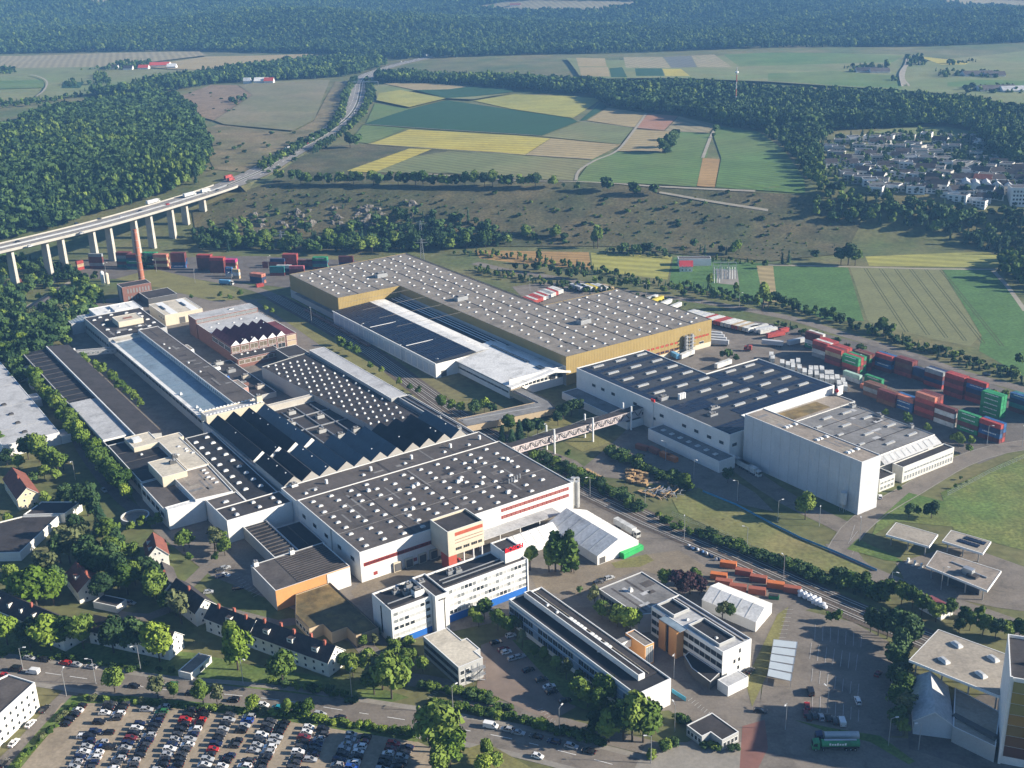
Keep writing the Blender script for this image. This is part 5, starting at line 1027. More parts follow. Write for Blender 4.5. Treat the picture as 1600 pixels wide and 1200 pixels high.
# detached houses
a, b = hpx((5,748), (27,780), 6.0); house('house', 'cream house with split red and brown roof in the trees', a, b, 10, 6.0, 10.4, R_red, h_cream, 1, 1, 0, nwin=4)
a, b = hpx((225,850), (230,872), 6.5); house('house', 'narrow white house with steep red roof below the white gable', a, b, 8.6, 6.5, 11, R_red, h_wall, 1, 0, 2, dm=1.4, nwin=3)
a, b = hpx((240,893), (252,928), 5.0); house('house', 'white gabled house with slate roof below the red roofed one', a, b, 7.5, 5.0, 8.4, R_hall, h_wall, 1, 1, 0, nwin=3)
a, b = hpx((102,898), (122,925), 5.5); house('house', 'white house with brown tiled roof half hidden by trees', a, b, 10, 5.5, 9.6, R_red, h_wall, 1, 2, 1, nwin=3)
for k, (p, lab, col) in enumerate((((1062,425),'small red roofed white house on the substation lawn',R_red),)):
    g = G(*p); house('house', lab, g, (g[0]+10, g[1]-1), 9, 4.5, 8, mat('bright_red_tile', (.40, .05, .06), var=.15), h_wall, 1, 0, 0, nwin=3)
g = G(1060, 416); bld('switch_house', 'long pale blue flat building behind the red roofed house', [(g[0], g[1]), (g[0]+26, g[1]-1.5), (g[0]+26.4, g[1]+7), (g[0]+.4, g[1]+8.5)], 6, wallmat('pale_blue', (.42, .48, .52)), R_hall, par=.2, cat='building')
# sheds and garages
def shed(name, label, a, b, w, h, wall, roof, side=1, rise=0., cat='shed', n=0):
    P = rot_rect(a, b, w, side); B = gabled(name, label, P, h, h+rise, roof, wall, 0, .3, cat) if rise else bld(name, label, P, h, wall, roof, par=.15, cat=cat)
    if n: L = (Vector(P[1])-Vector(P[0])).length; wins(B, B.poly[1], B.poly[2], .1, 2.4, 2.2, max(1, n-1), .2, w-.2, gl=DOCK, name='garage_door')
    return B
a, b = hpx((28,447), (44,440), 3.5); shed('barn', 'red roofed cream barn in the trees under the viaduct', a, b, 16, 3.5, h_cream, R_red, 1, 2.0)
a, b = hpx((65,481), (105,451), 3.5); shed('long_shed', 'long grey roofed white shed on the wooded bank', a, b, 9, 3.5, h_cream, R_hall, 1, 1.2)
a, b = hpx((145,940), (182,948), 3); shed('garage', 'flat roofed garage row behind the brown terrace', a, b, 6, 3, h_wall, R_dark, 1)
a, b = hpx((278,1048), (298,1053), 2.8); shed('garage', 'flat garage with white doors beside the garden path', a, b, 12, 2.8, h_wall, R_brown, 1, n=2)
a, b = hpx((278,1058), (300,1044), 2.6)
a, b = hpx((1437,940), (1471,958), 3.2); shed('rail_shed', 'maroon roofed shed between rail trees and station road', a, b, 7, 3.2, h_wall, R_maroon, 1, .8)
a, b = hpx((1380,972), (1395,978), 3.0)
fr = bld('flat_house', 'dark flat roofed bungalow with white parapets among trees', [(-222,437),(-214,437),(-207.5,479),(-228,478)] if False else [(-246,440),(-213.5,440),(-209,474.5),(-226,474.5),(-240,466)], 4.2, h_wall, R_dark, par=.5, cat='house')
fr2 = bld('flat_house', 'stepped dark flat roof house beside the bungalow', [(-225.5,475),(-206.5,475),(-203,487),(-222,488)], 4.8, h_wall, R_dark, par=.4, cat='house'); 
tk = G(212, 812); t_ = thing('settling_tank', 'round open concrete tank in front of the white gable wall', 'tank', (tk[0], tk[1], 0)); mb = MB(); n = 28
for i in range(n):
    p = [2*math.pi*i/n, 2*math.pi*(i+1)/n]; q = [(tk[0]+r*math.cos(t), tk[1]+r*math.sin(t)) for t in p for r in (6.4, 5.8)]
    mb.face([q[0]+(0,), q[2]+(0,), q[2]+(2.2,), q[0]+(2.2,)], W_conc); mb.face([q[0]+(2.2,), q[2]+(2.2,), q[3]+(2.2,), q[1]+(2.2,)], FRW); mb.face([q[3]+(1.2,), q[1]+(1.2,), q[1]+(2.2,), q[3]+(2.2,)], W_conc)
mb.obj('wall', t_); mb = MB(); mb.cyl((tk[0], tk[1], 1.1), (tk[0], tk[1], 1.3), 5.8, 5.8, 28, R_brown); mb.obj('cover', t_)
# white flats at the lower left, white works roof at the left edge
P = [G(48.5,1062,11), G(54,1066,11)]
wf = bld('white_flats', 'white block of flats with small square windows at the lower left', [(-172.5,311),(-165.9,334.2),(-177,339.5),(-186,330),(-186,311)], 10.8, h_wall, R_hall, par=.5, cat='building')
a, b = (-172.5, 311), (-165.9, 334.2)
for z in (1.2, 4.2, 7.2): wins(wf, a, b, z, 1.3, 1.5, 8, .5, 23.6, fr=FRW, gl=GLASS)
lw_ = bld('white_works_hall', 'large white roofed works hall at the left edge', PUV((86,606),(115,606),(115,757),(86,757)), 7, W_white, R_lgrey, par=.15, cat='factory building')
strips(lw_, 'roof_seam', [(X(86.5, v), X(114.6, v)) for v in (628, 665, 702, 735)], .3, .1, W_grey, 6.86); domes(lw_, [X(100, v) for v in (618, 634, 650, 668)], 2.6, 2.2, 1.1, top=R_dark, curb=W_dark)
wins(lw_, X(86, 606), X(115, 606), .1, 3.4, 4, 1, 8, 14, gl=DOCK, name='gate')
lw2 = bld('white_porch', 'pale flat porch at the corner of the white works hall', PUV((115.3,606),(120.5,606),(120.5,616),(115.3,616)), 4.5, W_white, R_lgrey, par=.1, cat='building'); lw3 = bld('pale_lean_to', 'pale grey lean-to on the lane side of the works hall', PUV((115.3,672),(121,672),(121,684),(115.3,684)), 4.5, W_white, R_lgrey, par=.1, cat='building')
# ---------------------------------------------------------------- village on the right slope
VM = [wallmat('village_white', (.66, .64, .61)), wallmat('village_cream', (.4, .38, .34)), wallmat('village_grey', (.3, .31, .32))]
VR = [R_dark, R_hall, R_tile, R_lgrey, R_red]
VN = [('flat roofed white', 0), ('pale flat roofed', 0), ('dark gabled', 1), ('slate gabled', 1)]
vill = []
for px, py, k in ([(1296,236,0),(1316,226,0),(1304,247,1),(1335,222,0),(1360,221,0),(1384,220,0),(1404,219,1),(1420,221,1),(1446,218,0),(1478,219,1),(1508,221,1),(1540,234,0),(1310,240,1),(1340,235,1),(1363,236,1),(1382,236,0),(1336,252,0),(1350,243,0),(1388,247,0),(1371,254,0),(1352,263,0),(1356,267,0),(1422,254,0),(1400,262,0),(1415,264,0),(1392,272,2),(1385,273,0),(1402,279,0),(1376,274,0),(1430,282,0),(1300,262,3),(1424,233,1),(1430,238,1),(1436,244,1),(1440,250,1),(1446,256,1),(1453,236,1),(1462,243,1),(1470,250,1),(1476,256,1),(1480,236,1),(1490,237,1),(1524,248,1),(1534,254,1),(1560,250,1),(1590,250,1),(1548,257,1),(1570,258,1),(1500,262,1),(1476,264,0),(1520,264,1),(1540,268,1),(1570,266,1),(1595,266,1),(1470,278,1),(1506,274,0),(1540,281,1),(1560,276,2),(1586,280,2),(1455,292,2),(1465,296,3),(1484,309,0),(1494,316,0),(1504,308,0),(1510,309,0),(1520,318,0),(1528,324,0),(1500,305,3),(1560,288,3),(1596,288,3),(1410,245,3),(1445,270,3),(1432,262,3),(1330,262,3),(1345,274,3),(1365,283,3),(1575,240,1),(1560,262,3),(1530,275,3)]):
    g = GT(px, py); vill.append((px, py, k, g))
vp_ = [v[:2] for v in vill]; tries = 0
while len(vill) < 125 and tries < 4000:
    tries += 1; px, py = 1295+320*rng.random(), 218+100*rng.random()
    if py > 225+ (px-1290)*.33+55 or any(abs(px-a) < 13 and abs(py-b) < 5.5 for a, b in vp_): continue
    vp_.append((px, py)); vill.append((px, py, int(rng.choice([0, 1, 3, 3, 2])), GT(px, py)))
vk = {}
for px, py, k, g in vill:
    kind = 'white' if k == 0 else 'pale grey' if k == 1 else 'dark roofed'; vk.setdefault(kind, []).append((px, py, k, g))
for kind, L in vk.items():
    L.sort(key=lambda q: q[0])
    for i, (px, py, k, g) in enumerate(L):
        r = rng.random(); ln, wd, hh = 11+6*rng.random(), 9+3*rng.random(), 5+2.2*rng.random()
        ang = -.35+.25*rng.normal(); a = (g[0]-math.cos(ang)*ln/2, g[1]-math.sin(ang)*ln/2); b = (g[0]+math.cos(ang)*ln/2, g[1]+math.sin(ang)*ln/2)
        P = rot_rect(a, b, wd, 1); lab = '%s house in the distant village, %s of its kind from the left' % (kind, ordw(i+1)); z0 = g[2]-1.5
        if k in (0, 1): B = bld('village_house', lab, P, g[2]+hh, VM[k if r > .3 else 1], VR[int(r*3) % 2 if k else 1 if r < .3 else 0], par=.4, z0=z0, cat='house', group='village houses')
        else: B = gabled('village_house', lab, P, g[2]+4.5, g[2]+8, VR[2 if k == 3 else 4 if r < .2 else 2], VM[0], 0, .4, 'house', 'village houses', z0=z0)
        wins(B, P[0], P[1], g[2]+1, 2.4, 1.5, 3, .5, ln-.5, fr=FRD); wins(B, P[1], P[2], g[2]+1, 1.4, 1.5, 2, .5, wd-.5, fr=FRD)
        if hh > 6: wins(B, P[0], P[1], g[2]+3.4, 2.4, 1.4, 3, .5, ln-.5, fr=FRD)
# works with sloped solar roofs at the village edge, white block
for i, (px, py) in enumerate(((1500,296),(1515,298),(1532,298),(1548,299),(1566,300))):
    g = GT(px, py); P = rot_rect((g[0], g[1]), (g[0]+9, g[1]-3), 16, 1); B = gabled('shed_roof_house', 'row house with striped solar roof at the village edge, %s from the left' % ordw(i+1), P, g[2]+5, g[2]+8, R_lgrey, VM[0], 1, .3, 'house', 'solar roofed row houses', z0=g[2]-2)
    for s in range(4):
        mb = MB(); q0 = Vector(P[0]).lerp(Vector(P[3]), .12+s*.22); q1 = Vector(P[1]).lerp(Vector(P[2]), .12+s*.22); mb.bar((q0.x, q0.y, g[2]+5.9), (q1.x, q1.y, g[2]+6.1), 1.7, PV, .2); mb.obj('solar_strip', B.root)
g = GT(1578, 322); wv = bld('white_block', 'tall white tower block at the right edge of the village', [(g[0], g[1]), (g[0]+24, g[1]-4), (g[0]+26, g[1]+10), (g[0]+2, g[1]+14)], g[2]+16, VM[0], R_hall, par=.4, z0=g[2]-2, cat='building')
for z in range(4): wins(wv, wv.poly[0], wv.poly[1], g[2]+1.5+z*3.4, 1.6, 1.7, 8, 1, 23, fr=FRD)
# far farms
def farm(pts):
    for px, py, lab, col, ln in pts:
        g = GT(px, py); P = rot_rect((g[0]-ln/2, g[1]), (g[0]+ln/2, g[1]-2), ln*.55, 1); gabled('farm_building', lab, P, g[2]+5, g[2]+10, col, VM[0], 0, .4, 'farm building', 'far farm buildings', z0=g[2]-1)
far_red = mat('far_red_tile', (.45, .07, .05), var=.1)
farm([(248,106,'bright red roofed barn of the far left farm',far_red,40),(224,110,'smaller red roofed barn left of the bright one',far_red,20),(175,110,'dark roofed shed at the left end of the far farm',R_tile,22),(268,108,'white roofed shed right of the bright red barn',R_white,18),(200,111,'brown shed in the trees of the far farm',R_tile,18),
 (420,131,'red roofed club house beside the airfield',far_red,16),(408,131,'white hangar beside the airfield club house',R_white,24),(386,131,'small white hangar left of the club house',R_white,12),(805,11,'white farmhouse on the horizon hill',R_red,30),(1355,116,'dark roofed far farm beside the road bend',R_tile,34),(1375,117,'pale far barn beside the road bend',R_hall,30),(1530,122,'long grey far farm roof at the right',R_hall,44),(1555,123,'second long grey far farm roof at the right',R_hall,30),(1560,146,'large grey far farm hall above the red field',R_hall,50),(1590,147,'large pale far farm hall at the right edge',R_lgrey,40)])
# ---------------------------------------------------------------- motorway and viaduct
DZ = 34.0
near = [G(-60,408,DZ), G(0,394.5,DZ), G(90,373,DZ), G(175,351.5,DZ), G(262,326.5,DZ), G(347,300,DZ), G(372,291,DZ)]
DW = 27.0
def offs(line, d):
    out = []
    for i in range(len(line)):
        a = Vector(line[max(i-1, 0)]); b = Vector(line[min(i+1, len(line)-1)]); e = (b-a).normalized(); out.append((line[i][0]-e.y*d, line[i][1]+e.x*d))
    return out
cl = offs(near, DW/2)
M_deck = mat('deck_concrete', (.36, .34, .30), var=.12, scale=.1); M_lane = mat('motorway_surface', (.22, .205, .185), var=.12, scale=.1)
via = thing('viaduct', 'long pale concrete motorway viaduct on slender double piers', 'bridge', (cl[2][0], cl[2][1], 0))
def extrude_profile(line, prof, m, closed=True):
    mb = MB(); P = ribbon_pts(line, 1, world=True)[0]; R = []
    for i, q in enumerate(P):
        a = P[max(i-1, 0)]; b = P[min(i+1, len(P)-1)]; e = (b-a).normalized(); n = Vector((-e.y, e.x)); R.append([(q.x+n.x*o, q.y+n.y*o, z) for o, z in prof])
    for i in range(len(R)-1):
        for j in range(len(prof) if closed else len(prof)-1):
            k = (j+1) % len(prof); mb.face([R[i][j], R[i+1][j], R[i+1][k], R[i][k]], m)
    mb.face(R[0], m); mb.face(R[-1][::-1], m)
    return mb
extrude_profile(cl, [(-DW/2, DZ), (-DW/2, DZ-1.0), (-DW/2+3, DZ-2.2), (DW/2-3, DZ-2.2), (DW/2, DZ-1.0), (DW/2, DZ)], M_deck).obj('deck', via)
for s in (-1, 1):
    extrude_profile(cl, sorted([(s*(DW/2), DZ+.01), (s*(DW/2), DZ+1.0), (s*(DW/2-.35), DZ+1.0), (s*(DW/2-.35), DZ+.01)]), M_deck).obj('parapet', via)
    extrude_profile(offs(cl, s*6.6), [(-5.6, DZ+.02), (-5.6, DZ+.06), (5.6, DZ+.06), (5.6, DZ+.02)], M_lane).obj('carriageway', via)
    extrude_profile(offs(cl, s*.9), [(-.15, DZ+.05), (-.15, DZ+.85), (.15, DZ+.85), (.15, DZ+.05)], STEEL).obj('crash_barrier', via)
    ribbon('lane_marking', offs(cl, s*6.6), .35, M_white, world=True, dash=9, dz=DZ+.08)
for px, py, o in ((25,395,4),(79.5,382,4),(107,374,-3),(152,361,4),(181,352,-3),(217,342,4),(244,334,-3),(274,324,3),(299,315,-3),(324,307,3)):
    g = G(px-1, py, DZ-2.2); e = Vector((cl[4][0]-cl[2][0], cl[4][1]-cl[2][1])).normalized(); n = Vector((-e.y, e.x)); c = Vector(g)+n*(6.5+ (2.5 if o < 0 else 0)); ang = math.atan2(n.y, n.x); zb = float(H(c.x, c.y))-1
    mb = MB(); ca, sa = math.cos(ang), math.sin(ang)
    def cr(lx, ly, z): return [(c.x+ca*x-sa*y, c.y+sa*x+ca*y, z) for x, y in ((-lx/2, -ly/2), (lx/2, -ly/2), (lx/2, ly/2), (-lx/2, ly/2))]
    lo_, hi_ = cr(7.6, 3.0, zb), cr(6.4, 2.3, DZ-2.2)
    for i in range(4): j = (i+1) % 4; mb.face([lo_[i], lo_[j], hi_[j], hi_[i]], W_conc)
    mb.obj('pier', via)
HW = [(cl[-1])]+[GT(*p)[:2] for p in ((405,270),(448,243),(490,222),(520,203),(545,183),(558,163),(563,143),(566,128),(577,117),(600,107),(630,99),(655,93),(672,89))]
def hz(x, y):
    d = math.dist((x, y), cl[-1]); h_ = float(H(x, y))+1.0; t = min(1, max(0, (d-40)/160)); return max(h_, DZ*(1-t)+h_*t)
EQ = ribbon_pts(HW, 1, world=True)[0]; mb = MB(); ER = []
for i, q in enumerate(EQ):
    e = (EQ[min(i+1, len(EQ)-1)]-EQ[max(i-1, 0)]).normalized(); z = hz(q.x, q.y); ER.append([(q.x-e.y*o, q.y+e.x*o, z+dz_) for o, dz_ in ((-24, -7), (-16.2, 0), (16.2, 0), (24, -7))])
for i in range(len(ER)-1):
    for j in range(3): mb.face([ER[i][j], ER[i][j+1], ER[i+1][j+1], ER[i+1][j]][::-1], M_dry)
mb.obj('embankment', kind='structure', label='grassy motorway embankment')
for s in (-1, 1):
    ribbon('motorway', offs(HW, s*8.2), 14.0, M_lane, world=True, zfun=lambda x, y: hz(x, y)+.12, label='motorway carriageway curving over the plateau')
    ribbon('lane_marking', offs(HW, s*8.2), .4, M_white, world=True, zfun=lambda x, y: hz(x, y)+.2, dash=9); ribbon('lane_marking', offs(HW, s*1.9), .6, M_white, world=True, zfun=lambda x, y: hz(x, y)+.2)
g = GT(553, 137); gn = thing('sign_gantry', 'sign gantry spanning the far motorway', 'gantry', g); mb = MB(); mb.bar((g[0]-4, g[1], g[2]), (g[0]-4, g[1], g[2]+9), .8, STEEL); mb.bar((g[0]+40, g[1]-6, g[2]), (g[0]+40, g[1]-6, g[2]+9), .8, STEEL); mb.obj('post', gn); mb = MB(); mb.bar((g[0]-4, g[1], g[2]+9), (g[0]+40, g[1]-6, g[2]+9), 1.2, STEEL); mb.obj('beam', gn)
# ---------------------------------------------------------------- lattice footbridge with masts
PINK = mat('truss_paint', (.50, .43, .42), var=.08)
fbm = thing('covered_bridge', 'pinkish lattice conveyor bridge hung between white masts', 'bridge', X(334, 438)+(0,))
mb = MB()
for v in (435.9, 440.3):
    for z in (6.0, 9.8): mb.bar(X(291, v)+(z,), X(375.6, v)+(z,), .55, PINK)
    for k in range(28):
        u0, u1 = 291+k*3.02, 291+(k+1)*3.02; mb.bar(X(u0, v)+(6,), X(u0, v)+(9.8,), .3, PINK)
        mb.bar(X(u0, v)+(6.0 if k % 2 else 9.8,), X(u1, v)+(9.8 if k % 2 else 6.0,), .3, FRD)
mb.obj('truss', fbm); mb = MB(); mb.prism(RECT(291, 375.6, 436.4, 439.8), 6.1, 9.5, wallmat('bridge_panel', (.54, .49, .48)), R_hall, True); mb.obj('gallery', fbm); mb = MB(); mb.prism(RECT(290, 375.6, 435.6, 440.6), 10.1, 10.3, R_dark, R_dark, True); mb.obj('roof', fbm)
for u in (316, 340.8, 366.6):
    for v in (434.6, 441.4):
        mb = MB(); p = X(u, v); mb.cyl(p+(0,), p+(13.5,), .55, .45, 10, FRW); mb.bar(p+(10.6,), X(u-9, v)+(9.9,), .12, STEEL); mb.bar(p+(10.6,), X(u+9 if u+9 < 376 else 375, v)+(9.9,), .12, STEEL); mb.obj('mast', fbm)
# ---------------------------------------------------------------- fuel station canopies
def canopy(name, label, poly, h, roof, posts=4, cat='canopy'):
    cx = sum(p[0] for p in poly)/4; c_y = sum(p[1] for p in poly)/4; B = Bld(); B.root = thing(name, label, cat, (cx, c_y, 0)); B.poly = poly; B.h = h; B.par = 0
    mb = MB(); mb.prism(poly, h-.9, h, FRW, None, True); i = inset(poly, .3); mb.face([p+(h-.12,) for p in i], roof)
    for k in range(4): j = (k+1) % 4; mb.face([poly[k]+(h,), poly[j]+(h,), i[j]+(h,), i[k]+(h,)], FRW)
    mb.obj('canopy_roof', B.root); q = inset(poly, 2.0)
    for k in range(posts):
        t = (k//2)/max(1, posts//2-1); a = Vector(q[0]).lerp(Vector(q[1]), t) if k % 2 else Vector(q[3]).lerp(Vector(q[2]), t)
        part('post', CYLM(.28, h-.9, STEEL, 8), B.root, (a.x, a.y, 0))
    return B
def pxp(h, *pts):
    P = [tuple(map(float, G(*p, h))) for p in pts]; return P if area(P) > 0 else P[::-1]
c1 = canopy('station_canopy', 'plain beige flat canopy nearest the access road', pxp(5.5, (1384,835), (1452,854), (1466,835), (1400,816)), 5.5, R_tan, 6)
c2 = canopy('station_canopy', 'beige canopy with two dark solar panel rows', pxp(5.5, (1472,845), (1536,865), (1549,846), (1486,828)), 5.5, R_tan, 6)
c3 = canopy('station_canopy', 'longest canopy of the fuel station with roof clutter', pxp(6, (1447,884), (1543,923), (1565,892), (1464,860)), 6, R_weld, 8)
p = [Vector(q) for q in c2.poly]; e = (p[1]-p[0]).normalized(); f = (p[3]-p[0]).normalized(); an_ = math.atan2(e.y, e.x); L = (p[1]-p[0]).length; Wd = (p[3]-p[0]).length
for r in (.42, .76):
    for k in range(5):
        c = p[0]+e*(L*.36+k*1.75+ (0 if r < .5 else 1.5))+f*Wd*r; part('solar_panel', BOXM(1.55, 2.6, .25, PV), c2.root, (c.x, c.y, 5.45), an_)
p = [Vector(q) for q in c3.poly]; e = (p[1]-p[0]).normalized(); f = (p[3]-p[0]).normalized(); an_ = math.atan2(e.y, e.x); L = (p[1]-p[0]).length; Wd = (p[3]-p[0]).length
for t, s, sz, m in ((.62,.45,(4,2.5,2.6),STEEL),(.7,.4,(4,3,1.0),R_dark),(.55,.5,(2,2,1),STEEL),(.8,.6,(5,.6,.5),STEEL),(.45,.7,(8,.5,.4),STEEL)):
    c = p[0]+e*L*t+f*Wd*s; mb = MB(); mb.box((c.x, c.y, 5.9), sz, an_, m); mb.obj('roof_equipment', c3.root)
P = [p[0]+e*6+f*4, p[0]+e*(L-4)+f*4, p[0]+e*(L-4)+f*(Wd-4), p[0]+e*6+f*(Wd-4)]
sw = walls(c3.root, [tuple(q) for q in P], 0, 5.0, mat('shop_glass', (.06, .07, .08), rough=.2), 'shop')
for k in range(3):
    c = Vector(G(1352+k*5, 862+k*2)) if False else p[0]-e*(4+3*k)+f*Wd*.5
    t_ = thing('fuel_pump', 'fuel pump island left of the long canopy, %s from the canopy' % ordw(k+1), 'fuel pump', (c.x, c.y, 0)); mb = MB(); mb.box((c.x, c.y, .02), (1.2, 4, .15), an_, W_conc); mb.obj('island', t_); mb = MB(); mb.box((c.x, c.y, .16), (.6, 1.0, 1.7), an_, FRW); mb.obj('pump', t_)
# bus shelters / bike shelters
for k in range(5):
    a = Vector(G(1208, 1004+k*0)); t = k/5
    A = Vector(G(1209,999,2.6)).lerp(Vector(G(1199,1057,2.6)), t); Bq = Vector(G(1246,1003,2.6)).lerp(Vector(G(1235,1066,2.6)), t); d = (Vector(G(1199,1057,2.6))-Vector(G(1209,999,2.6)))/5*.93
    P = [tuple(A), tuple(A+d), tuple(Bq+d), tuple(Bq)]
    if area(P) < 0: P = P[::-1]
    t_ = thing('bike_shelter', 'glass roofed bicycle shelter bay, %s from the railway end' % ordw(k+1), 'shelter', (A.x, A.y, 0), 'bicycle shelter bays')
    mb = MB(); mb.prism(P, 2.5, 2.62, mat('frosted_glass', (.42, .47, .5), rough=.4, var=.05), None, True); mb.face([q+(2.62,) for q in P], MATS['frosted_glass']); mb.obj('roof', t_); mb = MB()
    for i in range(4): mb.bar(P[i]+(2.6,), P[(i+1) % 4]+(2.6,), .16, STEEL); mb.bar((P[i][0], P[i][1], 0), P[i]+(2.6,), .14, STEEL)
    m0 = ((P[0][0]+P[1][0])/2, (P[0][1]+P[1][1])/2, 2.64); m1 = ((P[2][0]+P[3][0])/2, (P[2][1]+P[3][1])/2, 2.64)
    mb.obj('frame', t_)
# ---------------------------------------------------------------- great canopy, grey gabled store and tower at the lower right
cv = canopy('great_canopy', 'broad beige curved canopy roof on posts at the lower right', pxp(11, (1420,1031), (1562,1088), (1640,1046), (1466,983)), 11, R_tan, 8)
for px, py in ((1495,1008),(1552,1030),(1475,1033),(1533,1055)):
    g = G(px, py, 11); part('roof_light', DOME(4, 2, 1.2), cv.root, g+(10.9,), -1.2)
gsd = gabled('grey_store', 'grey blue gabled store with an open lit gable', [G(1426,1147,0), G(1486,1155,0), G(1479,1078,4), G(1424,1066,4)], 5.5, 9.5, R_lgrey, wallmat('slate', (.42, .45, .48)), 1, .5, 'building')
tw_ = Bld(); tp = [(147.6,292.4), (172,283), (181,306), (156.5,315.5)]; tw_ = bld('yellow_tower', 'tall tower with a yellow and orange striped glass front', tp, 31.5, W_white, R_dark, par=1.0, cat='tower')
a, b = tp[0], tp[1]; d_, L_, an_, n_ = edge_frame(a, b)
for k, c in enumerate(((.09,.04,.03),(.12,.06,.025),(.17,.11,.03),(.26,.15,.035),(.22,.18,.05),(.28,.2,.045),(.25,.21,.07))):
    m = mat('tower_band_%d' % k, c, rough=.25, var=.08); slab(tw_, 'glass_band', a, b, 1.2, 7.4, 3+k*3.9, 6.7+k*3.9, .12, m)
slab(tw_, 'corner_fin', a, b, 0, .8, 0, 32, .5, W_white); slab(tw_, 'corner_fin', a, b, 7.8, 9.0, 0, 32, .4, W_white)
for k in range(6): unit(tw_, *UV(158+k*3, 300-k*1.4), 30.6, (2.4, 1.2, 1.0), STEEL)
mb = MB(); mb.bar(G(1490,1120,5)+(5,), (148,296,6), 2.0, W_dark, 2.2); mb.obj('conveyor', tw_.root)
mb = MB(); mb.bar(G(1490,1140,0)+(3.5,), G(1560,1175,0)+(3.5,), .5, STEEL, .6); mb.obj('pipe_beam', tw_.root)
fd_ = bld('tan_deck_building', 'low tan flat roof between grey store and tall tower', pxp(6, (1489,1135),(1556,1167),(1563,1112),(1492,1074)), 6, W_grey, R_tan, par=.3)
# substation: steel portals
for k in range(10):
    px, py = 1120+(k % 3)*12, 424+(k//3)*6; g = G(px, py); t_ = thing('switchgear', 'steel switchgear frame in the substation, row %s from the hedge, %s from the left' % (ordw(4-k//3), ordw(k % 3+1)), 'switchgear', (g[0], g[1], 0), 'substation frames'); mb = MB()
    for o in (-3, 3): mb.bar((g[0]+o, g[1], 0), (g[0]+o, g[1], 7.5), .35, STEEL)
    mb.bar((g[0]-3, g[1], 7.4), (g[0]+3, g[1], 7.4), .4, STEEL); mb.obj('portal', t_); mb = MB()
    for o in (-2, 0, 2): mb.cyl((g[0]+o, g[1], 0), (g[0]+o, g[1], 3.5), .4, .3, 6, FRW)
    mb.obj('insulator', t_)
sheet('pavement', [(1118,420),(1152,422),(1155,446),(1122,443)], M_conc, 5)
# ================================================================== CONTAINERS, VEHICLES, SMALL THINGS
def paint(n, c, rough=.45): return mat('paint_'+n, c, rough=rough, var=.07, scale=.5, fine=.06, spec=.4)
CCOL = {'maroon': (.15, .035, .032), 'red': (.36, .055, .045), 'salmon': (.46, .17, .11), 'navy': (.018, .035, .10), 'blue': (.03, .11, .27), 'green': (.03, .25, .10), 'white': (.6, .6, .57),
        'grey': (.27, .29, .3), 'tan': (.45, .34, .2), 'teal': (.03, .18, .18), 'pink': (.50, .13, .15), 'magenta': (.5, .03, .17), 'brown': (.17, .08, .05), 'orange': (.5, .19, .05), 'pale green': (.35, .5, .42)}
CM = {k: mat('container_'+k.replace(' ', '_'), v, rough=.6, var=.22, scale=.35, fine=.12, spec=.3, stain=.35, col2=tuple(c*.8+.02 for c in v)) for k, v in CCOL.items()}
def container_proto():
    mb = MB(); L, Wd, Hh = 12.19, 2.42, 2.57; m = CM['red']; n = 40
    for s in (-1, 1):
        xs = [-L/2+.12+(L-.24)*i/n for i in range(n+1)]; ys = [s*(Wd/2-(.09 if (i//1) % 2 else .02)) for i in range(n+1)]
        for i in range(n):
            q = [(xs[i], ys[i], .12), (xs[i+1], ys[i+1], .12), (xs[i+1], ys[i+1], Hh-.1), (xs[i], ys[i], Hh-.1)]; mb.face(q if s < 0 else q[::-1], m)
        mb.box((0, s*(Wd/2-.05), 0), (L, .1, .14), 0, m); mb.box((0, s*(Wd/2-.05), Hh-.1), (L, .1, .1), 0, m)
        for x in (-L/2+.07, L/2-.07): mb.box((x, s*(Wd/2-.06), .14), (.14, .12, Hh-.24), 0, m)
    for i in range(12): x = -L/2+.5+i*(L-1)/11; mb.box((x, 0, Hh-.06), (.5, Wd-.2, .05), 0, m)
    mb.face([(-L/2+.05, -Wd/2+.05, Hh-.05), (L/2-.05, -Wd/2+.05, Hh-.05), (L/2-.05, Wd/2-.05, Hh-.05), (-L/2+.05, Wd/2-.05, Hh-.05)], m)
    mb.face([(L/2-.08, -Wd/2+.1, .1), (L/2-.08, Wd/2-.1, .1), (L/2-.08, Wd/2-.1, Hh-.1), (L/2-.08, -Wd/2+.1, Hh-.1)], m)
    o = mb.obj('container'); P = Proto(o)
    db = MB(); db.face([(-L/2+.06, Wd/2-.1, .12), (-L/2+.06, -Wd/2+.1, .12), (-L/2+.06, -Wd/2+.1, Hh-.1), (-L/2+.06, Wd/2-.1, Hh-.1)], m)
    for y in (-.8, -.3, .3, .8): db.bar((-L/2+.02, y, .2), (-L/2+.02, y, Hh-.2), .07, m)
    P.add(db.obj('door', o)); return P
CONT = container_proto(); CONTM = container_proto()
mkm = MB()
for s_ in (-1, 1):
    for k in range(9): x = -3.6+k*.9; mkm.box((x, s_*1.225, 1.55), (.62, .03, .55 if k % 3 else .42), 0, FRW)
CONTM.add(mkm.obj('side_marking', CONTM.root))
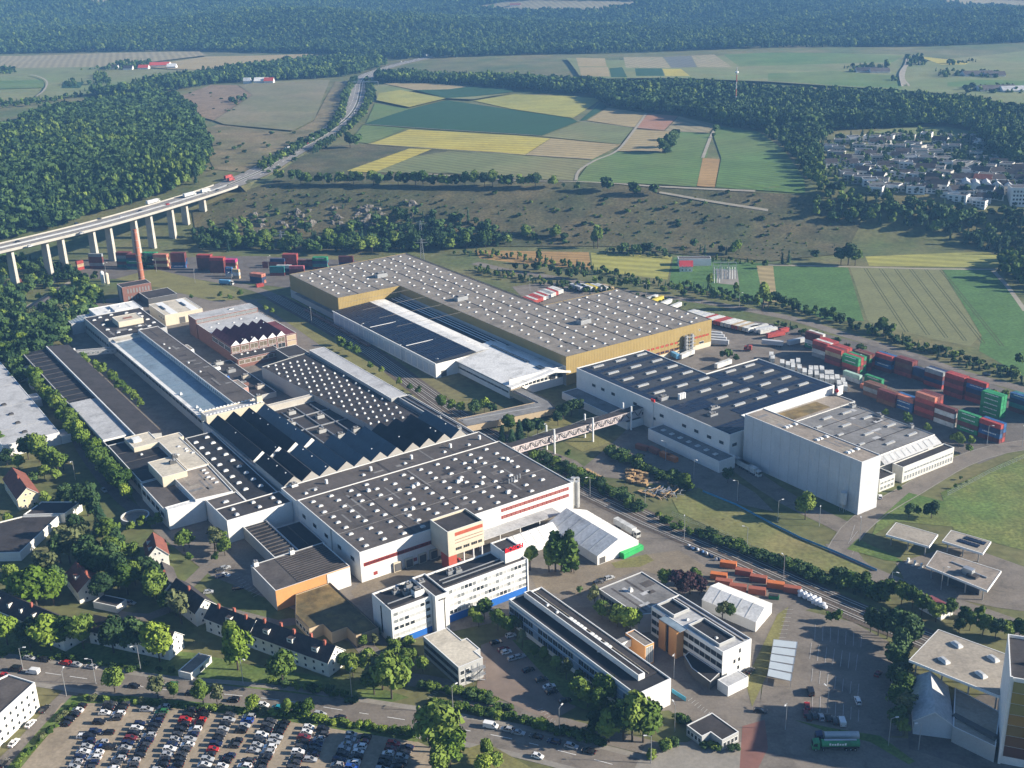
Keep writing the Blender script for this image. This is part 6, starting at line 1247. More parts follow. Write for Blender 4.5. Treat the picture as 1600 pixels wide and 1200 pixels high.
def stack(x, y, ang, cols, where, z0=0., depth=1, dang=None, tail='', size=1.0):
    """cols: top to bottom; depth: rows behind, each a stack of its own"""
    d = ang+math.pi/2
    for k in range(depth):
        cx, cy0 = x+math.cos(d)*2.55*k, y+math.sin(d)*2.55*k; cc = cols if k == 0 else [cols[0]]+[cols[(i+k) % len(cols)] for i in range(1, len(cols))]
        for i, c in enumerate(cc[::-1]):
            lv = len(cc)-i; lab = '%s container, %s down, %s' % (c, ordw(lv), where if k == 0 else where+', %s back' % ordw(k+1))
            (CONTM if c in ('green', 'blue') else CONT).put((cx, cy0, z0+i*2.6), ang, lab, 'container', 'stacked shipping containers', {-1: CM[c], 0: CM[c]}, (size, 1, 1))
def ustack(u, v1, cols, where, depth=1):       # left end at v1, long axis along V
    p = X(u+1.22, v1-6.1); stack(p[0], p[1], VA-math.pi, cols, where) if depth == 1 else [stack(*X(u+1.22+k*2.55, v1-6.1), VA-math.pi, (cols if k == 0 else [cols[(k*2) % len(cols)] if k % 3 else cols[0]]+[cols[(i+k) % len(cols)] for i in range(1, len(cols))]), where if k == 0 else where+', %s back' % ordw(k+1)) for k in range(depth)]
N = 'north row'
ustack(541, 472, ['maroon', 'maroon', 'white', 'green'], N+', leftmost stack', 2)
ustack(531, 457, ['red', 'maroon', 'white', 'grey'], N+', second stack from left', 4)
ustack(528, 444, ['red', 'tan', 'maroon', 'red'], N+', third stack from left', 4)
ustack(525, 428.5, ['green', 'green', 'red', 'maroon'], N+', green topped stack', 3)
ustack(535, 428.5, ['brown', 'green', 'maroon', 'red'], N+', behind the green topped stack', 2)
ustack(542, 418, ['red', 'navy', 'blue', 'maroon'], N+', red on blue stack', 2)
ustack(544.5, 405.5, ['maroon', 'brown', 'maroon', 'red'], N+', brown stack in the middle', 2)
ustack(545, 393, ['navy', 'navy', 'maroon'], N+', low navy stack', 1)
ustack(543, 383.5, ['grey', 'maroon', 'navy', 'red'], N+', grey topped stack', 2)
ustack(538.5, 367, ['red', 'maroon', 'red', 'maroon', 'red'], N+', tallest red stack', 2)
ustack(540, 354, ['red', 'blue', 'navy', 'maroon', 'red'], N+', red over blue stack', 1)
ustack(529.5, 337.5, ['green', 'green', 'green', 'green', 'green'], N+', all green tower', 2)
ustack(545, 330.5, ['blue', 'navy', 'teal', 'maroon'], N+', blue stack at the right', 2)
ustack(546, 317, ['maroon', 'navy', 'green', 'red'], N+', rightmost stack', 1)
ustack(514, 418, ['pale green', 'white'], 'short pale stack between the rows'); ustack(518.5, 406, ['green', 'green'], 'short green stack between the rows'); ustack(510, 402, ['salmon'], 'open orange box between the rows', 2)
S_ = 'south row'
ustack(503, 394, ['brown', 'grey', 'brown'], S_+', leftmost stack', 2); ustack(500, 382, ['maroon', 'maroon', 'brown'], S_+', second stack', 2); ustack(501.5, 371.5, ['salmon', 'blue', 'blue'], S_+', salmon over blue stack', 2)
ustack(501, 358, ['salmon', 'red', 'maroon', 'red', 'maroon'], S_+', tallest salmon stack', 3); ustack(500.5, 345, ['maroon', 'white', 'brown', 'white'], S_+', banded white and brown stack', 1)
ustack(501.5, 331.5, ['green', 'green', 'maroon', 'green'], S_+', green and maroon stack', 1); ustack(501, 318.5, ['red', 'navy', 'blue', 'maroon'], S_+', rightmost stack', 2)
# left yard under the viaduct
def lstack(px, py, cols, where, ang=-.16, depth=1, size=1.0):
    h = 2.6*len(cols); g = G(px, py, h); stack(g[0]+math.cos(ang)*6.1*size, g[1]+math.sin(ang)*6.1*size, ang, cols, where, 0, depth, size=size)
LY = 'left yard'
lstack(118.5, 408.5, ['red', 'tan', 'red'], LY+', beside the trees', .9, 1, .5); lstack(138, 396, ['grey', 'maroon', 'maroon', 'grey', 'maroon'], LY+', second stack'); lstack(181, 394, ['maroon', 'grey', 'teal', 'maroon', 'teal'], LY+', third stack', -.16, 2); lstack(197, 397, ['maroon', 'navy', 'green', 'navy', 'teal'], LY+', beside the chimney', -.16, 2)
lstack(222, 394.5, ['green', 'navy', 'navy', 'maroon', 'green'], LY+', green topped stack', -.16, 2); lstack(239, 397, ['salmon', 'tan', 'maroon', 'tan', 'maroon'], LY+', orange and tan stack', -.16, 2); lstack(266, 395, ['maroon', 'maroon', 'maroon', 'navy', 'blue'], LY+', wide maroon stack', -.1, 2)
lstack(307, 398, ['red', 'maroon', 'maroon', 'maroon', 'maroon'], LY+', long red stack', -.16, 2); lstack(327, 402, ['red', 'maroon', 'maroon', 'maroon', 'maroon'], LY+', long red stack, front half', -.16, 2); lstack(346, 405, ['magenta', 'maroon', 'tan', 'red'], LY+', magenta topped stack', -.16, 2); lstack(352, 417, ['blue', 'blue', 'white'], LY+', low blue stack', -.3, 1, .5); lstack(363, 420, ['tan', 'white', 'tan'], LY+', tan end stack', -.3, 1, .5)
lstack(410, 409, ['maroon', 'maroon'], LY+', low stack behind', -.1, 1); lstack(422, 404, ['navy', 'maroon', 'red'], LY+', navy stack behind', -.1, 1); lstack(441, 397, ['red', 'red', 'red', 'maroon'], LY+', square red stack', -.1, 2); lstack(465, 406, ['maroon', 'maroon', 'navy'], LY+', low maroon stack', -.1, 1); lstack(488, 402, ['green', 'navy', 'teal', 'maroon'], LY+', green and navy stack', -.1, 2); lstack(529, 400, ['maroon', 'maroon', 'navy'], LY+', rightmost maroon stack', -.1, 1)
lstack(421, 416, ['teal', 'teal', 'maroon'], LY+', teal stack in front', -.1, 1); lstack(432, 414, ['white', 'navy', 'maroon'], LY+', white topped stack in front', -.12, 1); lstack(452, 415, ['pink', 'maroon', 'maroon'], LY+', pink stack in front', -.12, 1); lstack(391, 426, ['salmon', 'navy', 'navy'], LY+', stack beside the rails', -.5, 2); lstack(400, 444, ['red'], LY+', single red box on the rails', .6, 1, .5)
# ---- trailers
WHEEL = mat('tyre_rubber', (.018, .018, .018), var=.1); DARKM = mat('chassis_dark', (.04, .04, .042)); CARG = mat('car_glass', (.012, .014, .017), rough=.08, spec=.7)
def trailer_proto(L, name, legs=False):
    r = thing(name, '', 'trailer', (0, 0, 0)); P = Proto(r); mb = MB(); mb.box((0, 0, 1.2), (L, 2.5, 2.75), 0, CM['white'])
    for x in np.arange(-L/2+.8, L/2, 1.6): mb.box((x, 0, 1.25), (.08, 2.54, 2.65), 0, CM['white'])
    P.add(mb.obj('box_body', r)); mb = MB(); mb.box((0, 0, .85), (L-.4, 1.4, .33), 0, DARKM)
    if legs:
        for x in (-L/2+1, L/2-1):
            for y in (-1.1, 1.1): mb.box((x, y, 0), (.15, .15, 1.2), 0, STEEL)
    P.add(mb.obj('chassis', r)); mb = MB()
    for y in (-.65, .65): mb.box((L/2+.02, y, 1.3), (.06, 1.15, 2.5), 0, CM['white'])
    P.add(mb.obj('rear_door', r))
    if not legs:
        mb = MB()
        for x in (L/2-1.4, L/2-2.7, L/2-4.0):
            for y in (-1.05, 1.05): mb.cyl((x, y-.18, .5), (x, y+.18, .5), .5, .5, 12, WHEEL)
        P.add(mb.obj('wheels', r))
    return P
TR = trailer_proto(13.4, 'semi_trailer'); SB = trailer_proto(7.3, 'swap_body', True)
TC = {'white': CM['white'], 'red': CM['red'], 'grey': CM['grey'], 'tan': CM['tan'], 'yellow': paint('yellow', (.5, .4, .06)), 'silver': paint('silver', (.45, .46, .47)), 'navy': CM['navy'], 'blue': paint('lightblue', (.1, .3, .5))}
def trailer(p, ang, c, label, group=None, P=None, door=None, z=0): (P or TR).put((p[0], p[1], z), ang, label, 'trailer', group, {0: TC[c], 2: TC[door or c]})
cols = ['white', 'red', 'white', 'red', 'red', 'white', 'red', 'white', 'grey', 'white', 'red', 'white', 'white']; drs = ['red', 'red', 'red', 'red', 'red', 'white', 'grey', 'navy', 'white', 'white', 'red', 'white', 'white']
for i, (c, d) in enumerate(zip(cols, drs)): trailer(X(457+i*2.95, 660.5+i*.9), VA-math.pi, c, '%s trailer in the notch behind the warehouse, %s from the left' % (c, ordw(i+1)), 'trailers behind the warehouse', door=d)
for i, c in enumerate(['silver', 'navy', 'white', 'yellow', 'silver', 'white', 'tan']): trailer(X(508+i*3, 668-i*2.5), VA-math.pi, c, '%s trailer beside the red row, %s from the left' % (c, ordw(i+1)), 'trailers behind the warehouse')
tt = [(1018,466,'white'),(1027,468,'yellow'),(1040,473,'white'),(1055,478,'white')]
for i, (px, py, c) in enumerate(tt): trailer(G(px, py, 2.5), UA+.25, c, '%s trailer peeping over the warehouse roof edge, %s from the left' % (c, ordw(i+1)), 'trailers along the road hedge')
row = ['silver', 'white', 'silver', 'white', 'silver', 'white', 'red', 'white', 'white', 'red', 'red', 'white', 'white', 'white', 'tan', 'white', 'tan', 'white', 'white']
for i, c in enumerate(row):
    t = i/(len(row)-1); px, py = 1076+t*102, 488+t*23; g = G(px, py, 3.2); trailer(g, UA+math.pi+.05, c, '%s trailer in the long row behind the golden wall, %s from the left' % (c, ordw(i+1)), 'trailers along the road hedge', door='red' if i in (8, 9, 10, 14, 15) else None)
for i, (px, py, c) in enumerate(((1186,510,'white'),(1193,513,'silver'),(1200,515,'white'),(1212,521,'red'))): trailer(G(px, py, 3), UA+math.pi-.2, c, '%s trailer near the red lorry, %s from the left' % (c, ordw(i+1)), 'trailers along the road hedge')
for i in range(4): trailer(G(1112+i*3.4, 520+i*4.2, 3), -.35, 'silver', 'silver trailer parked at the golden wall corner, %s from the back' % ordw(i+1), 'trailers at the wall corner')
trailer(G(1130,568,2.5), UA+.1, 'white', 'white box trailer behind the solar roof edge'); trailer(G(1073,553,2.5), UA+.2, 'white', 'white box trailer at the warehouse stair tower', door='silver'); trailer(G(1207,535,2.5), -.4, 'silver', 'silver trailer beside the red lorry'); trailer(G(1055,556,2), UA+1.4, 'blue', 'light blue container box by the warehouse wall', P=SB)
trailer(G(1244,533,2.5), UA-.1, 'silver', 'silver trailer at the edge of the container yard')
SW = [(1205,551),(1207,556),(1222,563),(1231,566),(1238,563),(1239,569),(1247,561),(1249,571),(1257,577),(1267,573),(1266,580),(1275,573),(1276,581),(1284,573),(1284,586),(1292,580),(1292,588),(1299,580),(1300,588),(1308,587),(1311,596),(1317,592),(1320,599)]
for i, (px, py) in enumerate(SW): trailer(G(px, py+6, 2), math.radians(77), 'white', 'white swap body on legs behind the solar hall, %s of the group from the left' % ordw(i+1), 'white swap bodies', P=SB)
# ---- lorries
def lorry(px, py, ang, cabc, boxc, label, L=13.4, tank=False, h=0):
    g = G(px, py, h); t = thing('lorry', label, 'lorry', (g[0], g[1], 0), rz=ang); m, mc = TC.get(boxc) or CM[boxc], TC.get(cabc) or CM[cabc]
    mb = MB(); mb.box((-2, 0, 1.2), (L, 2.5, 2.7), 0, m) if not tank else [mb.cyl((-2-L/2, 0, 2.3), (-2+L/2, 0, 2.3), 1.2, 1.2, 16, m), mb.box((-2, 0, 3.4), (L*.85, .8, .12), 0, STEEL)]; mb.obj('tank' if tank else 'box_body', t, origin=None) if False else link('tank' if tank else 'box_body', mb.mesh('body'), t)
    x0 = -2+L/2+.6; mb = MB()
    prof = [(x0, .5), (x0+2.2, .5), (x0+2.25, 1.6), (x0+2.0, 3.1), (x0+.2, 3.4), (x0, 3.4)]
    for s in (1,):
        mb.face([(x, -1.2, z) for x, z in prof], mc); mb.face([(x, 1.2, z) for x, z in prof][::-1], mc)
        for i in range(6): a, b = prof[i], prof[(i+1) % 6]; mb.face([(a[0], 1.2, a[1]), (b[0], 1.2, b[1]), (b[0], -1.2, b[1]), (a[0], -1.2, a[1])][::-1], mc)
    link('cab', mb.mesh('cab'), t); mb = MB(); mb.face([(x0+2.27, -1.1, 1.75), (x0+2.27, 1.1, 1.75), (x0+2.05, 1.1, 2.95), (x0+2.05, -1.1, 2.95)], CARG)
    for s in (-1, 1): mb.face([(x0+.7, s*1.21, 1.8), (x0+2.0, s*1.21, 1.8), (x0+1.85, s*1.21, 2.8), (x0+.7, s*1.21, 2.8)][::(1 if s < 0 else -1)], CARG)
    link('windscreen', mb.mesh('windscreen'), t); mb = MB(); mb.box((-1, 0, .7), (L+2, 1.3, .4), 0, DARKM); link('chassis', mb.mesh('chassis'), t)
    for x in (x0+1.2, x0-1.2, -2-L/2+1.4, -2-L/2+2.8, -2-L/2+4.2):
        for y in (-1.05, 1.05): link('wheel', CYLW(), t, (x, y, .5))
    return t
def CYLW():
    if 'whl' not in _mc:
        mb = MB(); mb.cyl((0, -.17, 0), (0, .17, 0), .5, .5, 14, WHEEL); mb.cyl((0, -.18, 0), (0, .18, 0), .25, .25, 10, STEEL); _mc['whl'] = mb.mesh('wheel')
    return _mc['whl']
tk = lorry(1302, 1170, math.radians(178), 'green', 'green', 'green tanker lorry parked at the lower right entrance', 12, True)
mb = MB()
for k_ in range(7): mb.box((-3.4+k_*.8, 1.21, 2.2), (.55, .05, .6 if k_ % 3 else .8), 0, FRW)
link('side_marking', mb.mesh('side_marking'), tk)
lorry(1304,1158, math.radians(178), 'navy', 'silver', 'silver tanker lorry with navy cab behind the green one', 11, True)
lorry(1172,735, VA-math.pi-.1, 'white', 'white', 'white lorry at the dock of the solar hall', 13, h=1); lorry(1162,729, VA-math.pi-.1, 'grey', 'silver', 'silver lorry behind the white one at the dock', 13, h=1)
trailer(G(1288,774,1.5), VA-math.pi, 'blue', 'blue grey trailer in the shade of the high bay'); lorry(981,827, VA-math.pi, 'white', 'white', 'white lorry beside the large storage tent', 13, h=1.5)
lorry(1221,519, UA+math.pi-.1, 'red', 'red', 'red lorry in the truck yard', 7, h=1.5); lorry(1167,546, UA+2.2, 'red', 'red', 'small red truck by the two round trees', 2, h=1)
lorry(355,443, -.3, 'white', 'blue', 'light blue coach like lorry on the left yard road', 9, h=1)
# motorway traffic
def on_deck(px, py, z=DZ): return G(px, py, z+1.2)
for px, py, c, L, lab in ((240,316,'white',13,'white lorry on the viaduct, far carriageway'),(297,305,'white',13,'white lorry on the viaduct, near carriageway'),(322,299,'white',9,'small white lorry near the viaduct end')):
    g = on_deck(px, py); t = lorry(800, 1000, 1.1, c, c, lab, L); t.location = (g[0], g[1], DZ+.1)
for px, py, c, L, lab in ((452,236,'white',13,'white lorry on the motorway beside the crest trees'),(358,281,'red',9,'red lorry queueing at the viaduct end'),(362,285,'red',6,'second red lorry queueing at the viaduct end'),(529,191,'white',9,'white lorry in the motorway bend'),(488,222,'silver',6,'silver van in the motorway queue'),(668,89,'white',14,'white lorry cresting the far motorway')):
    q = GT(px, py); t = lorry(800, 1000, 1.15, c, c, lab, L); t.location = (q[0], q[1], q[2]+1.2)
# ---- cars
CARP = {'black': (.012, .012, .014), 'dark grey': (.05, .052, .056), 'silver': (.36, .37, .38), 'white': (.70, .70, .69), 'red': (.40, .02, .02), 'blue': (.02, .07, .30), 'navy': (.012, .02, .06), 'teal': (.02, .25, .33), 'green': (.03, .15, .06), 'dark red': (.15, .02, .025)}
CPM = {k: mat('car_'+k.replace(' ', '_'), v, rough=.25, spec=.6, var=.03, scale=1) for k, v in CARP.items()}
LAMPM = mat('car_lamp', (.6, .55, .5), rough=.2); TAIL = mat('car_tail_lamp', (.3, .01, .01), rough=.2)
def car_proto(name, prof, cab, w=1.76):
    """prof: lower body side outline; cab: roof and window outline [(x,z)...] from rear sill to front sill"""
    r = thing(name, '', 'car', (0, 0, 0)); P = Proto(r); m = CPM['white']; mb = MB(); hw = w/2
    n = len(prof)
    mb.face([(x, -hw, z) for x, z in prof], m); mb.face([(x, hw, z) for x, z in prof][::-1], m)
    for i in range(n): a, b = prof[i], prof[(i+1) % n]; mb.face([(a[0], -hw, a[1]), (a[0], hw, a[1]), (b[0], hw, b[1]), (b[0], -hw, b[1])], m)
    (a, b, c, d) = cab; t = hw-.2
    mb.face([(b[0], -t, b[1]), (c[0], -t, c[1]), (c[0], t, c[1]), (b[0], t, b[1])], m)
    for s in (-1, 1):     # pillars
        for p, q in ((a, b), (c, d)): mb.bar((p[0], s*(hw-.08), p[1]), (q[0], s*t, q[1]), .12, m)
        xm = (b[0]+c[0])/2-.1; mb.bar((xm, s*(hw-.06), a[1]), (xm, s*t, b[1]), .12, m)
    P.add(mb.obj('body', r)); mb = MB(); k = .02
    mb.face([(a[0], -hw+.1, a[1]), (b[0]-.02, -t, b[1]-.02), (b[0]-.02, t, b[1]-.02), (a[0], hw-.1, a[1])][::-1], CARG); mb.face([(d[0], -hw+.1, d[1]), (c[0]+.02, -t, c[1]-.02), (c[0]+.02, t, c[1]-.02), (d[0], hw-.1, d[1])], CARG)
    for s in (-1, 1): q = [(a[0], s*(hw-.05), a[1]), (d[0], s*(hw-.05), d[1]), (c[0], s*(t+.01), c[1]-.03), (b[0], s*(t+.01), b[1]-.03)]; mb.face(q if s < 0 else q[::-1], CARG)
    P.add(mb.obj('window_glass', r))
    x1 = max(p[0] for p in prof); x0 = min(p[0] for p in prof); mb = MB()
    for s in (-1, 1): mb.box((x1-.02, s*(hw-.3), .55), (.1, .36, .16), 0, LAMPM)
    P.add(mb.obj('headlamps', r)); mb = MB()
    for s in (-1, 1): mb.box((x0+.02, s*(hw-.25), .65), (.1, .3, .2), 0, TAIL)
    P.add(mb.obj('tail_lamps', r))
    if 'cw' not in _mc:
        w_ = MB(); w_.cyl((0, -.11, 0), (0, .11, 0), .32, .32, 12, WHEEL); w_.cyl((0, -.115, 0), (0, .115, 0), .18, .18, 8, STEEL); _mc['cw'] = w_.mesh('wheel')
    for x in (x0+.75, x1-.8):
        for s in (-1, 1): P.add(link('wheel', _mc['cw'], r, (x, s*(hw-.08), .32)))
    return P
CARS = {'hatchback': car_proto('parked_car', [(-1.95,.25),(1.95,.25),(2.0,.6),(1.2,.85),(.9,.88),(-1.9,.92),(-2.0,.6)], [(-1.9,.9),(-1.35,1.45),(.1,1.48),(1.05,.88)]),
        'saloon': car_proto('parked_car', [(-2.25,.25),(2.2,.25),(2.27,.6),(1.3,.82),(.95,.86),(-1.5,.9),(-2.2,.88),(-2.3,.6)], [(-1.75,.9),(-1.05,1.38),(.1,1.42),(1.1,.86)]),
        'estate': car_proto('parked_car', [(-2.25,.25),(2.2,.25),(2.27,.6),(1.3,.84),(.95,.88),(-2.2,.93),(-2.3,.6)], [(-2.2,.92),(-1.75,1.46),(.1,1.48),(1.1,.88)]),
        'off roader': car_proto('parked_car', [(-2.1,.32),(2.1,.32),(2.16,.8),(1.3,1.02),(.95,1.06),(-2.1,1.1),(-2.16,.7)], [(-2.05,1.08),(-1.75,1.7),(.15,1.72),(1.05,1.06)], 1.85),
        'van': car_proto('parked_van', [(-2.5,.3),(2.4,.3),(2.46,.8),(1.9,1.1),(1.6,1.15),(.6,1.15),(.6,2.0),(-2.45,2.0),(-2.5,.6)], [(.3,1.3),(.55,1.98),(1.0,1.95),(1.75,1.15)], 1.95)}
def car(x, y, ang, col, kind, label, group, z=0.13):
    CARS[kind].put((x, y, z), ang, label, 'car' if kind != 'van' else 'van', group, {0: CPM[col]})
CW = ['black', 'dark grey', 'silver', 'white', 'navy', 'red', 'blue', 'dark red', 'green']; CP = [.31, .19, .19, .17, .09, .008, .03, .007, .005]; KW = ['hatchback', 'saloon', 'estate', 'off roader']; KP = [.36, .16, .32, .16]
COLS = [((127,1105),(96,1140),1,[]),((172,1102),(110,1212),0,[3,5]),((193,1103),(134,1212),1,[4,5,7]),((231,1111),(172,1212),0,[1,2]),((257,1107),(200,1214),1,[]),((297,1113),(244,1214),0,[]),((320,1113),(268,1214),1,[]),((360,1120),(312,1216),0,[]),((389,1122),(340,1216),1,[4]),((422,1129),(372,1217),0,[]),((442,1132),(398,1217),1,[]),((482,1139),(450,1218),0,[]),((505,1142),(474,1218),1,[]),((549,1150),(518,1219),0,[]),((570,1154),(542,1219),1,[]),((614,1164),(590,1220),0,[]),((635,1170),(612,1220),1,[])]
seqs = {1: ['dark grey','black','white','black','black','white','navy','black','navy','silver','white','navy'], 2: ['dark grey','black','white','dark grey','navy','white','black','black','silver','blue','white'], 5: ['black','black','red','black','black','dark grey','silver','navy','white'], 6: ['black','black','red','black','white','navy','silver','white','dark grey'], 13: ['silver','silver','silver','silver','black','navy','silver'], 14: ['black','dark red','white','white','black','white'], 15: ['red','dark red','white','black'], 16: ['navy','black','silver','black']}
for ci, (pa, pb, face, miss) in enumerate(COLS):
    A, Bv = Vector(G(*pa)), Vector(G(*pb)); L = (Bv-A).length; d = (Bv-A)/L; n = int(L/2.55)+1; sq = seqs.get(ci)
    for k in range(n):
        if k in miss or (sq is None and rng.random() < .05): continue
        p = A+d*(k*2.55); ang = math.atan2(d.y, d.x)+math.pi/2+(math.pi if (face + (rng.random() < .3)) % 2 else 0)
        c = sq[k] if sq and k < len(sq) else CW[int(rng.choice(len(CW), p=CP))]; kd = KW[int(rng.choice(4, p=KP))]
        car(p.x+rng.normal(0, .15), p.y, ang+rng.normal(0, .02), c, kd, '%s %s in the gravel car park, %s line, %s from hedge' % (c, kd, ordw(ci+1), ordw(k+1)), 'cars in the gravel car park')
g = G(171, 1170); car(g[0], g[1], .1, 'black', 'off roader', 'black off roader standing in the gravel car park lane', 'cars in the gravel car park'); g = G(130, 1153); car(g[0], g[1], -.05, 'white', 'hatchback', 'white hatchback alone in the gravel car park lane', 'cars in the gravel car park')
SP = [Vector(G(*p)) for p in STREET]
def street_ang(p):
    best = min(range(len(SP)-1), key=lambda i: ((SP[i]+SP[i+1])/2-Vector(p)).length); d = SP[best+1]-SP[best]; return math.atan2(d.y, d.x)
ST = [(47,1030,'silver','estate'),(70,1033,'black','estate'),(102,1038,'red','estate'),(120,1041,'silver','hatchback'),(143,1044,'silver','saloon'),(24,1048,'black','van'),(52,1052,'white','van'),(8,1058,'red','hatchback'),(210,1074,'black','saloon'),(268,1072,'green','estate'),(365,1096,'black','off roader'),(300,1086,'black','estate'),(412,1104,'white','hatchback'),(433,1108,'teal','hatchback'),(500,1118,'silver','estate'),(531,1125,'black','off roader'),(767,1137,'white','van'),(792,1142,'silver','estate'),(810,1147,'silver','saloon'),(838,1153,'black','saloon'),(866,1161,'navy','estate'),(893,1168,'silver','estate'),(920,1176,'black','saloon'),(840,1184,'white','hatchback')]
for i, (px, py, c, kd) in enumerate(sorted(ST)): g = G(px, py); car(g[0], g[1], street_ang(g)+math.pi*(i % 2), c, kd, '%s %s along the main street, %s vehicle from the left' % (c, kd, ordw(i+1)), 'cars along the main street')
SS = [(70,1110,'black','saloon'),(48,1133,'white','saloon'),(22,1163,'white','saloon'),(6,1195,'black','estate')]
sa = Vector(G(62,1135))-Vector(G(20,1180))
for i, (px, py, c, kd) in enumerate(SS): g = G(px, py); car(g[0], g[1], math.atan2(sa.y, sa.x), c, kd, '%s %s in the side street by the white flats, %s from the top' % (c, kd, ordw(i+1)), 'cars in the side street')
OP = [(798,995,'white','hatchback'),(812,1028,'silver','estate'),(826,1049,'black','saloon'),(846,1064,'dark grey','estate'),(858,1075,'white','saloon'),(862,1083,'black','estate'),(883,1097,'black','estate'),(775,1006,'black','estate'),(787,1017,'dark red','estate'),(791,1021,'white','hatchback'),(802,1031,'silver','estate')]
for i, (px, py, c, kd) in enumerate(OP): g = G(px, py); car(g[0], g[1], UA-.2, c, kd, '%s %s in the tree shaded office bays, %s listed from the slab' % (c, kd, ordw(i+1)) if False else '%s %s in the office bays beside the long office, %s from the top' % (c, kd, ordw(i+1)), 'cars in the office bays')
RP = [(1266,1083,'black','van',1.5),(1261,1105,'red','hatchback',1.4),(1259,1117,'dark red','estate',1.4),(1263,1122,'black','estate',1.45),(1272,1121,'dark grey','hatchback',1.5),(1283,1123,'silver','hatchback',1.5),(1294,1124,'black','hatchback',1.5),(1304,1128,'dark grey','estate',1.5),(1315,1130,'white','van',1.5),(1340,1097,'white','estate',1.5),(1188,1113,'black','estate',-.2),(1372,1055,'dark red','hatchback',.9),(1172,1050,'black','hatchback',.9),(1375,778,'white','estate',1.3)]
for i, (px, py, c, kd, a) in enumerate(RP): g = G(px, py); car(g[0], g[1], a, c, kd, '%s %s %s' % (c, kd, ['standing alone above the red car','topmost of the car park front row','second in the car park front corner','left end of the front row','second car of the front row','third car of the front row','fourth car of the front row','fifth car of the front row','right end of the front row','alone in the middle of the empty car park','on the entrance road by the gate','in the shade of the car park trees','beside the courtyard office gable','at the foot of the high bay'][i]), 'cars in the right car park')
LP = [(345,893,'dark grey','estate'),(352,900,'white','saloon'),(372,921,'black','estate'),(352,889,'silver','estate'),(204,944,'silver','estate'),(470,960,'white','van'),(345,902,'navy','estate'),(326,927,'silver','hatchback'),(713,877,'red','hatchback'),(163,768,'silver','estate'),(43,523,'silver','estate'),(48,530,'dark grey','estate'),(42,538,'black','hatchback'),(952,905,'silver','estate'),(935,912,'dark grey','estate')]
for i, (px, py, c, kd) in enumerate(LP): g = G(px, py); car(g[0], g[1], [.5,-.4,.3,.5,-.3,1.9,.4,.2,.4,-.9,-1,-1,-1,.5,.5][i], c, kd, '%s %s %s' % (c, kd, ['in the bays behind the upper terrace','second in the bays behind the upper terrace','alone at the lower end of the terrace bays','topmost in the terrace bays','beside the garage row','under the orange front wall','third in the terrace bays','by the upper terrace gable','under the cream annex','in the tree lane below the dark hall','topmost beside the long dark hall end','second beside the long dark hall end','third beside the long dark hall end','right of the pair under the tent trees','left of the pair under the tent trees'][i]), 'cars in small yards')
for i, (px, py, c) in enumerate(sorted(((190,338,'white'),(127,363,'silver'),(47,383,'white'),(28,376,'black'),(120,348,'black'),(155,341,'black'),(220,328,'black'),(262,318,'red'),(340,296,'black')))):
    g = on_deck(px, py); car(g[0], g[1], 1.05, c, 'estate', '%s car driving on the viaduct, %s car from the left' % (c, ordw(i+1)), 'cars on the motorway', DZ+.1)
for i, (px, py, c) in enumerate(((500,214,'silver'),(508,212,'white'),(512,207,'black'),(493,226,'white'),(545,160,'silver'),(560,172,'white'),(553,178,'silver'),(547,150,'white'),(556,176,'black'),(480,226,'red'),(475,231,'silver'),(627,98,'white'))):
    q = GT(px, py); car(q[0], q[1], 1.2, c, 'estate', '%s car on the plateau motorway, %s nearest the bend' % (c, ordw(i+1)), 'cars on the motorway', q[2]+1.1)
g = G(1541, 587); car(g[0], g[1], -.3, 'black', 'estate', 'black car on the road behind the containers', None); g = G(1546,587)
# ---- orange skips, bales, pallets
SK = {'orange': paint('skip_orange', (.52, .15, .04), .6), 'rust': paint('skip_rust', (.3, .09, .05), .7)}
def skip_proto():
    mb = MB(); L, w, h = 6.6, 2.5, 2.3; m = SK['orange']
    for s in (-1, 1):
        mb.box((0, s*w/2, .1), (L, .1, h), 0, m)
        for i in range(7): mb.box((-L/2+.3+i*1.0, s*(w/2+.06), .2), (.14, .1, h-.2), 0, m)
    for s in (-1, 1): mb.box((s*L/2, 0, .1), (.1, w, h), 0, m)
    mb.box((0, 0, .1), (L, w, .15), 0, m); mb.box((0, 0, h+.05), (L+.2, .14, .05), 0, m) if False else None
    for s in (-1, 1): mb.box((0, s*w/2, h+.1), (L+.1, .2, .1), 0, m)
    o = mb.obj('skip'); P = Proto(o); f = MB(); f.box((0, 0, .3), (L-.3, w-.3, 1.2), 0, R_weld, R_moss); P.add(f.obj('scrap_fill', o)); c = MB(); c.box((0, 0, h+.15), (L, w, .1), 0, m); P2 = c.obj('cover', o); P.add(P2); return P
SKP = skip_proto()
for i, (px, py, a, c, lab) in enumerate(((1138,881,-.35,'orange','covered orange skip topmost by the tracks'),(1162,893,-.4,'rust','open rust red skip second along the tracks'),(1185,903,-.4,'rust','open rust skip with white waste along the tracks'),(1212,913,-.35,'orange','covered orange skip nearest the white bales'),(1238,920,-.35,'rust','open rust skip beside the white bales'),(1123,899,-.3,'orange','covered orange skip behind the marquee'),(1131,909,-.3,'rust','salmon skip behind the marquee'),(1153,917,-.3,'rust','rusty skip against the marquee roof'),(1183,922,-.3,'rust','pale rust skip right of the marquee'),(1050,715,VA,'orange','orange skip in the shade of the annex'),(1040,711,VA,'orange','dull orange skip beside the brighter one'),(1003,698,VA+.3,'rust','rust skip by the scrap heap'),(1022,703,VA,'rust','second rust skip by the scrap heap'))):
    g = G(px, py, 1.5); SKP.put((g[0], g[1], 0), a, lab, 'skip', 'waste skips', {-1: SK[c], 1: SK[c]})
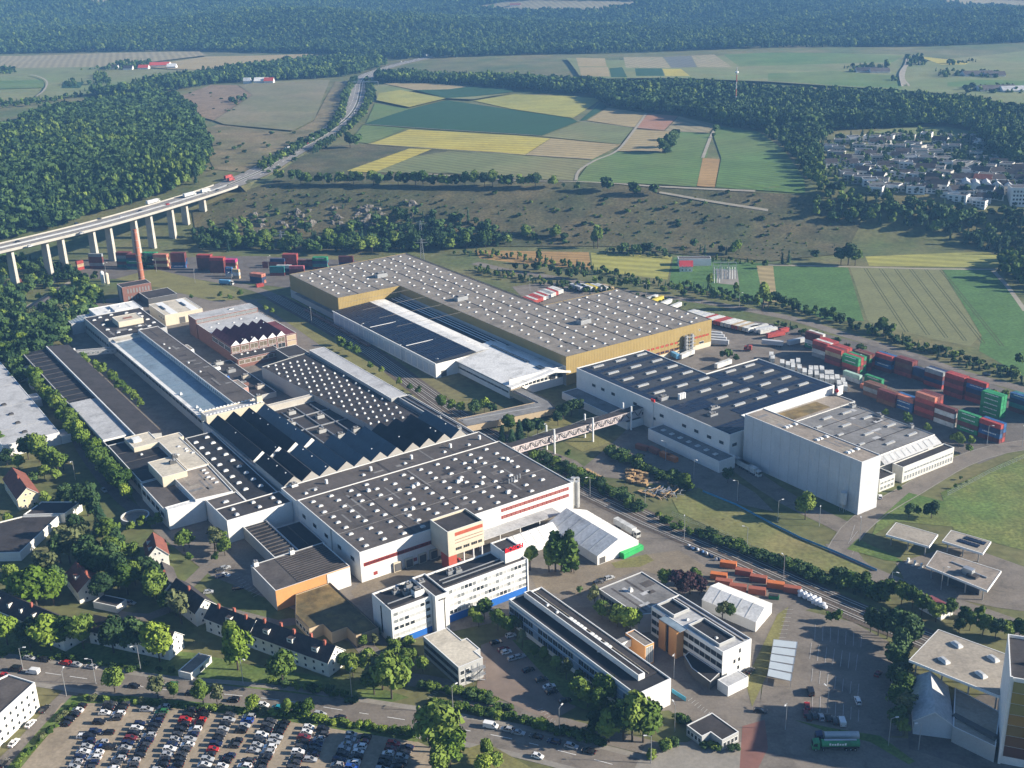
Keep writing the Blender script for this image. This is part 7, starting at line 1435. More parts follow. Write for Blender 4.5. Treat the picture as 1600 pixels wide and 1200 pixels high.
g = G(1209, 935); tq = thing('green_skip', 'small dark green skip beside the marquee gable', 'skip', (g[0], g[1], 0)); mb = MB(); mb.box(g+(0,), (4, 2, 1.4), -.3, mat('skip_green', (.02, .14, .06))); mb.obj('body', tq); mb = MB(); mb.box(g+(1.4,), (3.6, 1.7, .3), -.3, R_dark); mb.obj('fill', tq)
BALE = mat('bale_wrap', (.55, .57, .6), rough=.4, var=.2, scale=1.5)
mb = MB(); bm = bmesh.new(); bmesh.ops.create_icosphere(bm, subdivisions=2, radius=1.0)
for v in bm.verts: v.co *= 1+.16*math.sin(v.co.x*5+v.co.y*3)*math.cos(v.co.z*4)
me_b = bpy.data.meshes.new('bale'); bm.to_mesh(me_b); bm.free(); me_b.materials.append(BALE)
for i in range(26):
    px, py = (1250+(i % 9)*3.7, 929+(i % 9)*1.6+(i//9)*3.2) if i < 18 else (1268+(i-18)*3.0, 942+(i-18)*1.3); g = G(px, py); o = link('wrapped_bale', me_b, None, (g[0], g[1], .8 if i % 2 else 1.6), rng.random()*3, (1.2, 1.0, .9)); tag(o, 'white wrapped bale in the heap at the railway end of the car park', 'bale', 'white wrapped bales'); 
for i in range(14):
    g = G(1076+i*3.6+rng.normal(0, .7), 854+i*1.7+rng.normal(0, .9)); o = link('wrapped_bale', me_b, None, (g[0], g[1], .6), rng.random()*3, (.5+.6*rng.random(), .6, .4+.5*rng.random())); o.material_slots[0].link = 'OBJECT'; o.material_slots[0].material = [BALE, CM['navy'], CM['blue'], DARKM][i % 4]; tag(o, 'wrapped bundle in the line between yard and railway, %s from the left' % ordw(i+1), 'bale', 'bagged bundles by the rails')
WOOD = mat('pallet_wood', (.46, .31, .16), var=.25, scale=.8)
def pallet_mesh():
    mb = MB()
    for z in (0, .45, .9):
        for y in (-.5, -.25, 0, .25, .5): mb.box((0, y, z+.3), (1.3, .16, .06), 0, WOOD)
        for x in (-.55, 0, .55): mb.box((x, 0, z+.05), (.14, 1.1, .24), 0, WOOD)
    return mb.mesh('pallet_stack')
pm = pallet_mesh()
for i in range(70):
    if i < 46: px, py, hgt = 979+((i*7) % 34), 737+((i*5) % 20)+((i*7) % 34)*.25, .6+1.2*rng.random()
    elif i < 58: px, py, hgt = 1000+(i-46)*1.9, 768+(i-46)*.7+2*rng.random(), .8
    elif i < 64: px, py, hgt = 917+(i-58)*4, 735+(i-58)*2.2, .6
    else: px, py, hgt = 1046+(i-64)*2.6, 757+(i-64)*1.2, .9
    g = G(px, py); o = link('pallet_stack', pm, None, (g[0], g[1], 0), rng.random()*3, (1.3, 1.3, hgt)); tag(o, ('loose wooden pallet stack in the big heap of the scrap yard' if i < 46 else 'small pallet stack at the lower edge of the scrap yard' if i < 58 else 'pallet bundle by the hedge under the bridge' if i < 64 else 'pallet stack under the round tree'), 'pallets', 'wooden pallets in the scrap yard')
pipes = thing('pipe_heap', 'heap of grey tubes and racks at the scrap yard corner', 'scrap heap', G(1040, 772)+(0,)); mb = MB(); g = G(1040, 772)
for i in range(90):
    a = rng.random()*3; x, y = g[0]+rng.normal(0, 3.6), g[1]+rng.normal(0, 2.6); z = rng.random()*2.2; l = .8+1.5*rng.random(); mb.bar((x-l*math.cos(a), y-l*math.sin(a), z), (x+l*math.cos(a), y+l*math.sin(a), z+.5*rng.random()), .3, STEEL if i % 3 else WOOD)
mb.obj('tubes', pipes)
# ---- street lamps, pylons
def lamp_proto():
    r = thing('street_lamp', '', 'street lamp', (0, 0, 0)); P = Proto(r); mb = MB(); mb.cyl((0, 0, 0), (0, 0, 9), .13, .08, 8, STEEL); mb.bar((0, 0, 8.9), (1.4, 0, 9.3), .09, STEEL); P.add(mb.obj('pole', r)); mb = MB(); mb.box((1.7, 0, 9.2), (.9, .34, .16), 0, FRW); P.add(mb.obj('lamp_head', r)); return P
LAMP = lamp_proto()
LQ = [(37,1051,'street'),(104,1088,'street corner'),(220,1047,'street'),(150,1069,'street'),(380,1068,'street'),(550,1090,'street'),(708,1113,'street'),(874,1148,'street'),(1017,1193,'gatehouse'),(1054,1143,'gatehouse'),(944,1060,'offices'),(1053,1060,'offices'),(1292,1117,'empty car park'),(1227,1140,'empty car park'),(1388,1165,'lower entrance'),(1435,1172,'lower entrance'),(1391,930,'railway'),(1470,922,'station'),(922,777,'railway'),(1008,795,'railway'),(1069,843,'railway'),(1224,905,'railway'),(1167,858,'lawn'),(1152,783,'lawn'),(1084,748,'scrap yard'),(1040,720,'scrap yard'),(1215,815,'service road'),(1280,822,'grass island'),(1343,846,'station approach'),(1542,694,'access road'),(1597,698,'access road'),(487,504,'rails'),(566,530,'rails'),(629,565,'rails'),(245,405+20,'left yard'),(305,442,'left yard'),(166,430,'left yard'),(363,446,'left yard'),(118,750,'tree lane'),(420,420,'left yard'),(1010,465,'road hedge'),(828,455,'trailer yard'),(1155,480,'road hedge'),(1341,698,'container yard'),(1346,582,'container yard'),(682,585,'rails'),(910,605,'bridge'),(855,690,'footbridge')]
for i, (px, py, w) in enumerate(LQ):
    g = G(px, py); k = sum(1 for q in LQ[:i+1] if q[2] == w); LAMP.put((g[0], g[1], 0), rng.random()*6.28, 'slim grey lamp post at the %s, %s counted from the left' % (w, ordw(1+sum(1 for q in LQ if q[2] == w and q[0] < px))), 'street lamp', 'grey lamp posts', sc=1.15)
def pylon(px, py, h, label, gt=False):
    g = GT(px, py); t = thing('pylon', label, 'pylon', g); mb = MB()
    for sx, sy in ((-1, -1), (1, -1), (1, 1), (-1, 1)): mb.bar((g[0]+sx*1.6, g[1]+sy*1.6, g[2]), (g[0]+sx*.3, g[1]+sy*.3, g[2]+h), .3, STEEL)
    for k in range(10):
        z0, z1 = h*k/10, h*(k+1)/10; r0, r1 = 1.6-1.3*k/10, 1.6-1.3*(k+1)/10
        for s in (-1, 1): mb.bar((g[0]-r0, g[1]+s*r0, g[2]+z0), (g[0]+r1, g[1]+s*r1, g[2]+z1), .14, STEEL); mb.bar((g[0]+s*r0, g[1]-r0, g[2]+z0), (g[0]+s*r1, g[1]+r1, g[2]+z1), .14, STEEL)
    mb.obj('lattice_mast', t); mb = MB()
    for z, w in ((h*.8, 5), (h*.92, 3.5)): mb.bar((g[0]-w, g[1], g[2]+z), (g[0]+w, g[1], g[2]+z), .35, STEEL)
    mb.obj('cross_arm', t)
pylon(660, 405, 18, 'lattice pylon beside the back corner of the golden warehouse'); pylon(441, 392, 18, 'lattice pylon behind the left container yard'); pylon(658, 372, 16, 'lattice pylon in the trees at the slope foot')
g = GT(1149, 172); t = thing('radio_mast', 'red and white radio mast in the middle forest', 'mast', g); mb = MB()
for k in range(6): mb.cyl((g[0], g[1], g[2]+k*9), (g[0], g[1], g[2]+k*9+9), .6, .6, 8, [mat('mast_red', (.36, .1, .08)), W_grey][k % 2])
mb.obj('mast_pole', t); mb = MB(); mb.cyl((g[0], g[1], g[2]+47), (g[0], g[1], g[2]+49), 2.2, 2.2, 10, FRW); mb.obj('platform', t)
# ---- fences, markings
M_faded = mat('faded_road_paint', (.42, .41, .39), var=.3, scale=.6)
def marks(name, segs, w=.16, z=.17):
    mb = MB()
    for a, b in segs:
        a = Vector(G(*a)); b = Vector(G(*b)); d = (b-a).normalized(); n = Vector((-d.y, d.x))*w/2; mb.face([(*(a-n), z), (*(b-n), z), (*(b+n), z), (*(a+n), z)], M_faded)
    mb.obj(name, kind='structure')
sg = []
for i in range(9): sg.append(((1226-i*1.5, 953+i*6.2), (1239-i*1.5, 953+i*6.2)))
for c in range(7): x = 1274+c*12; sg += [((x, 975+c*3), (x-1, 1000+c*2)), ((x-6, 1005+c*3), (x-9, 1030+c*3)), ((x-4, 1045+c*4), (x-6, 1065+c*4)), ((x-4, 1085+c*4), (x-5, 1110+c*3))]
for i in range(7): sg.append(((1075+i*5, 1096+i*3.6), (1082+i*4.6, 1091+i*3.6)))
for i in range(6): sg.append(((840+i*5, 1110+i*4), (848+i*4, 1107+i*4)))
for i in range(5): sg.append(((667+i*2.6, 1091-i*2.6), (674+i*2.6, 1093-i*2.6)))
for i in range(8): sg.append(((368+i*4, 905+i*4), (376+i*4.4, 902+i*3.6)))
sg += [((1328, 845), (1336, 820)), ((1325, 850), (1340, 830))]
marks('bay_marking', sg, .15); 
for c, (pa, pb, f, ms_) in enumerate(COLS[1::2]):
    pass
ribbon('lane_marking', STREET, .22, M_white, 7, dash=6); 
zz = []
for i in range(14): zz += [((540+i*9, 1128+i*1.9), (544.5+i*9, 1131.5+i*1.9)), ((544.5+i*9, 1131.5+i*1.9), (549+i*9, 1129.9+i*1.9))]
marks('bay_marking', zz, .2, .17)
def fence(name, label, line, h=2.0, post=3.0, m=STEEL, solid=False):
    P = [Vector(G(*p)) for p in line]; t = thing(name, label, 'fence', (P[0].x, P[0].y, 0)); mb = MB(); pb = MB()
    for a, b in zip(P, P[1:]):
        L = (b-a).length; n = max(1, int(L/post))
        for z in (h, h*.55, .25): mb.bar((a.x, a.y, z), (b.x, b.y, z), .06, m)
        for k in range(n): q = a.lerp(b, k/n); part('post', BOXM(.09, .09, h+.1, m), t, (q.x, q.y, 0))
        if solid: mb.bar((a.x, a.y, h*.55), (b.x, b.y, h*.55), .05, m, h*.85)
        for k in range(n*4): q = a.lerp(b, k/(n*4)); mb.bar((q.x, q.y, .2), (q.x, q.y, h), .02, m)
    mb.obj('rail', t)
fence('mesh_fence', 'light mesh fence along the railway lawn', [(1050,806),(1120,832),(1200,868),(1290,905)]); fence('mesh_fence', 'mesh fence bordering the rough meadow', [(1480,775),(1545,740),(1600,716)]); fence('blue_fence', 'bright blue site screen along the curved service road', [(1098,769),(1150,790),(1210,822),(1250,842),(1300,862),(1370,893)], 1.1, 3, mat('blue_screen', (.08, .27, .45), var=.1), True); fence('mesh_fence', 'fence between the yard and the railway tracks', [(905,770),(960,800),(1040,838),(1075,850)])
bs = thing('blue_banner', 'low blue sign wall at the long office entrance', 'sign', G(1050, 1082)+(0,)); mb = MB(); a, b = G(1050, 1082), G(1072, 1096); mb.bar(a+(.8,), b+(.8,), .25, mat('banner_blue', (.10, .40, .55)), 1.5); mb.obj('panel', bs); mb = MB(); mb.bar(a+(0,), a+(1.6,), .2, STEEL); mb.bar(b+(0,), b+(1.6,), .2, STEEL); mb.obj('post', bs)
ws_ = G(1320, 790); t = thing('silo', 'pale hopper silo at the foot of the high bay', 'silo', X(384, 307)+(0,)); p = X(381, 304); mb = MB(); mb.cyl(p+(4,), p+(9.5,), 1.5, 1.5, 14, W_metal); mb.cyl(p+(1.6,), p+(4,), .3, 1.5, 14, W_metal); mb.obj('tank', t); mb = MB()
for q in range(4): mb.bar((p[0]+1.3*math.cos(q*1.57), p[1]+1.3*math.sin(q*1.57), 0), (p[0]+1.3*math.cos(q*1.57), p[1]+1.3*math.sin(q*1.57), 5), .18, STEEL)
mb.obj('legs', t)
sp_ = X(469, 382.5); t = thing('sign_pylon', 'white sign box with a red round emblem at the roof corner', 'sign', sp_+(0,)); mb = MB(); mb.box(sp_+(11.5,), (4.2, .8, 5), UA, FRW); mb.obj('sign_box', t); mb = MB(); mb.cyl((sp_[0]-SY_*2.6, sp_[1]-CY_*2.6, 14.3), (sp_[0]-SY_*2.1, sp_[1]-CY_*2.1, 14.3), 1.1, 1.1, 16, MATS['red_plastic']); mb.obj('red_emblem', t); mb = MB(); mb.box(sp_+(0,), (.8, .6, 11.5), UA, STEEL); mb.obj('post', t)
# freight wagons on the far rails
for i in range(7):
    v = 742-i*15; u = rc(v)+3; p = X(u, v); t = thing('freight_wagon', 'rust brown flat wagon beside the golden warehouse, %s from the far end' % ordw(i+1), 'wagon', p+(.3,), 'freight wagons'); mb = MB(); mb.box(p+(1.2,), (2.7, 13.6, .5), UA, W_brick)
    for k in range(10):
        for s in (-1.25, 1.25): q = X(u+s, v-6+k*1.33); mb.bar(q+(1.7,), q+(3.0,), .14, STEEL)
    mb.obj('deck', t); mb = MB()
    for dv in (-5, -3.4, 3.4, 5):
        for s in (-.75, .75): a = X(u+s-.07, v+dv); b = X(u+s+.07, v+dv); mb.cyl(a+(.75,), b+(.75,), .45, .45, 10, DARKM)
    mb.obj('wheels', t)
# ================================================================== TREES, BUSHES, FORESTS
def leaf(n, c, c2): return mat('leaf_'+n, c, rough=.75, var=.32, scale=.55, kind='leaf', col2=c2, spec=.15)
LF = {'mid': leaf('mid', (.05, .105, .016), (.11, .15, .026)), 'bright': leaf('bright', (.11, .19, .02), (.165, .21, .03)), 'dark': leaf('dark', (.026, .06, .02), (.05, .085, .026)), 'olive': leaf('olive', (.085, .105, .042), (.105, .115, .05)),
      'conifer': leaf('conifer', (.014, .042, .02), (.028, .058, .024)), 'purple': leaf('purple', (.035, .018, .022), (.045, .022, .026)), 'forest': leaf('forest', (.02, .054, .018), (.052, .09, .024))}
BARK = mat('bark', (.07, .055, .042), var=.25, scale=2)
def unit_rand(r): 
    v = r.normal(size=3); return v/np.linalg.norm(v)
def crown_mesh(seed, n=1500, rx=.37, z0=.18, z1=1.0, lobes=16, leafs=.04, shape='round', core=True):
    r = np.random.default_rng(seed); V, Fc = [], []
    cz, hz_ = (z0+z1)/2, (z1-z0)/2; L = []
    for i in range(lobes):
        d = unit_rand(r); k = .62*r.random()**.4
        if shape == 'poplar': k *= .9
        p = np.array([d[0]*rx*k, d[1]*rx*k, cz+d[2]*hz_*k*1.05]); t = (p[2]-z0)/(z1-z0)
        rad = (.28+.26*r.random())*rx*(1.15-.5*abs(t-.42)); L.append((p, rad*np.array([1, 1, .92 if shape != 'poplar' else 1.5])))
    if core:
        bm = bmesh.new(); bmesh.ops.create_icosphere(bm, subdivisions=1, radius=1)
        for p, rad in L:
            b = len(V)
            for v in bm.verts: V.append(tuple(p+np.array(v.co)*rad*.66*(1+.16*r.normal())))
            bm.verts.index_update(); Fc += [tuple(b+v.index for v in f.verts) for f in bm.faces]
        bm.free()
    for i in range(n):
        p, rad = L[int(r.integers(len(L)))]; d = unit_rand(r)
        if d[2] < -.35: d[2] *= -.5; d /= np.linalg.norm(d)
        c = p+d*rad*(.62+.5*r.random()); nrm = d+.75*unit_rand(r); nrm /= np.linalg.norm(nrm)
        a = np.cross(nrm, unit_rand(r)); a /= np.linalg.norm(a); b2 = np.cross(nrm, a); s = leafs*(.6+.8*r.random()); q = len(V)
        V += [tuple(c-a*s-b2*s*.7), tuple(c+a*s-b2*s*.6), tuple(c+a*s*.9+b2*s*.7+nrm*s*.3), tuple(c-a*s*.8+b2*s*.8)]; Fc.append((q, q+1, q+2, q+3))
    me = bpy.data.meshes.new('crown'); me.from_pydata(V, [], Fc); me.update(); return me
def conifer_mesh(seed, n=420, r0=.2):
    r = np.random.default_rng(seed); V, Fc = [], []; m = 10
    for k in range(7):
        z = .10+k*.125; rr = r0*(1-k/7.6); b = len(V)
        for i in range(m): t = 2*math.pi*i/m+k; q = rr*(.62+.3*r.random()); V.append((q*math.cos(t), q*math.sin(t), z+.02*r.normal()))
        V.append((0, 0, min(1, z+.24))); Fc += [(b+i, b+(i+1) % m, b+m) for i in range(m)]
    for i in range(n):
        t = r.random()**1.4; z = .1+.86*t; rr = r0*(1-t*.96)*(.7+.4*r.random()); a = r.random()*6.283; c = np.array([rr*math.cos(a), rr*math.sin(a), z]); o = np.array([math.cos(a), math.sin(a), -.5]); o /= np.linalg.norm(o); s = .045*(.6+.8*r.random()); sd = np.array([-math.sin(a), math.cos(a), .2*r.normal()]); q = len(V)
        V += [tuple(c-sd*s), tuple(c+sd*s), tuple(c+o*s*2+sd*s*.3), tuple(c+o*s*1.8-sd*s*.4)]; Fc.append((q, q+1, q+2, q+3))
    me = bpy.data.meshes.new('crown'); me.from_pydata(V, [], Fc); me.update(); return me
def trunk_mesh(seed, h=.5, r=.022):
    rr = np.random.default_rng(seed); mb = MB(); mb.cyl((0, 0, -.02), (.01, .01, h*.6), r, r*.75, 8, BARK); mb.cyl((.01, .01, h*.6), (0, 0, h*1.25), r*.75, r*.3, 7, BARK)
    for i in range(4):
        a = rr.random()*6.28; mb.cyl((.01, .01, h*(.5+.1*i)), (.17*math.cos(a), .17*math.sin(a), h*(.9+.13*i)), r*.45, r*.15, 5, BARK)
    return mb.mesh('trunk')
KIND = {}
for k, (fn, lf) in {'mid': (lambda s: crown_mesh(s), 'mid'), 'bright': (lambda s: crown_mesh(s+20), 'bright'), 'dark': (lambda s: crown_mesh(s+40), 'dark'), 'olive': (lambda s: crown_mesh(s+60, 560, .30), 'olive'), 'purple': (lambda s: crown_mesh(s+80), 'purple'),
      'poplar': (lambda s: crown_mesh(s+100, 620, .2, .1, 1.0, 12, .05, 'poplar'), 'mid'), 'birch': (lambda s: crown_mesh(s+120, 420, .24, .2, 1.0, 10, .045, 'poplar'), 'olive'), 'conifer': (lambda s: conifer_mesh(s), 'conifer')}.items():
    ms_ = []
    for s in range(3):
        me = fn(s+1); me.materials.append(LF[lf]); ms_.append(me)
    KIND[k] = ms_
TRK = [trunk_mesh(s) for s in range(3)]
BUSH = {}
for k in ('mid', 'dark', 'bright', 'olive'):
    BUSH[k] = []
    for s in range(3):
        me = crown_mesh(200+s+len(k), 600, .55, -.06, 1.0, 10, .075); me.name = 'bush'; me.materials.append(LF[k]); BUSH[k].append(me)
DESC = {'mid': ('broad green tree', 'tree'), 'bright': ('bright yellow green tree', 'tree'), 'dark': ('dark green tree', 'tree'), 'olive': ('pale olive tree', 'tree'), 'purple': ('purple leaved tree', 'tree'), 'poplar': ('tall slender tree', 'tree'), 'birch': ('thin birch tree', 'tree'), 'conifer': ('dark conifer', 'tree')}
NAMEK = {'conifer': 'conifer_tree', 'birch': 'birch_tree', 'poplar': 'poplar_tree'}
NT = [0, 0]
TQ, BQ = [], []
def trees(where, pts, gt=False):
    for px, py, h, k in pts:
        g = GT(px, py) if gt else G(px, py)+(0.,); d = math.dist(g, (0, 0, HC)); h = h*(1.18 if py > 830 else 1.3 if gt else 1.1); TQ.append((h/d, px, g, h, k, where))
def bushes(where, pts, gt=False, wide=1.35):
    for px, py, h, k in pts:
        g = GT(px, py) if gt else G(px, py)+(0.,); d = math.dist(g, (0, 0, HC)); BQ.append((h/d, px, g, h, k, where))
def plant_all():
    """the largest 295 of each kind as things of their own, the small rest as one mass"""
    TQ.sort(key=lambda q: -q[0]); BQ.sort(key=lambda q: -q[0]); rest = TQ[295:]; restb = BQ[290:]; cnt = {}
    for s_, px, g, h, k, where in sorted(TQ[:295], key=lambda q: q[1]):
        cnt[(k, where)] = cnt.get((k, where), 0)+1; lab = '%s %s, %s from left' % (DESC[k][0], where, ordw(cnt[(k, where)]))
        t = thing(NAMEK.get(k, 'broadleaf_tree'), lab, 'tree', g, 'trees '+where, rng.random()*6.28); i = int(rng.integers(3)); w = h*(.92+.2*rng.random())
        t.scale = (w*(.85+.3*rng.random()), w*(.85+.3*rng.random()), h); link('trunk', TRK[i], t); link('crown', KIND[k][int(rng.integers(3))], t)
    for s_, px, g, h, k, where in sorted(BQ[:290], key=lambda q: q[1]):
        cnt[(k, where, 1)] = cnt.get((k, where, 1), 0)+1; w = h*1.35
        o = link('bush', BUSH[k][int(rng.integers(3))], None, g, rng.random()*6.28, (w, w, h)); tag(o, '%s green bush %s, %s from left' % (k if k != 'mid' else 'medium', where, ordw(cnt[(k, where, 1)])), 'bush', 'bushes '+where)
    pk = {'mid': 3, 'dark': 4, 'olive': 0, 'bright': 3, 'conifer': 5, 'purple': 4, 'poplar': 3, 'birch': 0}
    P = np.array([q[2] for q in rest]); gn_scatter('small_trees', P, np.array([[q[3]*(.55 if q[4] == 'poplar' else 1), q[3]*(.55 if q[4] == 'poplar' else 1), q[3]] for q in rest]), [pk[q[4]] for q in rest], 'smaller trees along road, railway and slope foot')
    P = np.array([q[2] for q in restb])-np.array([0, 0, .3]); gn_scatter('small_bushes', P, np.array([[q[3]*1.8, q[3]*1.8, q[3]*1.15] for q in restb]), [3 if q[4] != 'dark' else 4 for q in restb], 'low hedges and scattered shrubs')
    print('plants', len(TQ), len(BQ))
def line(a, b, n, h, k, jx=2., jy=1.5, hj=.25):
    ks = k if isinstance(k, (list, tuple)) else [k]
    return [(a[0]+(b[0]-a[0])*(i+.5)/n+rng.normal(0, jx), a[1]+(b[1]-a[1])*(i+.5)/n+rng.normal(0, jy), h*(1+hj*(2*rng.random()-1)), ks[int(rng.integers(len(ks)))]) for i in range(n)]
trees('in front of the terraces', [(12,1008,13,'bright'),(48,1012,11,'dark'),(80,1016,13,'bright'),(104,1013,11,'mid'),(131,1014,14,'mid'),(178,1020,13,'dark'),(206,1018,12,'dark'),(250,1034,15,'bright'),(372,1047,16,'bright'),(365,1010,10,'mid'),(443,1072,12,'mid')])
trees('beside the main street', [(180,1082,9,'mid'),(247,1092,8.5,'olive'),(272,1090,5,'mid'),(318,1102,9.5,'mid'),(340,1103,8,'olive'),(395,1113,6,'bright'),(452,1118,6,'mid'),(464,1120,5,'mid'),(480,1120,6,'mid'),(688,1176,17,'mid'),(672,1168,13,'mid'),(704,1198,13,'bright'),(690,1215,11,'mid'),(762,1187,7,'mid'),(778,1204,6,'mid'),(755,1212,7,'bright')])
trees('at the street bend below the slab', [(612,1092,15,'mid'),(598,1078,13,'olive'),(628,1070,11,'mid'),(575,1052,9,'mid'),(552,1058,8,'mid'),(540,1046,6,'mid'),(585,1085,9,'mid'),(640,1040,7,'mid'),(661,1052,6,'mid'),(618,1030,7,'mid'),(585,1010,5,'olive'),(568,1012,5,'mid')])
trees('around the bungalow', [(58,950,16,'bright'),(35,940,13,'bright'),(85,945,14,'bright'),(95,930,12,'dark'),(22,915,9,'mid'),(75,905,12,'olive'),(110,880,16,'olive'),(128,872,15,'olive'),(95,880,13,'dark'),(140,890,14,'dark'),(150,905,12,'dark'),(172,905,15,'dark'),(185,922,15,'dark'),(165,940,12,'dark'),(200,930,13,'mid'),(138,806,16,'dark'),(150,815,14,'dark'),(160,835,13,'conifer'),(172,850,12,'mid'),(188,870,12,'dark'),(178,885,13,'mid'),(102,782,9,'dark'),(112,790,8,'dark'),(75,790,7,'mid'),(58,802,5,'mid'),(12,820,6,'bright'),(-4,812,6,'mid'),(125,850,13,'dark')])
trees('above the cream house', [(45,718,13,'dark'),(62,722,14,'mid'),(78,738,13,'mid'),(92,742,12,'mid'),(30,736,9,'mid'),(12,728,9,'dark'),(2,700,10,'mid'),(70,750,8,'mid'),(88,752,7,'bright'),(20,765,4,'mid'),(55,755,6,'dark'),(100,735,8,'mid')])
trees('below the factory gable', [(284,975,14,'birch'),(275,962,10,'birch'),(237,930,14,'dark'),(244,940,12,'mid'),(288,862,9,'mid'),(296,856,7,'mid'),(336,862,11,'olive'),(348,858,8,'mid'),(352,868,7,'mid'),(250,822,6,'mid'),(238,824,5,'mid'),(222,826,6,'mid'),(205,832,5,'mid'),(298,878,4,'mid'),(338,878,4,'bright'),(230,905,9,'dark'),(212,915,10,'mid'),(208,880,9,'mid'),(265,958,8,'mid')])
trees('in the row along the shaded lane', line((52,600),(198,783), 34, 11, ['bright','mid','mid'], 2.5, 2.5)+line((0,500),(52,590), 12, 10, ['mid','bright'], 5, 5))
trees('in the wood below the viaduct', [(5,418,13,'dark'),(10,440,14,'mid'),(0,470,13,'mid'),(22,462,10,'mid'),(35,460,9,'dark'),(48,452,12,'dark'),(60,432,13,'dark'),(75,440,13,'mid'),(92,432,12,'dark'),(108,438,13,'dark'),(122,446,12,'dark'),(135,455,12,'mid'),(128,470,11,'mid'),(142,478,12,'mid'),(118,485,11,'mid'),(102,500,12,'olive'),(85,508,11,'mid'),(66,515,12,'mid'),(50,505,11,'olive'),(112,515,10,'mid'),(95,528,9,'mid'),(128,498,9,'mid'),(78,535,9,'mid'),(20,505,12,'dark'),(5,520,13,'dark'),(30,545,11,'mid'),(18,565,11,'mid'),(5,560,11,'bright'),(38,580,9,'bright'),(110,470,11,'dark'),(88,470,10,'mid'),(60,470,6,'bright'),(40,425,11,'dark'),(25,428,12,'mid'),(108,540,7,'mid'),(150,440,8,'mid'),(-3,545,12,'mid'),(34,520,11,'mid')])
trees('in the strip beside the blue roof hall', line((132,562),(205,622), 13, 7, ['mid','bright'], 3, 2)+[(213,628,7,'mid'),(222,638,6,'bright')])
trees('beside the works railway', [(535,548,8,'mid'),(545,553,8,'mid'),(556,558,8,'mid'),(530,540,7,'bright'),(580,578,5,'mid'),(596,585,5,'mid'),(625,603,5,'mid'),(640,612,5,'bright'),(655,617,5,'bright'),(690,640,8,'mid'),(705,645,8,'mid'),(720,648,8,'mid'),(742,650,9,'dark'),(757,645,9,'bright'),(770,648,7,'dark'),(415,487,5,'mid'),(425,492,5,'mid'),(300,468,4,'mid'),(375,465,6,'mid'),(360,470,5,'mid'),(345,466,5,'mid'),(228,420,11,'dark')])
trees('around the covered bridge', [(785,690,9,'conifer'),(800,700,10,'conifer'),(812,690,12,'conifer'),(825,685,11,'dark'),(840,680,9,'dark'),(795,675,9,'mid'),(880,655,9,'dark'),(893,650,10,'dark'),(905,648,9,'dark'),(872,665,8,'dark'),(888,715,4,'mid'),(1070,764,8,'mid'),(1078,768,5,'mid'),(1137,755,8,'dark')])
trees('behind the courtyard of tents', [(828,892,12,'poplar'),(858,894,13,'poplar'),(868,893,16,'poplar'),(877,894,14,'poplar'),(886,893,18,'poplar'),(893,894,15,'poplar'),(897,896,6,'mid'),(884,898,5,'mid'),(1040,918,8,'mid'),(1060,925,9,'purple'),(1078,928,9,'purple'),(1092,930,8,'purple'),(1068,935,8,'purple'),(1085,915,7,'mid')])
trees('beside the grey roofed hall', [(928,952,10,'birch'),(940,968,7,'mid'),(952,972,7,'olive'),(965,980,8,'mid'),(985,990,11,'bright'),(978,988,9,'mid'),(996,980,6,'mid'),(1128,970,8,'birch'),(1140,968,6,'mid'),(905,928,3,'dark')])
trees('along the long office', [(742,972,6,'mid'),(757,968,8,'mid'),(748,980,6,'mid'),(778,985,8,'mid'),(795,992,8,'mid'),(806,992,7,'birch'),(816,1012,7,'birch'),(835,1028,5,'mid'),(850,1033,5,'mid'),(885,1062,8,'birch'),(905,1095,8,'mid'),(918,1105,7,'mid'),(945,1098,10,'mid'),(938,1112,8,'mid'),(962,1120,6,'dark'),(905,1075,6,'mid'),(870,1048,5,'mid'),(988,1158,15,'mid'),(1005,1160,14,'mid'),(974,1158,13,'dark'),(952,1160,10,'mid'),(1018,1150,9,'mid'),(930,1150,8,'dark'),(716,1058,4,'mid')])
trees('by the access roads', [(1258,812,12,'mid'),(1420,809,7,'dark'),(1433,806,5,'mid'),(1455,810,8,'dark'),(1447,808,6,'dark'),(1417,664,7,'mid'),(1450,676,5,'mid'),(1497,700,8,'mid'),(1488,692,5,'mid'),(1512,708,5,'mid'),(1518,696,5,'mid'),(1382,652,5,'mid'),(1138,562,7,'dark'),(1128,560,5,'dark'),(1151,566,5,'mid'),(1404,768,3,'dark'),(1500,750,2,'dark'),(1510,757,2,'mid'),(1493,764,2.5,'mid')])
trees('between car park and railway', [(1360,988,9,'dark'),(1372,993,10,'dark'),(1386,998,11,'dark'),(1402,1004,12,'dark'),(1416,1012,12,'dark'),(1408,1030,11,'dark'),(1398,1045,10,'dark'),(1410,1058,9,'mid'),(1400,1075,9,'dark'),(1412,1092,9,'mid'),(1404,1112,9,'mid'),(1414,1125,10,'olive'),(1402,1140,8,'dark'),(1412,1150,6,'mid'),(1296,972,4,'mid'),(1308,974,5,'bright'),(1390,938,8,'mid'),(1408,945,9,'mid'),(1425,950,9,'mid'),(1375,930,6,'mid'),(1440,962,8,'mid'),(1462,972,8,'mid'),(1350,918,6,'mid'),(1330,912,5,'mid'),(1505,975,7,'mid'),(1515,985,7,'mid'),(1535,992,8,'mid'),(1555,998,8,'dark'),(1575,1000,7,'mid'),(1592,1000,8,'mid'),(1530,968,5,'bright'),(1300,903,4,'mid'),(1485,962,6,'mid'),(1498,990,6,'dark')])
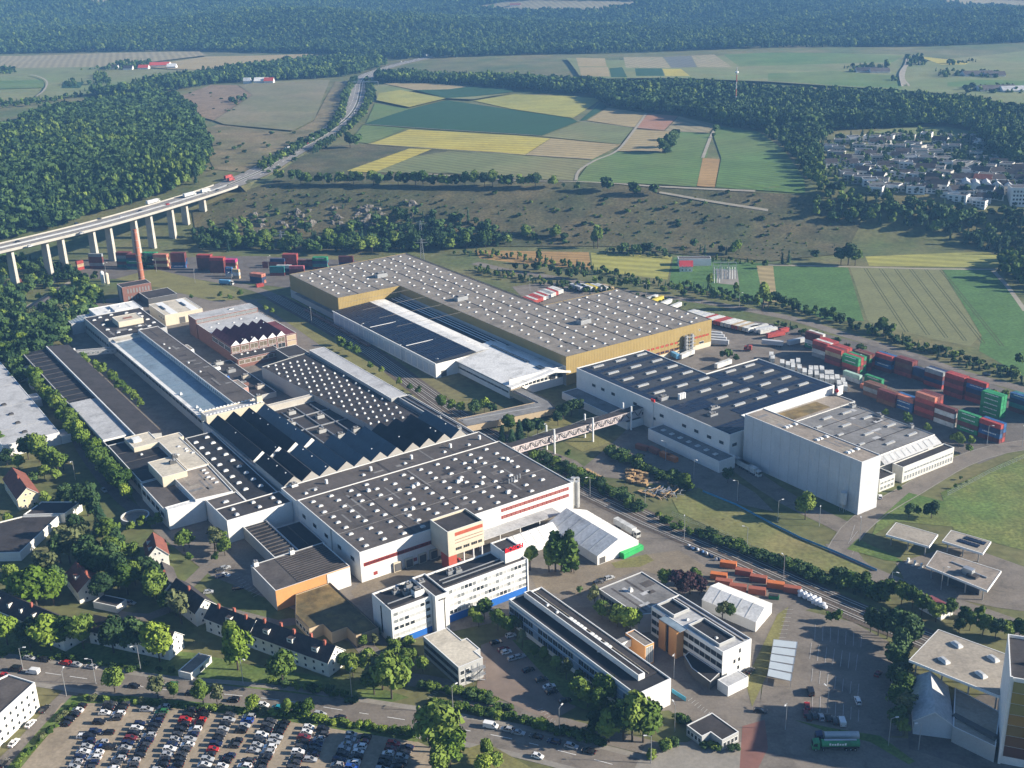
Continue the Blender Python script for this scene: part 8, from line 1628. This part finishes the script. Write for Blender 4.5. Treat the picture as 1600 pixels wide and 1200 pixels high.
trees('along the country road', line((800,420),(1000,452), 16, 7, ['mid','dark'], 4, 2.5)+line((1010,455),(1190,480), 13, 7, ['mid','dark'], 4, 3)+[(1192,484,20,'poplar'),(1200,485,15,'poplar'),(1182,478,10,'poplar'),(1108,452,13,'poplar'),(1150,464,11,'poplar'),(842,412,12,'poplar')]+[(1300,502,9,'mid'),(1288,500,7,'mid'),(1312,505,7,'dark'),(1380,522,11,'mid'),(1392,525,8,'mid'),(1372,518,7,'mid'),(1225,480,8,'dark'),(1240,485,9,'dark'),(1210,474,9,'dark'),(1258,490,6,'mid'),(1590,572,8,'mid'),(1270,494,5,'mid')])
trees('at the foot of the dry slope', line((312,388),(600,392), 22, 12, ['dark','mid','mid'], 5, 4)+line((600,392),(770,386), 14, 13, ['dark','mid'], 5, 4)+line((330,372),(420,372), 6, 12, ['mid','dark'], 6, 6)+line((500,350),(780,352), 16, 12, ['mid','dark','mid'], 10, 9)+[(822,376,13,'mid'),(835,378,9,'mid'),(868,378,14,'mid'),(880,380,9,'dark'),(934,388,20,'poplar'),(928,388,14,'poplar'),(1044,345,9,'mid'),(1150,398,13,'bright'),(1142,400,9,'mid'),(1232,413,11,'olive'),(1222,413,9,'olive'),(1325,414,17,'dark'),(1314,413,14,'dark'),(1336,415,14,'mid'),(1274,406,8,'dark'),(1195,420,7,'mid'),(535,395,15,'mid')]+line((960,396),(1045,398), 8, 8, ['dark','mid'], 4, 2)+line((1065,392),(1140,398), 7, 7, ['dark','mid','olive'], 4, 3))
trees('in the row along the plateau edge', [(432,281,9,'mid'),(440,284,9,'mid'),(456,284,10,'dark')]+[(472+i*13.6+rng.normal(0,2.5), 290+.15*i+rng.normal(0,.8), 10+2.5*rng.random(), 'mid' if i % 3 else 'dark') for i in range(29)]+[(903,299,7,'mid'),(945,298,11,'dark'),(951,299,9,'dark'),(988,304,10,'dark'),(996,305,8,'mid'),(1022,306,9,'dark'),(881,294,4,'dark')], True)
trees('in the copse on the plateau', [(1036,240,14,'dark'),(1042,239,16,'conifer'),(1047,238,16,'dark'),(1050,231,15,'dark'),(1056,220,11,'dark'),(547,232,15,'dark'),(556,231,13,'dark'),(1117,209,9,'dark'),(1114,216,5,'dark')], True)
bushes('in the hedge along the tracks', line((832,712),(1005,798), 34, 4.2, ['mid','dark'], 3, 3)+line((1020,806),(1075,835), 6, 3, ['mid','dark'], 3, 2))
bushes('in the lower railway hedge', line((1085,832),(1300,915), 38, 3.6, ['mid','dark'], 3, 2.5)+line((1180,868),(1290,900), 14, 3.2, ['dark'], 3, 2)+line((1300,905),(1385,940), 14, 5, ['mid','dark'], 4, 4))
bushes('around the scrap yard', line((948,708),(1070,764), 26, 4.5, ['mid','dark'], 3, 3))
bushes('along the office driveway', line((655,1072),(800,1108), 20, 2.6, ['mid','dark'], 2, 2)+line((672,1098),(830,1132), 26, 2.4, ['mid'], 2, 1.2)+line((830,1132),(945,1165), 18, 3, ['mid','dark'], 2, 2)+line((715,1080),(765,1090), 8, 2.2, ['dark','mid'], 2, 2))
bushes('round the gravel car park', line((130,1093),(420,1115), 26, 2.0, ['mid','olive'], 2, 1.2)+line((420,1115),(655,1150), 26, 2.4, ['mid','bright'], 2, 1.4)+line((120,1098),(25,1200), 18, 1.8, ['olive','mid'], 2, 2))
bushes('by the gatehouse', [(1062,1128,3.2,'mid'),(1070,1131,3,'dark'),(1112,1170,2.6,'mid'),(1120,1172,2.6,'mid'),(1100,1168,2.4,'dark'),(1145,1174,2.6,'dark'),(1152,1172,2.2,'dark'),(1018,1184,3,'mid'),(1042,1168,3,'mid'),(1036,1172,3,'mid'),(1052,1165,3,'dark')])
bushes('in the gardens of the terraces', line((0,1022),(270,1050), 18, 2.2, ['mid','dark'], 4, 3)+line((420,1065),(560,1095), 16, 2.4, ['mid','dark'], 3, 3)+line((555,985),(650,1005), 8, 3, ['mid','olive'], 4, 4)+line((60,800),(110,780), 5, 3, ['mid','dark'], 4, 3))
bushes('along the road behind the containers', line((1200,505),(1420,572), 14, 3.4, ['mid','dark'], 4, 2)+line((1330,512),(1600,590), 26, 3.6, ['dark','mid'], 5, 3)+line((1420,575),(1600,628), 9, 3, ['mid'], 4, 2))
bushes('on the dry hillside', [(px, py, 1.6+2.6*rng.random()**2, 'dark' if rng.random() < .6 else 'mid') for px, py in [(340+930*rng.random(), 303+82*rng.random()) for _ in range(150)] if not (390 < px < 600 and 318 < py < 360)], True)
bushes('on the bank left of the motorway', [(px, py, 2+3*rng.random(), 'dark') for px, py in [(310+160*rng.random(), 205+70*rng.random()) for _ in range(34)]]+[(px, py, 2+2*rng.random(), 'dark') for px, py in [(290+80*rng.random(), 145+40*rng.random()) for _ in range(14)]], True)
# ---- rock outcrops on the slope
ROCK = mat('limestone', (.15, .135, .115), var=.3, scale=.25, fine=.2, bump=.6)
rk = []
for s in range(4):
    bm = bmesh.new(); bmesh.ops.create_icosphere(bm, subdivisions=3, radius=1); r_ = np.random.default_rng(s)
    o1 = r_.random(3)*6
    for v in bm.verts:
        c = v.co; k = 1+.28*math.sin(3.1*c.x+o1[0])*math.cos(2.7*c.y+o1[1])+.16*math.sin(7*c.z+o1[2])+.1*r_.normal(); v.co = c*k
    me = bpy.data.meshes.new('rock'); bm.to_mesh(me); bm.free(); me.materials.append(ROCK); rk.append(me)
RP_ = [(404+rng.normal(0,4), 338+8*i) for i in range(5)]+[(448+rng.normal(0,3), 335+7*i) for i in range(4)]+[(462+rng.normal(0,4), 332+7*i) for i in range(4)]+[(482+rng.normal(0,4), 330+8*i) for i in range(4)]+[(416, 360), (410, 368), (470, 355), (488, 350)]+[(505+95*rng.random(), 322+34*rng.random()) for _ in range(26)]+[(620+60*rng.random(), 315+30*rng.random()) for _ in range(5)]
for i, (px, py) in enumerate(sorted(RP_)):
    g = GT(px, py); s = 2.4+3.0*rng.random(); o = link('rock', rk[i % 4], None, (g[0], g[1], g[2]-.8), rng.random()*6.28, (s*1.0, s*.7, s*.9)); tag(o, 'grey limestone outcrop on the dry slope, %s from the left' % ordw(i+1), 'rock', 'rock outcrops')
# ---- forests: one mass each, leaf clumps instanced on points
def low_tree(seed, con=False, lf='forest'):
    r = np.random.default_rng(seed); me = conifer_mesh(seed, 60, .21) if con else crown_mesh(seed, 150, .40, .12, 1.0, 7, .10); me.materials.append(LF['conifer' if con else lf]); o = bpy.data.objects.new('tree_source', me); return o
SRC = [low_tree(300), low_tree(301), low_tree(302), low_tree(303, lf='mid'), low_tree(304, lf='dark'), low_tree(305, True), low_tree(306, True)]
def gn_scatter(name, P, sc, var, label):
    me = bpy.data.meshes.new(name); me.from_pydata(P.tolist(), [], [])
    a = me.attributes.new('sc', 'FLOAT_VECTOR', 'POINT'); a.data.foreach_set('vector', np.asarray(sc, float).ravel())
    a = me.attributes.new('rz', 'FLOAT_VECTOR', 'POINT'); rz = np.zeros((len(P), 3)); rz[:, 2] = rng.random(len(P))*6.28; a.data.foreach_set('vector', rz.ravel())
    a = me.attributes.new('pick', 'INT', 'POINT'); a.data.foreach_set('value', np.asarray(var, int))
    o = link(name, me, None, (0, 0, 0), kind='stuff', label=label)
    ng = bpy.data.node_groups.new(name+'_scatter', 'GeometryNodeTree'); ng.interface.new_socket('Geometry', in_out='INPUT', socket_type='NodeSocketGeometry'); ng.interface.new_socket('Geometry', in_out='OUTPUT', socket_type='NodeSocketGeometry')
    N, L = ng.nodes, ng.links; gi = N.new('NodeGroupInput'); go = N.new('NodeGroupOutput'); ip = N.new('GeometryNodeInstanceOnPoints'); jg = N.new('GeometryNodeJoinGeometry')
    for s in SRC:
        oi = N.new('GeometryNodeObjectInfo'); oi.inputs['Object'].default_value = s; oi.inputs['As Instance'].default_value = True; L.new(oi.outputs['Geometry'], jg.inputs[0])
    def attr(n, t): k = N.new('GeometryNodeInputNamedAttribute'); k.data_type = t; k.inputs['Name'].default_value = n; return k.outputs['Attribute']
    L.new(gi.outputs[0], ip.inputs['Points']); L.new(jg.outputs[0], ip.inputs['Instance']); ip.inputs['Pick Instance'].default_value = True
    L.new(attr('pick', 'INT'), ip.inputs['Instance Index']); L.new(attr('rz', 'FLOAT_VECTOR'), ip.inputs['Rotation']); L.new(attr('sc', 'FLOAT_VECTOR'), ip.inputs['Scale']); L.new(ip.outputs[0], go.inputs[0])
    md = o.modifiers.new('scatter', 'NODES'); md.node_group = ng; return o
def inpoly(px, py, poly):
    c = np.zeros(len(px), bool); n = len(poly)
    for i in range(n):
        x0, y0 = poly[i]; x1, y1 = poly[(i+1) % n]
        if y0 == y1: continue
        c ^= ((y0 > py) != (y1 > py)) & (px < (x1-x0)*(py-y0)/(y1-y0)+x0)
    return c
def wood(name, label, polys, box, sp, h, con=.25, holes=(), keep=1.0, wf=.85):
    x0, x1, y0, y1 = box; nx, ny = int((x1-x0)/sp), int((y1-y0)/sp)
    X_, Y_ = np.meshgrid(x0+(np.arange(nx)+.5)*sp, y0+(np.arange(ny)+.5)*sp); x = (X_+rng.uniform(-.45, .45, X_.shape)*sp).ravel(); y = (Y_+rng.uniform(-.45, .45, X_.shape)*sp).ravel()
    z = H(x, y); px, py = proj(x, y, z); m = np.zeros(len(x), bool)
    for p in polys: m |= inpoly(px, py, p)
    for p in holes: m &= ~inpoly(px, py, p)
    if keep < 1: m &= rng.random(len(x)) < keep
    x, y, z = x[m], y[m], z[m]; n = len(x); hh = h*(.6+.5*rng.random(n)+.22*rng.random(n)**3)*(1+.18*np.sin(x/47+y/90)*np.cos(y/58))
    pn = np.sin(x/60+1)*np.cos(y/75)+.5*np.sin(x/23+y/31); iscon = (rng.random(n) < con*(1+pn)); v = np.where(iscon, rng.integers(5, 7, n), rng.integers(0, 5, n)); pp_ = np.sin(x/83+2)*np.sin(y/97)+.6*np.cos(x/37-y/51)+.5*rng.normal(size=n); v = np.where((pp_ > .75) & ~iscon, 3, v); v = np.where((pp_ < -.75) & ~iscon, 4, v)
    w = np.where(iscon, hh*1.05, hh*wf*(.8+.4*rng.random(n)))
    gn_scatter(name, np.stack([x, y, z-.4], -1), np.stack([w, w, hh], -1), v, label); return n
nn = []
nn.append(wood('forest', 'dense mixed forest on the slope behind the viaduct', [[(-80,182),(60,176),(115,180),(150,168),(205,163),(268,157),(300,176),(305,195),(328,240),(322,270),(308,288),(240,312),(150,338),(70,362),(0,378),(-80,395)]], (-640,-150,820,1800), 4.5, 18, .55, wf=.54))
nn.append(wood('tree_belt', 'long tree belt between the airfield and the far fields', [[(140,152),(255,130),(330,118),(400,108),(470,101),(540,93),(590,94),(602,104),(575,112),(545,120),(500,123),(430,127),(340,131),(280,141),(225,152)],[(590,131),(585,122),(640,120),(700,122),(770,126),(880,131),(955,138),(945,150),(900,149),(800,140),(700,133)]], (-900,300,1400,3200), 7, 17, .3, wf=.68))
nn.append(wood('middle_forest', 'dark middle forest with a sunlit canopy behind the plateau fields', [[(905,136),(955,138),(1060,140),(1150,146),(1210,148),(1300,154),(1400,161),(1500,166),(1545,175),(1660,195),(1660,300),(1580,270),(1545,240),(1530,210),(1480,198),(1380,201),(1260,206),(1190,207),(1122,196),(1060,181),(1012,177),(950,168),(935,158)]], (100,1700,1100,3200), 5.8, 19, .45, wf=.58))
nn.append(wood('wooded_slope', 'broadleaf wood below the village on the right', [[(1188,208),(1290,207),(1285,240),(1292,290),(1345,315),(1400,318),(1480,325),(1520,335),(1600,335),(1680,340),(1680,420),(1580,392),(1560,398),(1500,385),(1430,358),(1350,356),(1290,348),(1258,336),(1278,310),(1268,290),(1240,255),(1225,232)],[(1560,405),(1680,400),(1680,480),(1600,452),(1570,440)]], (200,900,780,2000), 7.5, 13, .1))
nn.append(wood('village_trees', 'garden trees between the village houses', [[(1290,212),(1530,214),(1600,250),(1680,270),(1680,335),(1480,322),(1345,312),(1292,288)]], (280,900,850,1900), 8, 8.5, .1, keep=.42))
nn.append(wood('motorway_trees', 'tree strips on both sides of the plateau motorway', [[(402,262),(440,240),(482,222),(512,203),(530,180),(535,150),(550,128),(560,126),(545,150),(540,182),(520,206),(490,224),(445,248),(412,270)],[(478,244),(498,238),(545,208),(570,182),(585,155),(583,135),(572,128),(572,150),(570,165),(556,188),(530,212),(500,230)]], (-400,-50,1050,2300), 4.6, 9, .05))
nn.append(wood('far_forest', 'hazy blue forest covering the far hills', [[(-150,88),(150,82),(300,80),(400,83),(480,84),(550,89),(620,92),(700,102),(760,108),(880,118),(898,116),(885,92),(950,92),(1060,90),(1150,87),(1280,84),(1380,87),(1418,89),(1520,88),(1600,74),(1750,62),(1750,-60),(-150,-60)]], (-1700,1700,2350,5200), 8.6, 16, .4, wf=.7, holes=[[(735,13),(800,3),(870,-1),(1010,5),(980,12),(880,21),(800,19)],[(1455,6),(1500,-1),(1620,2),(1620,15),(1530,14)],[(60,-2),(215,3),(210,6),(150,6)],[(672,87),(650,91),(600,103),(596,107),(630,101),(655,96),(680,92)]]))
nn.append(wood('field_trees', 'scattered dark trees and hedges in the far fields', [[(122,112),(160,108),(185,100),(240,100),(238,108),(190,112)],[(130,150),(150,118),(165,115),(175,130),(140,150),(60,165),(0,172),(0,160),(60,158)],[(0,110),(25,111),(28,118),(0,118)],[(100,131),(130,131),(128,140),(100,139)],[(355,160),(385,150),(392,158),(370,166)],[(1318,107),(1385,105),(1386,116),(1320,116)],[(1415,92),(1440,90),(1446,105),(1418,108)],[(1460,112),(1570,118),(1570,125),(1465,124)],[(1505,140),(1600,138),(1600,150),(1510,150)],[(1475,103),(1520,97),(1525,100),(1480,108)],[(1390,122),(1402,122),(1404,130),(1392,130)]], (-1100,1200,1500,4000), 11, 11, .1, keep=.8))
nn.append(wood('wood', 'closed canopy wood below the viaduct around the sheds', [[(-60,400),(30,408),(75,418),(110,428),(140,448),(168,470),(150,492),(112,520),(92,545),(66,560),(48,585),(30,610),(0,570),(-60,520)]], (-620,-200,600,1060), 6.5, 11, .08, holes=[[(8,430),(52,428),(52,450),(10,452)],[(40,470),(100,440),(118,448),(70,492),(45,490)],[(58,455),(80,458),(62,475),(40,470)]]))
nn.append(wood('wood', 'thick wood along the foot of the dry slope', [[(300,372),(340,352),(372,345),(400,368),(440,372),(480,362),(500,378),(540,345),(590,352),(640,338),(700,345),(760,352),(800,368),(795,384),(740,390),(600,396),(450,397),(310,392)]], (-420,120,860,1180), 7.5, 11.5, .12, keep=.8))
nn.append(wood('hedgerow', 'hedgerows on both sides of the country road', [[(700,400),(745,402),(830,410),(900,424),(960,434),(1010,447),(1090,459),(1190,478),(1190,470),(1100,448),(1010,438),(930,418),(830,404),(740,394)],[(740,420),(870,442),(960,456),(1010,468),(1080,478),(1080,482),(1005,474),(940,463),(860,450),(740,428)],[(1200,478),(1300,505),(1420,545),(1540,585),(1620,610),(1620,600),(1540,572),(1420,532),(1300,494),(1200,468)],[(1215,505),(1290,528),(1330,540),(1330,545),(1280,532),(1215,510)],[(945,392),(1050,398),(1050,404),(945,398)],[(1060,404),(1140,406),(1180,410),(1180,416),(1130,412),(1060,408)]], (-150,420,520,1080), 4.6, 5.0, .0, keep=.85))
nn.append(wood('hedgerow', 'thick dark hedge between railway and works yards', [[(826,706),(905,742),(1005,792),(1005,800),(960,782),(900,760),(826,722)],[(1085,828),(1300,908),(1390,938),(1390,948),(1290,916),(1200,884),(1085,836)],[(948,704),(1075,758),(1075,766),(945,712)]], (-20,220,300,560), 3.2, 3.4, .0))
nn.append(wood('scrub', 'low dark scrub dotted over the dry hillside', [[(310,325),(430,290),(640,303),(900,318),(1262,333),(1330,352),(1300,396),(1200,405),(1060,396),(960,384),(750,380),(600,350),(440,350),(320,372)]], (-420,420,850,1250), 8.5, 2.6, .0, keep=.55, wf=1.3))
nn.append(wood('scrub', 'taller bushes between the rock outcrops', [[(380,318),(440,305),(560,315),(680,312),(780,330),(800,372),(600,372),(480,365),(400,360)]], (-330,50,900,1200), 9, 4.5, .0, keep=.5, wf=1.2))
plant_all()
print('woods', nn, 'trees', NT)
# ================================================================== HAZE
hm = bpy.data.materials.new('haze_air'); hm.use_nodes = True; nt = hm.node_tree; nt.nodes.clear()
pv = nt.nodes.new('ShaderNodeVolumePrincipled'); pv.inputs['Color'].default_value = (.25, .55, 1.0, 1); pv.inputs['Density'].default_value = 1.1e-4; pv.inputs['Anisotropy'].default_value = .1
om = nt.nodes.new('ShaderNodeOutputMaterial'); nt.links.new(pv.outputs[0], om.inputs['Volume'])
mb = MB(); mb.box((0, 4800, -2), (9800, 11600, 262), 0, hm); hzb = mb.obj('haze', kind='stuff', label='thin bluish haze lying over the whole valley')
